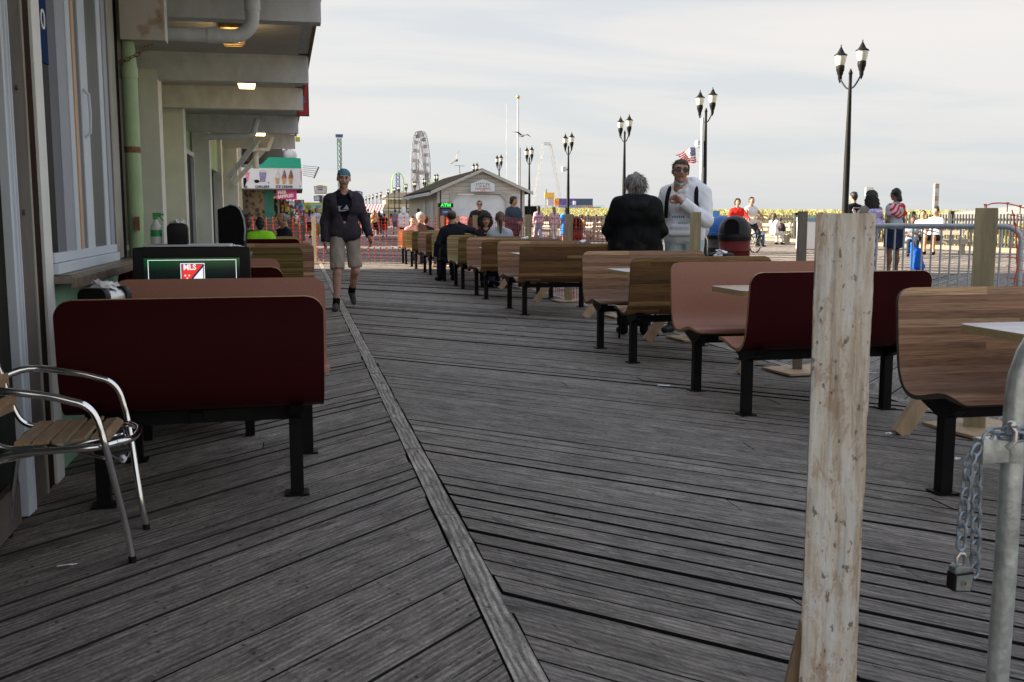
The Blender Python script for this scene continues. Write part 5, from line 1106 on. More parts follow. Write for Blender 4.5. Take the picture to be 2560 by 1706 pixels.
# --- seated at the left
person('person','person in a lime green shirt seated with back to the camera',spot(650,16.3),180,1.62,pose=sitpose(-.05),fat=1.25,hair='short',hairc='black',sk='brown',top=cl('lime',(.30,.80,.03),.06),sleeve='short',bottom=cl('dark_jean',(.02,.03,.05)),shoes=M['blackmatte'],res=.018,over=dict(nck=(0,-.02,.99)))
person('person','grey haired man in a black T-shirt leaning his chin on his hand',spot(704,17.9),-62,1.66,pose=sitpose(.05),fat=1.2,hair='receding',hairc='grey',sk='olive',top=cl('black_tee',(.012,.013,.018)),sleeve='short',bottom=cl('dark_jean',(.02,.03,.05)),shoes=M['blackmatte'],res=.018,over=dict(elL=(.18,-.25,.74),wrL=(.05,-.17,.93)),head=(-8,8,0))
person('person','dark dressed person facing right beside the arcade cabinet',spot(618,17.6),40,1.62,pose=sitpose(0),fat=1.05,hair='short',hairc='brown',sk='brown',top=cl('dark_green',(.02,.03,.025)),sleeve='short',bottom=cl('dark_jean',(.02,.03,.05)),shoes=M['blackmatte'],res=.018)
# --- seated in the right row
def ex_cap(t,A,hc,RM,mk): pass
person('person','man in a grey cap and navy sweater seated with back to the camera, arm raised',spot(1131,18.55),188,1.72,pose=sitpose(-.08),fat=1.15,hair='cap',hairc=cl('cap_grey',(.12,.12,.13),.2),sk='tan',top=cl('navy_knit',(.010,.012,.020)),bottom=cl('dark_jean',(.015,.018,.03)),shoes=M['blackmatte'],res=.016,over=dict(elR=(-.44,-.10,.97),wrR=(-.16,-.22,1.10),elL=(.30,.02,.72),wrL=(.33,-.02,.48),shR=(-.19,0,1.0)),head=(-20,0,0))
person('person','woman with curly dark hair facing the camera, hand at her mouth',spot(1214,17.75),0,1.64,pose=sitpose(.0),hair='curly',hairc='black',sk='olive',top=cl('dark_top',(.015,.015,.02)),sleeve='none',bottom=cl('dark_jean',(.02,.025,.04)),shoes=M['blackmatte'],res=.014,over=dict(elL=(.20,-.22,.72),wrL=(.07,-.20,.90),elR=(-.22,-.18,.70),wrR=(-.05,-.36,.76)),head=(0,4,0),extra=lambda t,A,hc,RM,mk: strands(t,hc,RM,700,.05,.004,[HR['black'],HR['brown']],rad=(.125,.12,.115),cz=.0,zmin=-.9,yface=-.25))
person('person','woman with a long brown ponytail and pale grey top seated with back to the camera',spot(1250,16.75),172,1.68,pose=sitpose(0),hair='ponytail',hairc='lbrown',sk='fair',top=cl('pale_grey',(.42,.46,.52)),sleeve='none',bottom=cl('jean',(.08,.12,.2)),shoes=M['blackmatte'],res=.014,head=(6,0,0),over=dict(elL=(.28,-.08,.74),elR=(-.28,-.08,.74)))
person('person','white haired man in a brown shirt seated sideways in blue jeans',spot(1052,24.4),60,1.72,pose=sitpose(0),fat=1.1,hair='short',hairc='white',sk='fair',top=cl('brown_shirt',(.10,.05,.035)),sleeve='short',bottom=cl('jean',(.10,.16,.26)),shoes=cl('tan_shoe',(.2,.12,.08)),res=.02)
person('person','dark haired person in a pink shirt behind the orange bench',spot(1031,26.4),15,1.60,pose=sitpose(0),hair='short',hairc='black',sk='fair',top=cl('pink',(.70,.32,.36)),sleeve='short',bottom=cl('dark_jean',(.02,.03,.05)),shoes=M['blackmatte'],res=.02)
person('person','person in a black and red shirt seated next to the brown shirt',spot(1064,25.2),175,1.60,pose=sitpose(0),hair='short',hairc='brown',sk='fair',top=cl('black_red',(.02,.018,.025)),sleeve='short',bottom=cl('dark_jean',(.02,.03,.05)),shoes=M['blackmatte'],res=.02)
# --- standing beyond the mesh
def ex_sg(t,A,hc,RM,mk):
    shades(t,hc,RM); m=MB(); m.tube(spline([(-.07,-.09,1.46),(-.05,-.15,1.30),(0,-.17,1.18),(.05,-.15,1.30),(.07,-.09,1.46)],4),.008,6); m.build('lanyard',pm('lanyard_tan',(.45,.35,.2),.6),t)
person('person','stocky man in sunglasses and a black top standing behind the mesh',spot(1199,27.5),-8,1.64,fat=1.42,hair='short',hairc='brown',sk='fair',top=cl('black_top2',(.014,.013,.016)),bottom=cl('dark_trouser',(.03,.03,.035)),shoes=M['blackmatte'],res=.02,hres=.009,extra=ex_sg,over=dict(shL=(.21,0,1.39),shR=(-.21,0,1.39),elL=(.30,0,1.12),elR=(-.30,0,1.12)))
person('person','tall man in a blue grey sweatshirt with short curly hair looking right',spot(1284,27.9),35,1.75,fat=1.38,hair='fluffy',hairc='black',sk='olive',top=cl('blue_grey',(.035,.055,.085)),bottom=cl('dark_trouser',(.03,.03,.035)),shoes=M['blackmatte'],res=.02,hres=.009,over=dict(shL=(.21,0,1.39),shR=(-.21,0,1.39),elL=(.30,0,1.12),elR=(-.30,0,1.12),wrL=(.1,-.24,1.05),wrR=(-.1,-.24,1.05)))
WALKS=[dict(kneeL=(.1,-.12,.49),ankL=(.1,-.16,.09),kneeR=(-.1,.02,.47),ankR=(-.1,.28,.16)),dict(kneeR=(-.1,-.12,.49),ankR=(-.1,-.16,.09),kneeL=(.1,.02,.47),ankL=(.1,.28,.16)),{}]
tie=cl('tie_dye',(.70,.62,.70),.0,16,col2=(.45,.15,.22)); 
def far(label,px,d,face,H_,top,bottom,hair='short',hairc='black',sk='fair',sleeve='short',blen='long',w=2,fat=1.05,res=.034,pose=None,**k):
    o=dict(WALKS[w]); o.update(k.pop('over',{}) or {})
    return person('person',label,spot(px,d),face,H_,pose=pose,fat=fat,hair=hair,hairc=hairc,sk=sk,top=top,sleeve=sleeve,bottom=bottom,blen=blen,shoes=cl('white_shoe',(.5,.5,.5)) if w==1 else M['blackmatte'],res=res,hres=.018,over=o if pose is None else None,**k)
jn=cl('jean',(.08,.12,.2)); dj=cl('dark_jean',(.02,.03,.05))
far('girl with long black hair in a tie dyed shirt walking away with blue jeans',1346,48,175,1.74,tie,cl('light_jean',(.25,.33,.50)),'long','black',sleeve='long',w=0,res=.028)
far('girl with wavy blond hair in pale tie dye and white trousers',1385,49,182,1.70,tie,cl('offwhite',(.6,.58,.55)),'long','blonde',sleeve='long',w=1,res=.028)
far('woman with long black hair in a bright blue dress behind the post',1414,40,185,1.58,cl('bright_blue',(.03,.25,.75)),cl('bright_blue',(.03,.25,.75)),'long','black',sk='brown',blen='skirt',res=.028)
far('person in a white hooded sweatshirt walking away down the boardwalk',1009,46,180,1.66,cl('white2',(.75,.75,.78),.04),cl('black_trouser',(.01,.01,.012)),'hood',cl('white2',(.75,.75,.78),.04),sleeve='long',w=0,hem=.78,fat=1.2,res=.028)
far('woman in a neon pink and yellow top walking away',936,66,178,1.70,pm('neon',(.80,.08,.30),.8,var=0,ns=9,col2=(.65,.75,.10),thr=(.45,.55)),cl('black_trouser',(.01,.01,.012)),'long','blonde',blen='mid',w=1)
far('short person in black with a red bag walking away',961,60,182,1.42,cl('black_top2',(.014,.013,.016)),cl('red_cloth',(.45,.04,.03)),w=0,blen='skirt')
far('man in a slate blue shirt and jean shorts walking away',988,72,180,1.74,cl('slate',(.16,.20,.30)),jn,w=0,blen='shorts')
far('man in a dark teal shirt beside the neon woman',920,68,180,1.76,cl('dteal',(.02,.05,.08)),dj,w=1)
far('dark haired woman in black just right of the neon woman',948,70,180,1.62,cl('black_top2',(.014,.013,.016)),dj,'long',w=0)
far('person in dark red clothes far left of the neon woman',909,74,180,1.62,cl('dk_red',(.15,.03,.03)),dj,w=0)
far('person in a white shirt standing near the beige kiosk side',1046,50,190,1.62,cl('white2',(.75,.75,.78),.04),jn,fat=1.2,w=2)
far('person in a white shirt far behind the white hood',1024,64,185,1.64,cl('white2',(.75,.75,.78),.04),dj,w=1)
# left crowd under the shop signs
far('person in a yellow wrap standing by the shop entrance',699,33,10,1.68,cl('black_top2',(.014,.013,.016)),cl('yellow',(.75,.62,.04)),'fluffy','brown',sk='olive')
far('dark haired woman standing at the ice cream counter',663,31,190,1.62,cl('dark_grey',(.04,.04,.045)),dj,'long')
far('man in a dotted navy shirt and light jeans beyond the mesh',727,55,5,1.72,pm('dotted',(.03,.05,.12),.8,var=0,ns=34,col2=(.35,.38,.45),thr=(.55,.65)),cl('light_jean',(.25,.33,.50)),w=0)
far('person in dark blue standing beside the dotted shirt',741,57,10,1.66,cl('dteal',(.02,.05,.08)),dj,w=1)
far('girl in pink and white crossing near the shops',760,60,-20,1.66,cl('pink',(.70,.32,.36)),cl('tan_short',(.4,.28,.2)),'long','brown',blen='shorts',w=1)
far('woman in lilac top and dark skirt near the yellow stall',775,58,160,1.64,cl('lilac',(.45,.40,.65)),dj,'long',blen='skirt',w=0)
far('woman in a pale blue top left of the walking man',792,54,15,1.70,cl('paleblue',(.55,.60,.80)),cl('olive_cloth',(.30,.27,.10)),'long','brown',w=1)
far('person in a mint top far along the shops',782,78,180,1.65,cl('mint',(.35,.6,.5)),dj,w=0)
far('person in grey far in the crowd below the billboard',805,86,180,1.70,cl('slate',(.16,.20,.30)),dj,w=1)
far('person in black far in the crowd by the striped awning',902,96,180,1.72,cl('black_top2',(.014,.013,.016)),dj,w=0)
far('person in a teal top far in the crowd beyond the mesh',712,48,180,1.68,cl('teal2',(.03,.25,.28)),dj,w=1)
# east side
bpose=dict(STAND); bpose.update(kneeL=(.14,-.22,.62),ankL=(.15,-.12,.28),kneeR=(-.14,-.1,.5),ankR=(-.2,-.05,.09),elL=(.3,-.2,1.15),wrL=(.27,-.45,1.1),elR=(-.3,-.2,1.15),wrR=(-.27,-.45,1.1))
far('man with dark curly hair in a red hoodie leaning on his bicycle',1843,33.5,-12,1.80,cl('red_hoodie',(.62,.025,.02),.12),cl('black_trouser',(.01,.01,.012)),'fluffy','brown',sleeve='long',pose=bpose,res=.022)
far('man in a white tank top leaning forward beside the red hoodie',1878,34.5,8,1.88,cl('tank_white',(.72,.70,.70),.05),dj,'short','black',sk='olive',sleeve='none',pose=bpose,res=.022)
def ex2(t,A,hc,RM,mk): shades(t,hc,RM)
far('woman in sunglasses seated on the bench below the tank top man',1892,41.5,0,1.66,cl('tan_top',(.5,.35,.25)),jn,'short','brown',pose=sitpose(0),extra=ex2,res=.026)
far('woman with long light hair in a white top seated on the plank bench',1936,44,120,1.80,cl('white2',(.75,.75,.78),.04),cl('offwhite',(.6,.58,.55)),'long','lbrown',pose=sitpose(0),res=.026)
far('person in dark clothes seated at the right end of the plank bench',1951,44.6,160,1.55,cl('dk_plum',(.06,.03,.05)),dj,'short','brown',pose=sitpose(0),sleeve='long')
far('person in an orange shirt seated on a far bench left of the dark jacket',1458,56,100,1.75,cl('orange_shirt',(.60,.33,.12)),cl('offwhite',(.6,.58,.55)),'short','black',pose=sitpose(.1))
def ex_bf(t,A,hc,RM,mk):
    m=MB(); Y=.142
    for s_ in (-1,1):
        m.prism([(s_*x,z) for x,z in ((.01,1.28),(.03,1.33),(.10,1.375),(.115,1.33),(.07,1.27),(.085,1.22),(.055,1.18),(.02,1.22))],'y',Y,Y+.012)
    m.build('butterfly_print',pm('butterfly',(.75,.35,.35),.7,var=0,ns=22,col2=(.25,.65,.55),thr=(.46,.54)),t)
    m=MB(); m.box((0,Y+.004,1.395),(.16,.012,.014)); m.build('print_line',pm('printline',(.6,.6,.6),.7),t)
far('teenager from behind in a black T-shirt with a butterfly print',2132,24,182,1.79,cl('black_tee',(.012,.013,.018)),dj,'short','black',extra=ex_bf,res=.022)
def ex_bag(t,A,hc,RM,mk):
    V,F=field([('c',(-.07,.20,1.32),(.07,.20,1.32),.09,.09,0,.04),('c',(-.08,.21,1.08),(.08,.21,1.08),.12,.12,0,.06)],(-.3,.02,.9),(.3,.4,1.48),.02,.006,1); mk('backpack',[(V,F,0)],[pm('purple_print',(.35,.28,.62),.7,var=0,ns=16,col2=(.62,.55,.75),thr=(.45,.55))],t)
far('woman with big curly black hair carrying a purple patterned backpack',2176,20,175,1.70,pm('speckled_black',(.02,.02,.02),.8,var=0,ns=60,col2=(.25,.22,.18),thr=(.6,.68)),pm('flower_trouser',(.6,.5,.6),.8,var=0,ns=16,col2=(.12,.08,.12),thr=(.42,.5)),'curlylong','black',sk='brown',extra=ex_bag,res=.02)
def ex_tow(t,A,hc,RM,mk):
    tw=bpy.data.materials.get('striped_towel')
    if not tw:
        tw=bpy.data.materials.new('striped_towel'); tw.use_nodes=True; q=tw.node_tree; tcn=N(q,'ShaderNodeTexCoord'); mpn=N(q,'ShaderNodeMapping'); mpn.inputs['Rotation'].default_value=(0,R(-40),0); q.links.new(tcn.outputs['Object'],mpn.inputs[0]); sp=N(q,'ShaderNodeSeparateXYZ'); q.links.new(mpn.outputs[0],sp.inputs[0])
        f=mth(q,'GREATER_THAN',mth(q,'FRACT',mth(q,'MULTIPLY',sp.outputs[2],13)),.5); s2=N(q,'ShaderNodeSeparateXYZ'); q.links.new(tcn.outputs['Object'],s2.inputs[0]); f=mth(q,'MULTIPLY',f,mth(q,'LESS_THAN',s2.outputs[0],.02) if False else mth(q,'GREATER_THAN',s2.outputs[0],-.03))
        q.links.new(mixc(q,f,(.50,.02,.03),(.75,.45,.55)),q.nodes['Principled BSDF'].inputs['Base Color']); q.nodes['Principled BSDF'].inputs['Roughness'].default_value=.85
    V,F=field([('c',(-.15,.01,1.40),(.15,.01,1.40),.085,.085,0,.04),('c',(-.10,.05,1.25),(.12,.05,1.27),.125,.125,0,.06)],(-.4,-.2,1.10),(.4,.3,1.55),.018,.008,1,lambda g,d:np.maximum(d,1.17+.45*np.abs(g[...,0]-.03)-g[...,2])); V[:,1]+=.012; mk('draped_towel',[(V,F,0)],[tw],t)
    m=MB(); m.lathe([(.045,0),(.045,.006)],16,(0,0,0)); o=m.build('towel_crest',pm('crest_mint',(.35,.5,.4),.7),t); o.location=(.03,.195,1.34); o.rotation_euler=(R(-80),0,0); o.scale=(1,1.3,1)
far('girl with a red striped towel over her shoulders and a navy skirt',2237,20.4,196,1.76,cl('pale_grey',(.42,.46,.52)),cl('navy_skirt',(.012,.02,.06)),'lowtail','black',sk='brown',blen='skirt',extra=ex_tow,res=.02)
far('young man with dark curly hair in a white shirt seated on the right bench',2308,33,-42,1.86,cl('white2',(.75,.75,.78),.04),cl('black_trouser',(.01,.01,.012)),'short','black',sk='olive',pose=sitpose(0),blen='shorts',res=.024)
far('person with a hair bun in a white T-shirt seated on the right bench',2340,32.5,-55,1.98,cl('white2',(.75,.75,.78),.04),cl('black_trouser',(.01,.01,.012)),'bun','black',sk='olive',pose=sitpose(0),blen='shorts',res=.024)
far('child in a pale blue grey shirt seated on the ground behind the towel girl',2283,31,-30,1.60,cl('slate2',(.32,.38,.48)),dj,'short','black',sk='brown',pose=sitpose(0),res=.026)
# ---------------- street lamps ----------------
def make_lamp():
    t=bpy.data.objects.new('street_lamp',None); C.objects.link(t)
    m=MB(); m.lathe([(.16,0),(.16,.05),(.13,.12),(.12,.5),(.085,.6),(.072,.75),(.066,2.5),(.036,4.15),(.036,4.33),(.05,4.35),(.03,4.40),(.012,4.45)],14); m.build('pole',M['lampblack'],t,smooth=True)
    dv=Vector((.054,-.349,0))
    for s_ in (-1,1):
        d=dv*s_
        m=MB(); m.tube(spline([(0,0,4.02),tuple(d*.35+Vector((0,0,4.05))),tuple(d*.75+Vector((0,0,4.18))),tuple(d+Vector((0,0,4.30)))],4),.018,8); m.build('arm',M['lampblack'],t,smooth=True)
        m=MB(); m.lathe([(.008,4.18),(.03,4.24),(.045,4.28),(.045,4.34),(.065,4.38),(.07,4.42),(.088,4.46),(.092,4.545),(.085,4.57)],14,(d.x,d.y,0)); o=m.build('lamp_base',M['lampblack'],t,smooth=True)
        m=MB(); m.lathe([(.085,4.57),(.105,4.62),(.122,4.72),(.130,4.78)],14,(d.x,d.y,0)); m.build('globe',M['lampglass'],o,smooth=True)
        m=MB(); m.lathe([(.142,4.775),(.140,4.80),(.085,4.835),(.075,4.85),(.045,4.91),(.016,4.965),(.010,4.98),(.014,4.99),(.003,5.03)],14,(d.x,d.y,0)); m.build('lamp_cap',M['lampblack'],o,smooth=True)
    return t
M['lampblack']=pm('lamp_iron',(.007,.008,.008),.55,var=.2,ns=10,spec=.2)
M['lampglass']=pm('lamp_glass_frosted',(.70,.68,.60),.25,var=.06,ns=10,stretch=(1,1,14))
lp=[(2112,117),(1759,228),(1559,292),(1420,335),(1323,368),(1248,388),(1189,408),(1092,434.7),(1062,445),(1038,453),(1016,459),(998,464),(987,468),(971.5,473),(953,479.6),(943,482.5),(933,486),(924,488.5),(916,491),(908,494),(902,497.5)]
LL=['tallest twin headed street lamp, behind the teenager in the butterfly shirt','street lamp beside the white flagpole and the flag','street lamp above the person in the dark jacket','street lamp with a white box, left of the dark jacket','street lamp right of the beige club house','street lamp rising behind the right slope of the club house roof','street lamp head just above the ridge of the club house']
proto=None
for i,(px,yt) in enumerate(lp):
    d=3.83*2500/(544-yt); v=at(px,544,d)
    o=make_lamp() if proto is None else dup(proto)
    if proto is None: proto=o
    o.location=(v.x,v.y,0)
    tag(o,LL[i] if i<7 else ('distant street lamp near the ferris wheel foot','distant street lamp left of the ferris wheel hub','distant street lamp over the grey roofed house','distant street lamp left of the kiosk eave','distant street lamp right of the green loop ride','distant street lamp below the green loop ride','distant street lamp at the left end of the grey roofed house')[i-7] if i<14 else ['seventh','sixth','fifth','fourth','third','second','very'][i-14]+' farthest of the tiny street lamps above the striped awning','street lamp','street lamps along the boardwalk' if i<14 else 'street lamps along the boardwalk')
def box_on(px,py,d,s,label):
    v=at(px,py,d); t=thing('camera_box',label,'security camera',tuple(v)); m=MB(); m.box((0,0,0),(s,s,s*1.05)); m.build('housing',M['white_paint'],t,bevel=.02); m=MB(); m.bar((0,0,-.02),(s*.9,0,-.02),.05); m.build('bracket',M['lampblack'],t)
box_on(1748,360,30,.2,'white camera box clamped on the lamp beside the flag'); box_on(1410,423,45,.2,'white camera box on the lamp left of the dark jacket')
# flagpole with flag
v=at(1751,544,29.8); t=thing('flagpole','white flagpole standing right beside a lamp, carrying the flag','flagpole',(v.x,v.y,0)); m=MB(); m.cyl((0,0,0),(0,0,4.12),.055,12,r2=.045); m.build('pole',M['white_paint'],t,smooth=True)
def flagmat():
    m=bpy.data.materials.new('flag_cloth'); m.use_nodes=True; q=m.node_tree; uv=N(q,'ShaderNodeUVMap'); s=N(q,'ShaderNodeSeparateXYZ'); q.links.new(uv.outputs[0],s.inputs[0]); U_,V_=s.outputs[0],s.outputs[1]
    st=mth(q,'GREATER_THAN',mth(q,'FRACT',mth(q,'MULTIPLY',V_,6.5)),.5); c=mixc(q,st,(.58,.015,.025),(.88,.88,.88))
    can=mth(q,'MULTIPLY',mth(q,'LESS_THAN',U_,.42),mth(q,'GREATER_THAN',V_,.46))
    fx=mth(q,'SUBTRACT',mth(q,'FRACT',mth(q,'MULTIPLY',U_,14)),.5); fy=mth(q,'SUBTRACT',mth(q,'FRACT',mth(q,'MULTIPLY',V_,11)),.5); dd=mth(q,'ADD',mth(q,'MULTIPLY',fx,fx),mth(q,'MULTIPLY',fy,fy))
    cc=mixc(q,mth(q,'LESS_THAN',dd,.06),(.03,.06,.20),(.7,.7,.72)); q.links.new(mixc(q,can,c,cc),q.nodes['Principled BSDF'].inputs['Base Color']); q.nodes['Principled BSDF'].inputs['Roughness'].default_value=.8; return m
def flagpt(u,w):   # u 0 hoist..1 fly ; w 0 bottom..1 top
    hx,hy=1741+w*(-3),405-w*40; fx_,fy_=1716-22*w*1.0,412-w*26
    x=hx+(fx_-hx)*u; y=hy+(fy_-hy)*u+2.2*math.sin(u*7+w*2)
    d=30+.12*math.sin(u*8+w*3)-.05*u; return at(x,y,d)
t=thing('flag','waving United States flag with a frayed fly end','flag',tuple(flagpt(0,.5))); o0=flagpt(0,.5); m=MB(); n=14; V=[flagpt(i/n,j/8)-o0 for i in range(n+1) for j in range(9)]
rs=random.Random(5)
for j in range(9): V[n*9+j]+=Vector((rs.uniform(-.08,.05),0,rs.uniform(-.02,.02)))
m.add(V,[(i*9+j,(i+1)*9+j,(i+1)*9+j+1,i*9+j+1) for i in range(n) for j in range(8)],[[(i/n,j/8),((i+1)/n,j/8),((i+1)/n,(j+1)/8),(i/n,(j+1)/8)] for i in range(n) for j in range(8)]); m.build('flag_cloth',flagmat(),t,smooth=True)
m=MB(); a=flagpt(0,1)-o0; b=flagpt(0,0)-o0; pv=at(1751,365,29.8)-o0; m.tube([tuple(a),tuple(pv)],.006,5); m.tube([tuple(b),tuple(at(1751,405,29.8)-o0)],.006,5); m.build('halyard',M['white_paint'],t)
# tall white flagpole and antennas
v=at(1295,544,62); t=thing('flagpole','very tall thin white pole with a gold ball behind the club house','flagpole',(v.x,v.y,0)); m=MB(); m.cyl((0,0,0),(0,0,8.4),.065,8,r2=.05); m.build('pole',M['white_paint'],t); m=MB(); m.ball((0,0,8.5),.12,8,6); m.build('gold_ball',pm('gold',(.5,.33,.1),.4,metal=.5),t)
v=at(1300,544,64); t=thing('antenna_mast','thin dark mast right of the tall white pole','mast',(v.x,v.y,0)); m=MB(); m.cyl((0,0,0),(0,0,5.6),.03,6); m.build('mast',M['greytrim'],t)
v=at(1266,544,90); t=thing('antenna_mast','faint thin white mast over the club house roof','mast',(v.x,v.y,0)); m=MB(); m.cyl((0,0,0),(0,0,11.2),.022,6,r2=.012); m.build('mast',M['white_paint'],t)
v=at(1150,544,80); t=thing('antenna_mast','tiny thin mast with crossbar left of the club house ridge','mast',(v.x,v.y,0)); m=MB(); m.cyl((0,0,0),(0,0,5.3),.03,6); m.bar((-.4,0,5.3),(.4,0,5.25),.03); m.build('mast',M['greytrim'],t)
# ---------------- club house kiosk ----------------
def W_(px,py,d): return at(px,py,d)
YC=49.0; xl=aty(1095,544,YC).x; xr=aty(1309,544,YC).x; wc=xr-xl
siding=bpy.data.materials.new('vinyl_siding'); siding.use_nodes=True; q=siding.node_tree; tcn=N(q,'ShaderNodeTexCoord'); s=N(q,'ShaderNodeSeparateXYZ'); q.links.new(tcn.outputs['Object'],s.inputs[0]); f=mth(q,'FRACT',mth(q,'MULTIPLY',s.outputs[2],5.2)); q.links.new(ramp(q,f,[(0,(.30,.28,.25)),(.10,(.52,.49,.44)),(.2,(.68,.645,.59)),(1,(.73,.69,.63))]),q.nodes['Principled BSDF'].inputs['Base Color']); q.nodes['Principled BSDF'].inputs['Roughness'].default_value=.6
K=thing('club_house','beige gabled kiosk with a white garage door and shingle roof','building',((xl+xr)/2,YC,0)); hw=wc/2; ze=2.52; zr=3.45; dp=13.0; am=2.12
trim=pm('beige_trim',(.52,.50,.45),.6,var=.05)
m=MB(); doorw=1.33; dx0=-.10
# front wall with door opening
m.box((-(hw+(doorw-dx0))/2,.08,ze/2),(hw-doorw+dx0,.16,ze)); m.box(((hw+doorw+dx0)/2,.08,ze/2),(hw-doorw-dx0,.16,ze)); m.box((dx0,.08,(2.34+ze)/2),(doorw*2,.158,ze-2.34))
m.prism([(-hw,ze),(hw,ze),(0,zr-.02)],'y',0,.16); m.build('front_wall',siding,K)
m=MB(); m.box((-hw+.08,dp/2,ze/2),(.16,dp,ze)); m.box((hw-.08,dp/2,ze/2),(.16,dp,ze)); m.build('side_wall',pm('cream_side',(.62,.55,.42),.6,var=.06,ns=3),K)
for s_ in (-1,1):
    m=MB(); e0=(s_*(hw+.38),ze-.16); r0=(0,zr+.02); m.prism([e0,r0,(0,zr+.13),(e0[0],ze-.05)],'y',-.35,dp); m.build('roof_slope',pm('shingle_grey',(.013,.012,.0115),.95,spec=.02,var=.35,ns=9,bump=.4,bs=12),K)
    m=MB(); m.prism([(s_*(hw+.40),ze-.22),(0,zr-.03),(0,zr+.10),(s_*(hw+.40),ze-.06)],'y',-.40,-.352); m.build('rake_board',trim,K)
m=MB(); m.box((-hw-.38,dp/2,ze-.17),(.05,dp,.16)); m.build('eave_board',M['white_paint'],K)
m=MB(); m.box((dx0,.12,1.16),(doorw*2,.05,2.32)); 
for z in (.56,1.1,1.64,2.2): m.box((dx0,.092,z),(doorw*2,.01,.02))
m.build('garage_door',pm('garage_white',(.82,.84,.88),.5,var=.05),K)
for s_ in (-1,1):
    m=MB(); m.prism([(dx0+s_*doorw,2.34),(dx0+s_*(doorw-.28),2.34),(dx0+s_*doorw,2.02)],'y',-.03,.1); m.box((dx0+s_*(doorw+.07),-.02,1.2),(.14,.06,2.4)); m.build('door_trim',trim,K)
m=MB(); m.box((dx0,-.02,2.40),(doorw*2,.06,.12)); m.build('door_header',trim,K)
for s_ in (-1,1): m=MB(); m.box((s_*(hw-.03),-.02,1.25),(.14,.05,2.5)); m.build('corner_board',trim,K)
m=MB(); m.box((0,-.03,2.97),(1.5,.05,.05)); m.build('vent_bar',M['white_paint'],K)
for yy in (2.2,5.4):
    m=MB(); m.box((-hw-.01,yy,1.25),(.05,1.7,1.5)); o=m.build('window',M['white_paint'],K); m=MB(); m.box((-hw-.03,yy-.85,1.25),(.06,.12,1.6)); m.box((-hw-.03,yy+.85,1.25),(.06,.12,1.6)); m.box((-hw-.03,yy,2.06),(.06,1.8,.12)); m.build('frame',trim,o)
# club sign
g_=pm('sign_green',(.02,.22,.16),.6,var=0); r_=pm('sign_red2',(.55,.04,.05),.6,var=0); wsn=pm('sign_white',(.72,.74,.78),.6,var=.03)
sx=.60; t=thing('club_sign','white gable shaped sign lettered for the Seaside Italian American club','sign',((xl+xr)/2+.0,YC-.45,2.45))
poly=[(-sx,0),(sx,0),(sx,.38),(0,.60),(-sx,.38)]
m=MB(); m.prism([(x*1.03,z*1.02-.006) for x,z in poly],'y',.0,.04); m.build('sign_rim',g_,t); m=MB(); m.prism(poly,'y',-.012,.0); m.build('sign_board',wsn,t)
for i,c in enumerate('SEASIDE'):
    u=(i-3)/3; text('letter',c,.125,g_,t,(u*.31,-.016,.40-.055*u*u),(R(90),R(u*9),0),bold=.004)
text('line',"ITALIAN AMERICAN",.085,r_,t,(0,-.016,.135),sx=.92,bold=.002,spacing=1.1); text('line','CLUB',.078,r_,t,(0,-.016,.048),bold=.002,spacing=1.3)
text('year','19',.07,r_,t,(-.30,-.016,.235)); text('year','66',.07,r_,t,(.30,-.016,.235))
m=MB(); m.box((-.12,-.018,.255),(.15,.006,.09),rot=(0,R(-12),0)); m.build('flag_mark',pm('mark_red',(.5,.05,.08),.6,var=0,ns=30,col2=(.7,.7,.72)),t); m=MB(); m.box((.04,-.018,.25),(.03,.006,.1)); m.box((.06,-.018,.255),(.05,.006,.06)); m.build('flag_mark',g_,t); m=MB(); m.box((.16,-.018,.25),(.035,.006,.1)); m.build('flag_mark',r_,t)
t=thing('notice_board','white notice board with red printed lines on the club house wall','sign',(xr-.42,YC-.06,1.1)); m=MB(); m.box((0,0,.6),(.44,.03,1.3)); m.build('board',wsn,t)
m=MB(); m.box((-.1,-.018,1.12),(.09,.006,.09)); m.build('flag_mark',MC['mark_red'],t); m=MB(); m.box((.02,-.018,1.12),(.04,.006,.1)); m.build('flag_mark',g_,t); m=MB(); m.box((.12,-.018,1.1),(.03,.006,.1)); m.build('flag_mark',r_,t)
text('line','MEMBERS',.055,g_,t,(0,-.018,.97)); m=MB()
for i in range(9): m.box((0,-.018,.88-i*.07),(.34-.05*(i%3),.004,.018))
m.build('printed_lines',pm('line_pink',(.62,.35,.38),.6,var=0),t)
# cash machine
t=thing('cash_machine','black cash machine under a glowing green sign','cash machine',(aty(1114,544,YC-.6).x,YC-.6,0)); 
m=MB(); m.box((0,.12,.55),(.52,.5,1.1)); m.box((0,.18,1.35),(.56,.36,.62)); m.build('cabinet',M['blackpl'],t,bevel=.02)
m=MB(); m.box((0,.0,1.78),(.72,.24,.19)); m.build('sign_box',M['blackpl'],t,bevel=.01)
text('sign_letters','ATM',.19,pm('atm_green',(.02,.3,.05),.4,var=0,emit=(.02,.75,.06),es=.6),t,(0,-.13,1.78),sx=1.25,bold=.006)
m=MB(); m.box((0,-.005,1.45),(.42,.01,.3)); m.build('screen',pm('atm_screen',(.02,.03,.05),.2,var=0,emit=(.01,.015,.03),es=.4),t); text('screen_text','MONEY',.07,pm('atm_text',(.3,.3,.5),.4,var=0,emit=(.3,.3,.7),es=.4),t,(0,-.012,1.46))
for s_ in (-1,1): m=MB(); m.box((s_*.275,.0,1.2),(.03,.1,.8)); m.build('side_trim',pm('atm_red',(.4,.02,.02),.5),t)
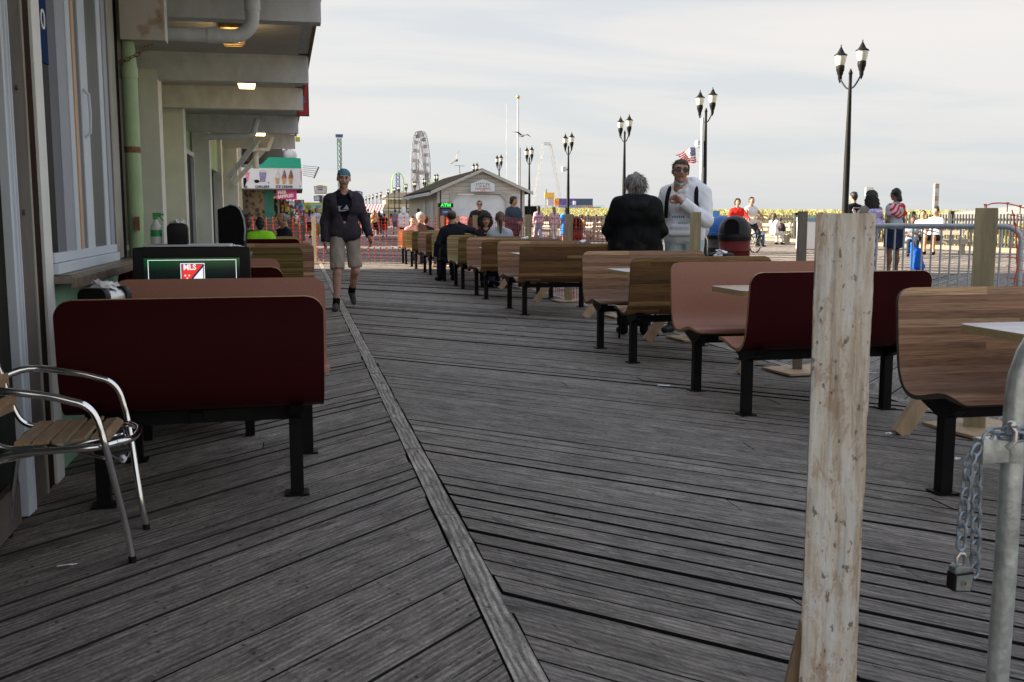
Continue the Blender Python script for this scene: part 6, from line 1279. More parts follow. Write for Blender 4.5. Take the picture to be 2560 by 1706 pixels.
# ---------------- two-storey house beyond ----------------
def quadhouse(name,label,px0,px1,ybase_top,d,depth,wallm,roofm,zroof,cat='building'):
    a=at(px0,544,d); b=at(px1,544,d); t=thing(name,label,cat,((a.x+b.x)/2,(a.y+b.y)/2,0)); return t,(b-a).length
t,w=quadhouse('pavilion','cream two storey building with hipped grey roofs beyond the kiosk','960',0,0,200,0,None,None,0) if False else (None,0)
a=at(958,544,150); b=at(1075,544,150); w=(b-a).length; t=thing('pavilion','cream two storey building with hipped grey roofs beyond the kiosk','building',((a.x+b.x)/2,a.y,0))
cream=pm('cream_stucco',(.55,.44,.30),.7,var=.06); rf=pm('roof_brown_grey',(.12,.105,.085),.95,spec=.05,var=.15)
m=MB(); m.box((0,4,1.6),(w,8,3.2)); m.box((-.1*w,5,3.2),(w*.62,6,2.6)); m.build('wall',cream,t)
def hip(z0,z1,x0,x1,y0,y1,ov=.5): 
    m=MB(); hx=(x1-x0)*.22; ym=(y0+y1)/2; V=[(x0-ov,y0-ov,z0),(x1+ov,y0-ov,z0),(x1+ov,y1+ov,z0),(x0-ov,y1+ov,z0),(x0+hx,ym,z1),(x1-hx,ym,z1)]; m.add(V,[(0,1,5,4),(1,2,5),(2,3,4,5),(3,0,4),(3,2,1,0)]); o=m.build('roof',rf,t)
    m=MB(); m.box(((x0+x1)/2,y0-ov,z0-.06),(x1-x0+2*ov,.1,.16)); m.build('gutter',M['white_paint'],o)
hip(2.35,3.0,-w*.55,w*.5,-.6,3,.2); hip(4.05,5.05,-w*.42,w*.5,1.8,8,.5)
for x in (-.30,-.21,-.10,.08,.2): m=MB(); m.box((x*w,1.93,3.5),(.06*w,.1,.75)); m.build('window',pm('window_olive',(.16,.2,.13),.3),t)
for x in (-.3,.1): m=MB(); m.box((x*w,-.05,1.4),(.08*w,.1,.7)); m.build('window',M['glass'],t)
v=at(1326,544,110); t=thing('beach_shed','low dark grey roofed shed right of the club house','building',(v.x,v.y,0)); m=MB(); m.box((0,2,.6),(2.6,3,1.2)); m.build('wall',M['greytrim'],t); m=MB(); m.prism([(-.3,1.1),(3.9,1.1),(3.4,2.35),(.6,2.45)],'x',-1.5,1.2); m.build('roof',MC['shingle_grey'],t)
# striped awning
a=at(907,530,118); b=at(966,530,118); t=thing('striped_awning','red and white striped awning stall left of the cream building','stall',((a.x+b.x)/2,a.y,0)); w=(b-a).length
m=MB(); k=16
for i in range(k):
    x0=-w/2+i*w/k; x1=x0+w/k; m.add([(x0-.6,0,1.75),(x1-.6,0,1.75),(x1,2.4,2.75),(x0,2.4,2.75),(x0-.6,0,1.68),(x1-.6,0,1.68)],[(0,1,2,3),(4,5,1,0)],mi=i%2)
m.build('awning',[pm('awn_red',(.45,.09,.10),.7),pm('awn_white',(.7,.7,.7),.7)],t); m=MB(); m.box((0,2.0,.9),(w,.4,1.6)); m.build('counter',pm('stall_blue',(.30,.45,.55),.6),t)
# ---------------- rides ----------------
def lattice(mb,a,b,w,seg,r,n=4):
    a=Vector(a);b=Vector(b);d=(b-a);q=d.to_track_quat('Z','Y').to_matrix(); L_=d.length
    cs=[(w/2,w/2),(w/2,-w/2),(-w/2,-w/2),(-w/2,w/2)][:4] if n==4 else [(w/2,0),(-w/2,0)]
    P=[[a+q@Vector((x,y,L_*i/seg)) for x,y in cs] for i in range(seg+1)]
    for k in range(len(cs)): mb.bar(P[0][k],P[seg][k],r*1.4)
    for i in range(seg):
        for k in range(len(cs)): mb.bar(P[i][k],P[i+1][(k+1)%len(cs)],r); mb.bar(P[i][(k+1)%len(cs)],P[i+1][k],r*.8)
D0=430; v=at(1054,544,D0); t=thing('ferris_wheel','tall white and lilac observation wheel seen almost edge on','ferris wheel',(v.x,v.y,0)); zc=1.2+(544-432)*D0/2500; Rw=98*D0/2500
th0=math.atan2(v.x,v.y); ang=-th0+PI/2+R(0); t.rotation_euler=(0,0,-th0+R(90-9))
wm=pm('wheel_white',(.20,.20,.23),.5,var=.1); m=MB()
for yy in (-1.5,1.5): m.tube([(Rw*math.cos(2*PI*i/64),yy,zc+Rw*math.sin(2*PI*i/64)) for i in range(64)],.17,6,closed=True); m.tube([(Rw*.86*math.cos(2*PI*i/48),yy*.9,zc+Rw*.86*math.sin(2*PI*i/48)) for i in range(48)],.10,5,closed=True)
m.build('rim',wm,t)
for i in range(24):
    a_=2*PI*i/24; m=MB()
    for yy in (-1,1): m.bar((0,yy*1.9,zc),(Rw*math.cos(a_),yy*1.5,zc+Rw*math.sin(a_)),.13)
    m.bar((Rw*math.cos(a_),-1.5,zc+Rw*math.sin(a_)),(Rw*math.cos(a_),1.5,zc+Rw*math.sin(a_)),.12); m.bar((Rw*math.cos(a_),-1.5,zc+Rw*math.sin(a_)),(Rw*math.cos(a_+.262),1.5,zc+Rw*math.sin(a_+.262)),.08); m.build('spoke',pm('wheel_lilac',(.26,.24,.33),.5,var=.15) if i%3==0 else wm,t)
    m=MB(); m.box(((Rw+.2)*math.cos(a_),0,zc+(Rw+.2)*math.sin(a_)-.5),(1.3,1.7,1.5),taper=.8); m.build('gondola',pm('gondola_white',(.30,.28,.31),.4,var=.25,ns=.3) if i%4 else pm('gondola_dark',(.16,.15,.19),.4),t)
m=MB(); m.cyl((0,-2.6,zc),(0,2.6,zc),1.2,12)
for sy in (-1,1):
    for sx_ in (-1,1): lattice(m,(sx_*8,sy*4.2,0),(0,sy*2.6,zc),.8,9,.11)
m.build('support_frame',pm('wheel_grey',(.28,.28,.31),.5),t)
D0=390; v=at(852,544,D0); t=thing('drop_tower','slim green lattice drop tower with a blue top','ride',(v.x,v.y,0)); zt=1.2+(544-340)*D0/2500; m=MB(); lattice(m,(0,0,0),(0,0,zt-1.6),1.5,16,.16); m.build('tower_lattice',pm('tower_green',(.05,.20,.13),.5),t); m=MB(); m.box((.25,0,zt/2),(.28,.3,zt-3)); m.build('tower_mast',pm('mast_navy',(.03,.04,.09),.5),t)
m=MB(); m.box((0,0,zt-.6),(2.7,2.7,1.1),taper=1.08); m.build('tower_top',pm('tower_blue',(.04,.07,.28),.5),t); m=MB(); m.box((0,0,zt-2.3),(1.6,1.6,1.6)); m.build('ride_car',pm('car_white',(.5,.5,.52),.5),t)
D0=330; v=at(996,544,D0); t=thing('loop_coaster','bright green coaster loop standing over a blue lattice','roller coaster',(v.x,v.y,0)); zt=1.2+(544-434)*D0/2500; rr=1.95; m=MB()
m.tube([(-rr,0,0),(-rr,0,zt-rr*1.6)]+[(-rr*math.cos(R(k)),0,zt-rr*1.6+rr*1.6*math.sin(R(k))) for k in range(15,170,15)]+[(rr,0,zt-rr*1.6),(rr*.9,0,zt*.55),(rr,0,0)],.15,6); m.build('track',pm('coaster_green',(.20,.55,.06),.5),t,smooth=True)
m=MB(); lattice(m,(0,0,0),(0,0,zt-.3),1.1,12,.11); 
for z in (zt*.45,zt*.62): m.bar((-rr,0,z),(rr,0,z),.10)
m.build('lift_tower',pm('coaster_blue',(.05,.10,.35),.5),t)
D0=300; v=at(1097,544,D0); t=thing('coaster_hump','small green coaster hump above the club house roof','roller coaster',(v.x,v.y,0)); m=MB(); m.tube([(-3+i*.5,0,11.6-((i-4)*.5)**2*.12) for i in range(14)],.16,6); m.bar((-2.9,0,0),(-2.9,0,11),.12); m.bar((3,0,0),(3,0,9.5),.12); m.build('track',MC['coaster_green'],t)
D0=340; t=thing('swing_ride_frame','tall grey A shaped lattice frame of a swing ride','ride',(at(1367,544,D0).x,at(1367,544,D0).y,0)); o0=Vector(t.location); m=MB(); gm=pm('truss_grey',(.30,.30,.31),.5)
pA,pB=at(1359,360,D0)-o0,at(1376,360,D0)-o0
lattice(m,tuple(at(1328,548,D0)-o0),tuple(pA),.7,14,.03); lattice(m,tuple(at(1409,548,D0)-o0),tuple(pB),.7,14,.03); lattice(m,tuple(pA),tuple(pB),.8,4,.06); m.build('frame',gm,t)
# pier with coloured buildings
def fb(name,label,cat,px0,px1,y0,y1,d,dep,mat):
    a=at(px0,y1,d); b=at(px1,y0,d); t=thing(name,label,cat,((a.x+b.x)/2,(a.y+b.y)/2,0),-YAW); w=abs((b-a).dot(_R)); z0,z1=a.z,b.z
    m=MB(); m.box((0,dep/2,(z0+z1)/2),(w,dep,z1-z0)); m.build('body',mat,t,bevel=.03); return t,w,z0,z1
t,w,z0,z1=fb('pier_hall','large blue box hall with a purple dotted end on the amusement pier','building',1438,1482,497,527,260,8,pm('hall_blue',(.055,.10,.19),.7)); m=MB(); m.box((-w/2-2.1,3.8,(z0+z1)/2),(4.15,8,z1-z0+.03)); m.build('purple_end',pm('hall_purple',(.12,.10,.38),.7,var=.4,ns=1.5),t)
t,w,z0,z1=fb('slide_tower','yellow and orange topped pier ride left of the blue hall','ride',1362,1386,482,495,262,3,pm('ride_yellow',(.75,.45,.08),.6,var=.2,ns=.5)); m=MB(); lattice(m,(-w/2+.4,1,0),(-w/2+.4,1,z0),.5,8,.09); lattice(m,(w/2-.3,1,0),(w/2-.3,1,z0),.5,8,.09); m.box((.3,1.4,z0-1),(w*.6,2,2)); m.box((-w*.36,.2,z1+.45),(.5,.6,.9)); m.build('lattice_legs',pm('ride_white',(.5,.5,.52),.6),t)
fb('balloon_panel','red and yellow balloon shaped panel by the purple hall','ride',1386,1398,496,517,256,1,pm('panel_red_yellow',(.70,.20,.05),.6,var=0,ns=.7,col2=(.75,.5,.1),thr=(.45,.55)))
fb('water_tower','small white striped tower on orange legs before the blue hall','ride',1433,1440,503,512,250,1,pm('tower_white',(.7,.72,.75),.6)); 
t,w,z0,z1=fb('pier_deck','long amusement pier deck with pale railings','pier',1310,1510,524,527,250,10,pm('pier_wood',(.30,.20,.11),.8)); m=MB()
for i in range(26): m.box((-w/2+i*w/25,.3,z0/2),(.25,.3,z0))
m.build('piles',MC['pier_wood'],t); m=MB()
for z in (z1+.5,z1+.95): m.box((0,0,z),(w,.06,.07))
for i in range(40): m.box((-w/2+i*w/39,0,z1+.5),(.07,.06,1.0))
m.build('railing',M['white_paint'],t)
for i,(a_,b_,c_) in enumerate(((1424,1440,(.2,.35,.5)),(1441,1458,(.4,.25,.45)),(1459,1470,(.5,.5,.2)),(1471,1486,(.55,.2,.2)),(1487,1502,(.15,.45,.35)))):
    fb('pier_booth',['pale blue low booth on the pier','mauve low booth on the pier','yellow low booth on the pier','red low booth on the pier','teal low booth at the right end of the pier'][i],'booth',a_,b_,517,523,248,2,pm('booth%d'%i,c_,.7))
# birds
def gull(px,py,d,label,sc,roll):
    v=at(px,py,d); t=thing('seagull',label,'bird',tuple(v),R(30)); t.rotation_euler=(0,roll,R(20)); t.scale=(sc,)*3
    m=MB(); m.ball((0,0,0),.09,8,6,sc=(.8,2.2,.8)); 
    for s_ in (-1,1): m.add([(s_*.03,-.10,.02),(s_*.32,-.06,.16),(s_*.66,.06,.06),(s_*.34,.08,.13),(s_*.03,.12,.02),(s_*.03,0,-.02),(s_*.32,0,.12)],[(0,1,3,4),(1,2,3),(0,5,6,1),(5,4,3,6),(1,6,2),(6,3,2)])
    m.add([(-.05,.16,0),(.05,.16,0),(.09,.30,0),(-.09,.30,0),(0,.2,.02)],[(0,1,4),(1,2,4),(2,3,4),(3,0,4)]); m.build('bird_body',pm('gull_grey',(.10,.10,.11),.7,var=.4,ns=9),t,smooth=True)
gull(1140,401,52,'dark seagull in flight left of the club house ridge',1.05,R(-55)); gull(1305,340,60,'pale seagull in flight right of the tall white pole',1.1,R(10))
# ---------------- shops on the left beyond the building ----------------
YS=29.8; sxl=aty(607,544,YS).x; sxr=aty(757,544,YS).x; zb=aty(680,472,YS).z; ztp=aty(680,420,YS).z; zaw=aty(680,394,YS).z
T=thing('ice_cream_shop','ice cream shop with a teal awning over a white picture sign','shop',(sxl,YS,0)); wS=sxr-sxl
teal=pm('teal_awning',(.01,.33,.24),.6,var=.12,ns=2); sgn=pm('sign_bluewhite',(.62,.66,.78),.5,var=.03)
m=MB(); m.box((-2.5,5.4,2.9),(5.0,10.6,5.8)); m.build('wall',pm('shop_wall',(.30,.27,.22),.7),T)
m=MB(); m.box((wS/2,2.2,(zb+ztp)/2),(wS,4.4,ztp-zb)); m.build('sign_box',sgn,T,bevel=.01)
m=MB(); m.box((wS/2,2.2,zb-.015),(wS+.03,4.44,.03)); m.build('sign_edge',M['greytrim'],T)
m=MB(); h_=zaw-ztp
m.prism([(.15,ztp),(wS-.005,ztp),(wS-.02,zaw-.02),(wS-.22,zaw),(wS*.46,zaw),(wS*.36,ztp+h_*.45),(wS*.30,ztp+h_*.25),(.15,ztp+h_*.2)],'y',-.02,4.3); m.build('awning',teal,T)
# posters under the sign
m=MB(); m.box((.42,.8,1.05),(.85,.1,2.05)); m.build('menu_wall',pm('poster_beige',(.26,.21,.14),.6,ns=9,col2=(.05,.03,.025),thr=(.4,.5)),T)
m=MB(); m.box((1.0,.3,1.05),(.05,.05,2.05)); m.box((.02,.25,1.05),(.07,.07,2.05)); m.build('shop_post',M['greytrim'],T)
m=MB(); m.box((.73,.7,1.45),(.26,.06,1.2)); m.build('teal_panel',pm('teal_panel',(.01,.18,.17),.5),T)
m=MB(); m.box((.55,.2,.55),(1.0,.6,1.1)); m.build('counter',pm('counter_dark',(.04,.05,.06),.5),T)
pp_={'cone':pm('wafer_cone',(.50,.30,.15),.7,var=.2,ns=20),'van':pm('vanilla',(.58,.55,.62),.6,var=.2,ns=20),'cho':pm('chocolate',(.10,.04,.03),.6,var=.3,ns=20),'mix':pm('mixcream',(.25,.15,.16),.6,var=.6,ns=16),'choc2':pm('milk_choc',(.26,.10,.07),.6,var=.3,ns=20),'blue':pm('cup_lilac',(.22,.20,.42),.5,var=.5,ns=25),'pinkc':pm('cup_pink',(.7,.2,.4),.5,var=.3,ns=20),'black':M['blackmatte']}
def zp(px,py): v=aty(px,py,YS); return v.x-sxl,v.z
kx=150/1175*1.0
def sg(zx,zy): return zp(600+zx*.12755,360+zy*.12755)
def flat(name,pts,mat,y0=-.012): m=MB(); m.prism([sg(*p) for p in pts],'y',y0,-.002); return m.build(name,mat,T)
for i,(cx,fill,tip) in enumerate(((733,'van','van'),(865,'mix','cho'),(995,'choc2','cho'))):
    flat('picture_cone',[(cx-48,665),(cx+48,665),(cx+26,790),(cx-26,790)],pp_['cone'])
    pts=[]; 
    for k in range(6): pts.append((cx-55+k*9+(6 if k%2 else 0),675-k*30))
    pts.append((cx,505)); 
    for k in range(5,-1,-1): pts.append((cx+55-k*9-(0 if k%2 else 6),675-k*30))
    flat('picture_ice',pts,pp_[fill],-.016)
    flat('picture_swirl',[(cx-8,510),(cx+12,520),(cx+36,600),(cx+45,660),(cx+10,640),(cx+20,590)],pp_[tip],-.02)
flat('picture_cup',[(375,560),(515,560),(495,745),(395,745)],pp_['blue']); flat('picture_cream',[(368,560),(380,530),(410,515),(440,505),(480,515),(515,530),(522,560)],pp_['van'],-.016)
flat('picture_cookie',[(275,735),(285,710),(330,702),(375,715),(385,745),(350,768),(300,765)],pp_['black']); flat('picture_crumb',[(545,765),(560,752),(580,768),(560,775)],pp_['black'])
flat('picture_cup',[(95,560),(185,555),(160,740),(130,740)],pp_['pinkc']); flat('picture_shadow',[(65,670),(125,665),(130,740),(85,860),(70,860)],pp_['black'])
flat('picture_edge',[(1190,520),(1212,520),(1212,780),(1190,700)],pm('pic_rose',(.5,.2,.2),.6),-.012)
nv=pm('letter_navy',(.01,.03,.12),.6,var=0)
for s_,zx in (('CHILLERS',435),('ICE CREAM',865)):
    x,z=sg(zx,842); text('sign_words',s_,.092,nv,T,(x,-.01,z),bold=.003,sx=1.02)
x,z=sg(1180,838); text('sign_words','F',.08,nv,T,(x,-.01,z)); x,z=sg(118,850); text('sign_words','ES',.08,nv,T,(x,-.01,z),bold=.002)
# free samples board
a=aty(691,475,YS+.1); b=aty(742,499,YS+.1)
t=thing('free_samples_sign','magenta board reading free samples under the white shop sign','sign',((a.x+b.x)/2,YS+.1,(a.z+b.z)/2),0); t.rotation_euler=(0,R(0),0)
m=MB(); m.box((0,0,0),(b.x-a.x,.02,a.z-b.z)); m.build('board',pm('magenta',(.50,.02,.22),.5,var=.04),t)
ww=pm('letter_white',(.75,.72,.75),.6,var=0); text('words','FREE',.125,ww,t,(-.13,-.014,.065),(R(90),R(-6),0),bold=.006,sx=.9); text('words','SAMPLES!',.12,ww,t,(-.03,-.014,-.045),(R(90),R(-6),0),bold=.006,sx=.9)
# giant cone ornament on the awning and tiled roof behind
t=thing('cone_ornament','giant tilted ice cream cone ornament above the teal awning','ornament',(aty(708,394,YS+1).x,YS+1.2,zaw)); 
m=MB(); m.lathe([(.02,-.42),(.10,-.22),(.20,.0),(.22,.06)],14); o=m.build('wafer',pp_['cone'],t,smooth=True); o.rotation_euler=(0,R(62),0); o.location=(-.12,0,.10)
m=MB(); m.ball((0,0,0),.24,14,10,sc=(1,1,.85)); o=m.build('scoop',pm('swirl_pink',(.72,.68,.70),.5,var=0,ns=3,col2=(.50,.12,.16),thr=(.44,.5)),t,smooth=True); o.location=(.16,0,.13)
m=MB()
for k in range(3): m.ball((.30-.06*k,0,.02+.1*k),.05,8,6)
m.build('scroll',pm('scroll_tan',(.40,.30,.16),.6),t)
m=MB()
t=thing('tiled_roof','brown scalloped tile roof and cream boards behind the teal awning','roof',(sxl-.1,YS+.6,2.85))
for j in range(3): m.box((.5-.0*j,.5,.62+j*.14),(1.6,.1,.11))
m.build('fascia_boards',pm('cream_boards',(.40,.37,.30),.7),t)
for j,(z,x0,x1) in enumerate(((.05,.0,.75),(.33,.25,1.0))):
    m=MB()
    for i in range(int((x1-x0)/.13)): m.cyl((x0+i*.13,-.05,z-.05),(x0+i*.13+.03,.25,z+.14),.06,8)
    m.build('tile_course',pm('tile_brown',(.12,.075,.06),.8,var=.3),t)
m=MB(); m.box((.5,.35,.2),(1.5,.1,.6)); m.build('roof_base',M['greytrim'],t)
# merchandise and stalls deeper in
def rack(px,y0,y1,d,w,cols,label):
    v=at(px,544,d); z0,z1=at(px,y1,d).z,at(px,y0,d).z; t=thing('merchandise_rack',label,'display rack',(v.x,v.y,max(0,0))); rs=random.Random(int(px)); k=len(cols)
    m=MB(); m.box((0,.1,z1/2),(w,.05,z1)); m.build('rack_frame',M['greytrim'],t)
    for i,c in enumerate(cols):
        m=MB(); x=-w/2+w*(i%3+.5)/3; n_r=(k+2)//3; z=z0+(z1-z0)*(1-(i//3+.5)/n_r)
        for q_ in range(5): m.box((x+rs.uniform(-.12,.12),-.04-.10*rs.random(),z+rs.uniform(-.2,.2)),(w/rs.uniform(3.5,12),.04,(z1-z0)/n_r*rs.uniform(.12,.6)),rot=(0,rs.uniform(-.5,.5),0))
        m.build('hanging_goods',pm('goods_%d_%d_%d'%tuple(int(q*99) for q in c),c,.6,var=.3,ns=9),t)
rack(697,497,560,32.5,.42,[(.7,.6,.03),(.03,.03,.03),(.65,.5,.05),(.7,.6,.03),(.5,.5,.5),(.05,.05,.06)],'yellow merchandise hanging beside the ice cream counter')
rack(716,503,560,38,.55,[(.6,.55,.5),(.5,.1,.1),(.7,.7,.72),(.1,.1,.3),(.65,.5,.1),(.2,.3,.2),(.3,.2,.15),(.6,.6,.65),(.1,.15,.2)],'crowded souvenir rack below the magenta board')
rack(738,505,562,44,.6,[(.65,.65,.7),(.6,.08,.06),(.05,.2,.5),(.7,.55,.05),(.7,.7,.7),(.5,.1,.2),(.08,.1,.12),(.55,.4,.3),(.1,.3,.3)],'bright toy rack with white and red boxes')
rack(749,500,560,52,.5,[(.55,.05,.04),(.7,.5,.05),(.6,.62,.65),(.3,.3,.35),(.05,.15,.4),(.5,.5,.45)],'red and yellow goods at the far end of the shop row')
v=at(627,510,30.4); t=thing('purple_towel','purple towel hanging beside the shop post','towel',tuple(v)); m=MB(); m.prism([(-.03,.25),(.06,.25),(.12,-.2),(.02,-.25),(-.06,.0)],'y',-.03,.03); m.build('cloth',cl('purple',(.14,.08,.35)),t)
for (y0,y1,label) in ((46,68,'far block of shops along the left of the boardwalk'),(73,120,'distant long block of shops on the left')):
    t=thing('shop_block',label,'building',(-5,(y0+y1)/2,0)); m=MB(); m.box((0,0,3),(7.0,y1-y0,6)); m.build('wall',pm('block_wall',(.35,.3,.25),.7,var=.2,ns=.6),t); m=MB(); m.box((3.7,0,2.7),(.6,y1-y0-1,.3)); m.build('awning',pm('block_awning',(.5,.4,.1),.7,var=.4,ns=.4),t)
# yellow projecting sign, open metal frame, far signs
v=at(744,343,34); t=thing('yellow_sign','small yellow projecting sign at the far corner of the overhang','sign',tuple(v)); m=MB(); m.box((0,0,-.08),(.15,.05,.15)); m.build('panel',pm('sign_yellow',(.70,.52,.03),.5),t); m=MB(); m.bar((-.05,0,0),(.02,0,.25),.03); m.build('bracket',MC['sign_yellow'],t)
t=thing('awning_frame','bare grey pipe awning frame sticking out beyond the shop sign','frame',tuple(at(757,430,45))); o0=Vector(t.location); m=MB()
for i in range(6):
    l=at(757,415+i*4.6,45)-o0; r_2=at(797-i*2.2,418+i*5.2,46)-o0; m.bar(tuple(l),tuple(r_2),.022)
m.bar(tuple(at(797,418,46)-o0),tuple(at(785,446,46)-o0),.07); m.build('pipes',gm,t)
def sign(px0,px1,y0,y1,d,rim,face,label,words=(),pole=True,fs=.5,wc=None):
    a=at(px0,y0,d); b=at(px1,y1,d); c=(a+b)/2; w=(b-a).dot(_R); h=a.z-b.z; t=thing('shop_sign',label,'sign',(c.x,c.y,c.z),-YAW)
    m=MB(); m.prism([(-w/2*.92,-h/2),(w/2*.92,-h/2),(w/2,h*.35),(w/2*.6,h*.42),(0,h*.5),(-w/2*.6,h*.42),(-w/2,h*.35)],'y',0,.2); m.build('sign_rim',rim,t)
    m=MB(); m.box((0,-.02,-h*.04),(w*.84,.03,h*.72)); m.build('sign_face',face,t)
    for i,s_ in enumerate(words): text('words',s_,h*fs/len(words),wc or nv,t,(0,-.045,h*(.20-.24*i) if len(words)>1 else -h*.04),bold=.01)
    if pole: m=MB(); m.box((0,.12,-h/2-c.z/2),(.25,.15,c.z-h/2 if c.z>h/2 else .1)); m.build('sign_pole',M['greytrim'],t); t.children[-1].location.z=h/2-0.0 if False else 0
    return t
yl=pm('rim_yellow',(.68,.50,.03),.5); sign(785,817,463,485,88,yl,pm('face_pale',(.88,.84,.86),.6),'yellow rimmed steak house sign rising over the stalls',('MIDWAY','STEAK','HOUSE'),fs=.52,wc=pm('sign_mauve',(.35,.25,.42),.6))
sign(784,814,488,503,90,pm('rim_blue',(.08,.15,.45),.5),pm('face_white2',(.85,.87,.95),.5),'blue and white sign just below the yellow rimmed sign',pole=False)
sign(877,906,477,498,112,pm('rim_navy',(.05,.06,.25),.5),pm('face_white3',(.88,.86,.9),.5),'white billboard with a navy header behind the walking man')
a=at(757,505,80); b=at(842,544,80); t=thing('yellow_stall','yellow food stall with a long mint sign behind the walking man','stall',(a.x*.5+b.x*.5,b.y,0)); w=(b-a).dot(_R)
m=MB(); m.box((0,1.5,2.0),(w,3,.75)); m.build('fascia',yl,t); m=MB(); m.box((0,2.8,.8),(w,.4,1.6)); m.build('counter',pm('stall_dark',(.10,.10,.07),.7,var=.5,ns=2),t); m=MB(); m.box((.3,-.04,2.05),(w*.78,.06,.45)); o=m.build('sign_panel',pm('mint_sign',(.45,.60,.50),.5),t)
text('words','BEST ZEPPOLES',.22,pm('word_green',(.03,.3,.12),.5),t,(.45,-.08,2.05),bold=.006); m=MB(); m.ball((-w*.32,-.08,2.05),.16,10,8,sc=(1.3,.2,.9)); m.build('sign_badge',pm('badge_green',(.15,.4,.05),.5),t)
m=MB(); m.box((0,.0,1.56),(w,.3,.1)); m.build('valance',pm('valance_red',(.3,.14,.06),.6,var=.5,ns=3),t)
for px in (762,790,820): m=MB(); m.box(((px-800)*80/2500,.1,.8),(.1,.1,1.6)); m.build('stall_post',M['greytrim'],t)
# ---------------- east side: drums, benches, box, fence, dunes ----------------
def drum(loc,body,lid,label):
    t=thing('trash_barrel',label,'trash can',loc,0,'steel drum trash cans'); m=MB(); m.lathe([(.27,0),(.285,.02),(.285,.29),(.295,.30),(.285,.31),(.285,.58),(.295,.59),(.285,.60),(.285,.84)],22); m.build('barrel',body,t,smooth=True,auto=60)
    m=MB(); m.lathe([(.30,.77),(.305,.80),(.31,.86)],22); m.build('bag_rim',M['blackpl'],t,smooth=True)
    # half-dome lid with an arched opening towards the viewer
    V=[];F=[]; n,mm=20,7
    m=MB(); m.lathe([(.315,.84),(.315,.89),(.30,.90),(.295,1.0),(.26,1.1),(.19,1.18),(.09,1.225),(.0,1.235)],22); o=m.build('dome_lid',lid,t,smooth=True,auto=50)
    m=MB(); P=[(-.13,.90),(.13,.90),(.13,1.04)]+[(.13*math.cos(R(k)),1.04+.12*math.sin(R(k))) for k in range(15,180,15)]+[(-.13,1.04)]; m.prism(P,'y',-.305,-.1); m.build('lid_opening',M['blackmatte'],o)
    m=MB(); pts=[(x*1.05,-.306,.90+(z-.90)*1.03) for x,z in P[2:]]; m.tube(pts,.014,6); m.build('opening_rim',lid,o); return t
v=spot(1838,18.6); t=drum(v,pm('drum_red',(.13,.012,.010),.5,var=.35,ns=3,spec=.2),pm('lid_black',(.012,.013,.015),.4,spec=.3),'red drum trash can with a black dome lid beside the white hoodie man'); t.rotation_euler=(0,0,R(-35))
v=spot(1806,20.4); t=drum(v,pm('drum_dark',(.02,.02,.022),.45),pm('lid_blue',(.015,.12,.42),.4),'dark drum with a bright blue dome lid behind the red drum'); t.rotation_euler=(0,0,R(60))
v=spot(1437,34); drum(v,MC['drum_red'],MC['lid_black'],'red drum with a black lid left of the dark jacket, beyond the mesh')
def pbench(loc,rz,label,s=1):
    t=thing('plank_bench',label,'bench',loc,rz,'wooden plank benches along the boardwalk'); t.scale=(s,)*3; wd=M['benchwood']
    for i in range(3): m=MB(); m.box((0,-.16+i*.15,.45),(1.7,.13,.045)); m.build('seat_plank',wd,t)
    m=MB(); m.box((0,-.25,.38),(1.7,.04,.13)); m.build('seat_apron',wd,t)
    for z in (.66,.86): m=MB(); m.box((0,.24+(z-.45)*.3,z),(1.7,.035,.14),rot=(R(-16),0,0)); m.build('back_plank',wd,t)
    for x in (-.7,.7):
        m=MB(); m.bar((x,.2,0),(x,.40,.98),.09,.12); m.build('back_post',wd,t); m=MB(); m.box((x,-.15,.21),(.14,.12,.42)); m.box((x,.0,.05),(.14,.7,.10)); m.build('bench_leg',wd,t)
M['benchwood']=pm('bench_grey_wood',(.42,.36,.28),.8,var=.2,ns=3,stretch=(.6,6,6))
pbench(spot(1930,45),R(-50),'plank bench with seated people right of the red hoodie man')
pbench(spot(2348,33),R(-30),'plank bench with two people in white shirts',1.05); pbench(spot(1500,50),R(-60),'plank bench just left of the dark jacket, beyond the mesh'); pbench(spot(1362,62),R(-60),'far plank bench behind the tie dyed girls')
pbench(spot(1466,57),R(-60),'plank bench with a person in an orange shirt')
a=at(2036,623,37); t=thing('white_bin','white rectangular storage box with a pale teal lid left of the whitewashed post','storage box',(a.x+.35,a.y,0),R(-8)); m=MB(); m.box((0,.4,.54),(1.5,.8,1.02)); m.build('box_body',pm('box_white',(.72,.72,.74),.5,var=.04),t,bevel=.02); m=MB(); m.box((0,.4,1.13),(1.54,.84,.16)); m.build('box_lid',pm('lid_teal',(.16,.33,.38),.5),t,bevel=.02)
# bicycle
t=thing('bicycle','dark bicycle under the man in the red hoodie','bicycle',spot(1866,33.4),R(-62)); 
for y in (-.52,.52): m=MB(); m.tube([(0,y+.33*math.cos(2*PI*k/24),.34+.33*math.sin(2*PI*k/24)) for k in range(24)],.022,6,closed=True); o=m.build('wheel',M['blackpl'],t); m=MB(); [m.bar((0,y,.34),(0,y+.32*math.cos(PI*k/6),.34+.32*math.sin(PI*k/6)),.006) for k in range(12)]; m.build('spokes',M['steel'],o)
m=MB(); m.tube([(0,.52,.34),(0,.1,.32),(0,.22,.78),(0,-.36,.82),(0,.1,.32)],.018,8); m.tube([(0,.52,.34),(0,.22,.74)],.014,6); m.tube([(0,-.52,.34),(0,-.40,.72),(0,-.36,.98)],.018,8); m.build('frame',pm('bike_frame',(.03,.06,.10),.4),t); m=MB(); m.tube([(-.28,-.33,1.0),(0,-.38,1.0),(.28,-.33,1.0)],.014,8); m.build('handlebar',M['steel'],t); m=MB(); m.box((0,.24,.84),(.14,.26,.06)); m.build('saddle',M['blackpl'],t,bevel=.02)
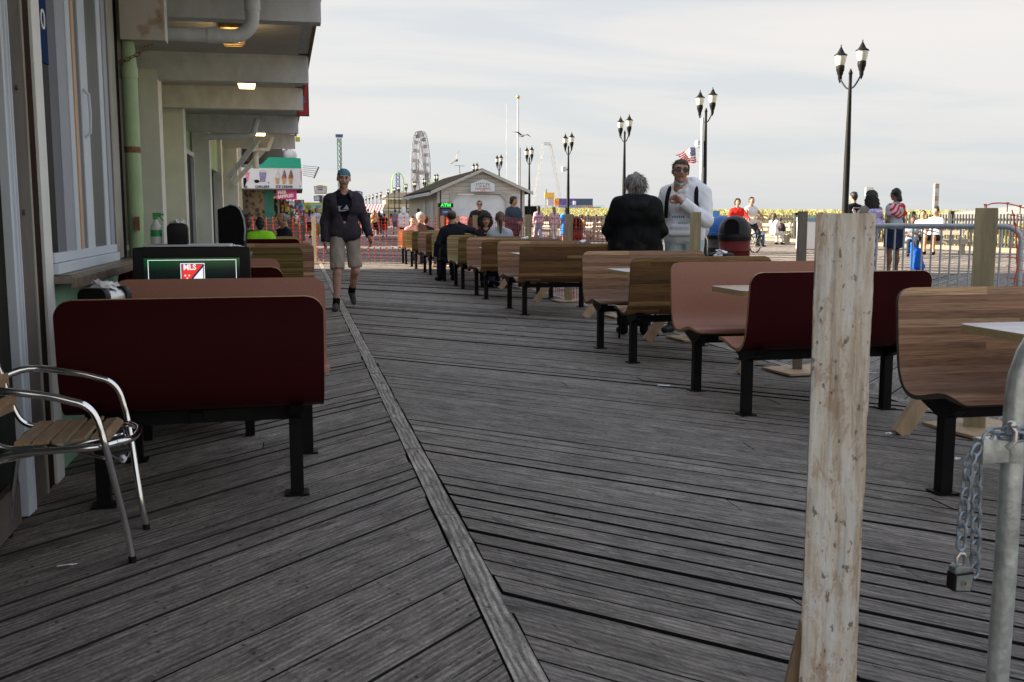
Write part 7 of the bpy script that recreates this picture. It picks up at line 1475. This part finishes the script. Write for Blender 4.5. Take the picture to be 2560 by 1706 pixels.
# blue bag
v=at(2292,665,22.6); t=thing('beach_bag','bright blue fabric beach bag slumped on the boards beside the towel girl','bag',(v.x,v.y,0)); V,F=field([('c',(0,0,.12),(-.02,0,.40),.15,.12,0,.06),('c',(-.08,0,.45),(-.14,0,.60),.09,.05,0,.06),('c',(.08,0,.08),(.12,0,.1),.10,.08,0,.05)],(-.3,-.2,-.02),(.3,.2,.7),.025,.015,1.2); mk('bag_cloth',[(V,F,0)],[cl('royal_blue',(.01,.10,.50))],t)
# chair behind dark jacket
t=thing('black_chair','thin black metal chair standing before the person in the dark jacket','chair',(3.30,9.75,0),R(190)); m=MB()
for x in (-.2,.2):
    for y in (-.2,.2): m=MB(); m.bar((x*1.1,y*1.1,0),(x*.9,y*.9,.46),.02); m.build('leg',M['black'],t)
m=MB(); m.box((0,0,.47),(.42,.42,.03)); m.build('seat',M['blackpl'],t,bevel=.01)
m=MB(); m.tube([(-.19,.2,.47),(-.19,.26,.80),(.19,.26,.80),(.19,.2,.47)],.012,8); m.box((0,.25,.72),(.36,.02,.16)); m.build('backrest',M['black'],t)
# food on tables
def item(name,label,cat,loc,build): t=thing(name,label,cat,loc); build(t)
def bplate(t): m=MB(); m.lathe([(.05,0),(.09,.012),(.115,.03),(.11,.03),(.08,.015),(.0,.012)],18); m.build('dish',M['napkin'],t,smooth=True)
def bcup(t): m=MB(); m.lathe([(.03,0),(.042,.12),(.04,.12)],12); m.build('cup',pm('cup_red',(.5,.06,.05),.5,var=.3,ns=15),t,smooth=True)
def bbox(t):
    m=MB(); m.box((0,0,.03),(.2,.16,.06),taper=1.1); m.build('tray',pm('food_tray',(.5,.36,.16),.7),t); m=MB(); m.ball((0,0,.06),.06,8,6,sc=(1.3,1,.5)); m.build('food',pm('food_yellow',(.65,.45,.1),.7,var=.4,ns=30),t)
item('food_tray','cardboard food tray between the cap man and the curly haired woman','food tray',(3.02,17.0,.745),bbox); item('paper_plate','white paper plate in front of the ponytail woman','plate',(3.20,14.9,.745),bplate); item('drink_cup','red patterned paper cup beside the food tray','cup',(2.92,17.15,.745),bcup); item('paper_plate','white paper plate on the table by the brown shirt man','plate',(3.1,23.9,.745),bplate)
# picket fence along the dunes
XF=24.3; t=thing('picket_fence','long black picket fence between the boardwalk and the dunes','fence',(XF,70,0)); m=MB(); bl_=pm('fence_black',(.018,.018,.017),.7); y=12
while y<150: m.box((0,y-70,.70),(.03,.065,1.24)); y+=.17
m.build('pickets',bl_,t)
for z in (.25,1.12): m=MB(); m.box((.04,81-70,z),(.05,138,.09)); m.build('rail',bl_,t)
for i in range(56): m=MB(); m.box((.06,12+i*2.45-70,.72),(.16,.16,1.44)); m.build('post',bl_,t)
m=MB(); m.box((XF-.25,80,.07),(.3,140,.16)); o=m.build('boardwalk_curb',pm('curb_wood',(.20,.17,.13),.85,var=.2,ns=2)); tag(o,kind='structure')
# dunes and grass
def dz(x,y): 
    r=min(1,max(0,(x-25)/16)); r=r*r*(3-2*r); return -.25+r*(1.14+.0105*max(0,y-20)+.05*math.sin(x*.21+y*.05)+.03*math.sin(y*.12+x*.1))*(1 if x<60 else max(0,1-(x-60)/60))
m=MB(); xs=[24.6,26,28,30,32,35,38,41,45,50,56,64,75,90,120]; ys=[-20+4*i for i in range(90)]
m.add([(x,y,dz(x,y)) for x in xs for y in ys],[(i*len(ys)+j,(i+1)*len(ys)+j,(i+1)*len(ys)+j+1,i*len(ys)+j+1) for i in range(len(xs)-1) for j in range(len(ys)-1)])
o=m.build('dunes',pm('dune_sandgrass',(.31,.295,.12),.9,ns=.9,var=.05),smooth=True); tag(o,kind='structure')
def grass(n):
    r=np.random.default_rng(3); x=25.2+r.random(n)**1.2*34; y=8+r.random(n)**1.5*190; z=np.array([dz(a,b) for a,b in zip(x,y)]); sc=1+ (y/70)
    h=(.14+.24*r.random(n)**1.5); a=r.uniform(0,2*PI,n); w=.008*sc; ln=r.normal(0,.12,(n,2))
    ca,sa=np.cos(a)*w,np.sin(a)*w
    V=np.stack([np.stack([x-ca,y-sa,z-.05],1),np.stack([x+ca,y+sa,z-.05],1),np.stack([x+ln[:,0]*.4+ca*.7,y+ln[:,1]*.4+sa*.7,z+h*.6],1),np.stack([x+ln[:,0],y+ln[:,1],z+h],1)],1).reshape(-1,3)
    F=np.arange(4*n).reshape(n,4); o=mk('dune_grass',[(V,F,(r.random(n)*3).astype(int))],[pm('grass_a',(.33,.315,.13),.8,var=.05),pm('grass_b',(.30,.29,.12),.8,var=.05),pm('grass_c',(.36,.335,.155),.8,var=.05)],None); tag(o,kind='stuff')
grass(150000)
# sloping beach ramp roof, pillar and small signs beyond the fence
t=thing('beach_ramp','long grey sloping ramp rising behind the fence at the far right','ramp',(0,0,0)); P_=[at(2376,534,52),at(2560,514,40),at(2700,500,36)]; m=MB()
V=[]; 
for p in P_: V+=[tuple(p),tuple(p+Vector((1.2,2.4,.0))),tuple(p-Vector((0,0,.7))),tuple(p+Vector((1.2,2.4,-.7)))]
m.add(V,[(0,4,5,1),(4,8,9,5),(0,2,6,4),(4,6,10,8),(1,5,7,3),(5,9,11,7),(0,1,3,2),(8,10,11,9),(2,3,7,6),(6,7,11,10)]); m.build('ramp_slab',pm('ramp_grey',(.17,.18,.19),.7),t)
v=at(2340,487,40); t=thing('sign_pillar','tan pillar with small stickers standing up from the dunes','sign',(v.x,v.y,0)); m=MB(); m.box((0,0,1.27),(.19,.1,2.54)); m.build('pillar',pm('pillar_tan',(.42,.30,.24),.7),t); m=MB(); m.box((0,-.055,1.75),(.14,.01,.22)); m.box((0,-.055,2.2),(.14,.01,.3)); m.build('stickers',pm('sticker_blue',(.5,.55,.6),.6,var=.4,ns=8),t)
v=at(2173,478,60); t=thing('white_marker','small white marker post seen above the curly haired woman','marker',(v.x,v.y,0)); m=MB(); m.cyl((.3,0,0),(.3,0,2.85),.05,8); m.box((0,0,2.75),(.5,.1,.5)); m.build('marker',M['white_paint'],t)
v=at(1785,533,50); t=thing('blue_marker','small blue and white sign on a thin post over the fence','sign',(v.x,v.y,0)); m=MB(); m.cyl((0,0,0),(0,0,1.3),.05,8); m.build('post',M['white_paint'],t); m=MB(); m.box((0,-.06,1.38),(.5,.06,.32)); m.build('panel',pm('marker_blue',(.08,.25,.6),.6),t)
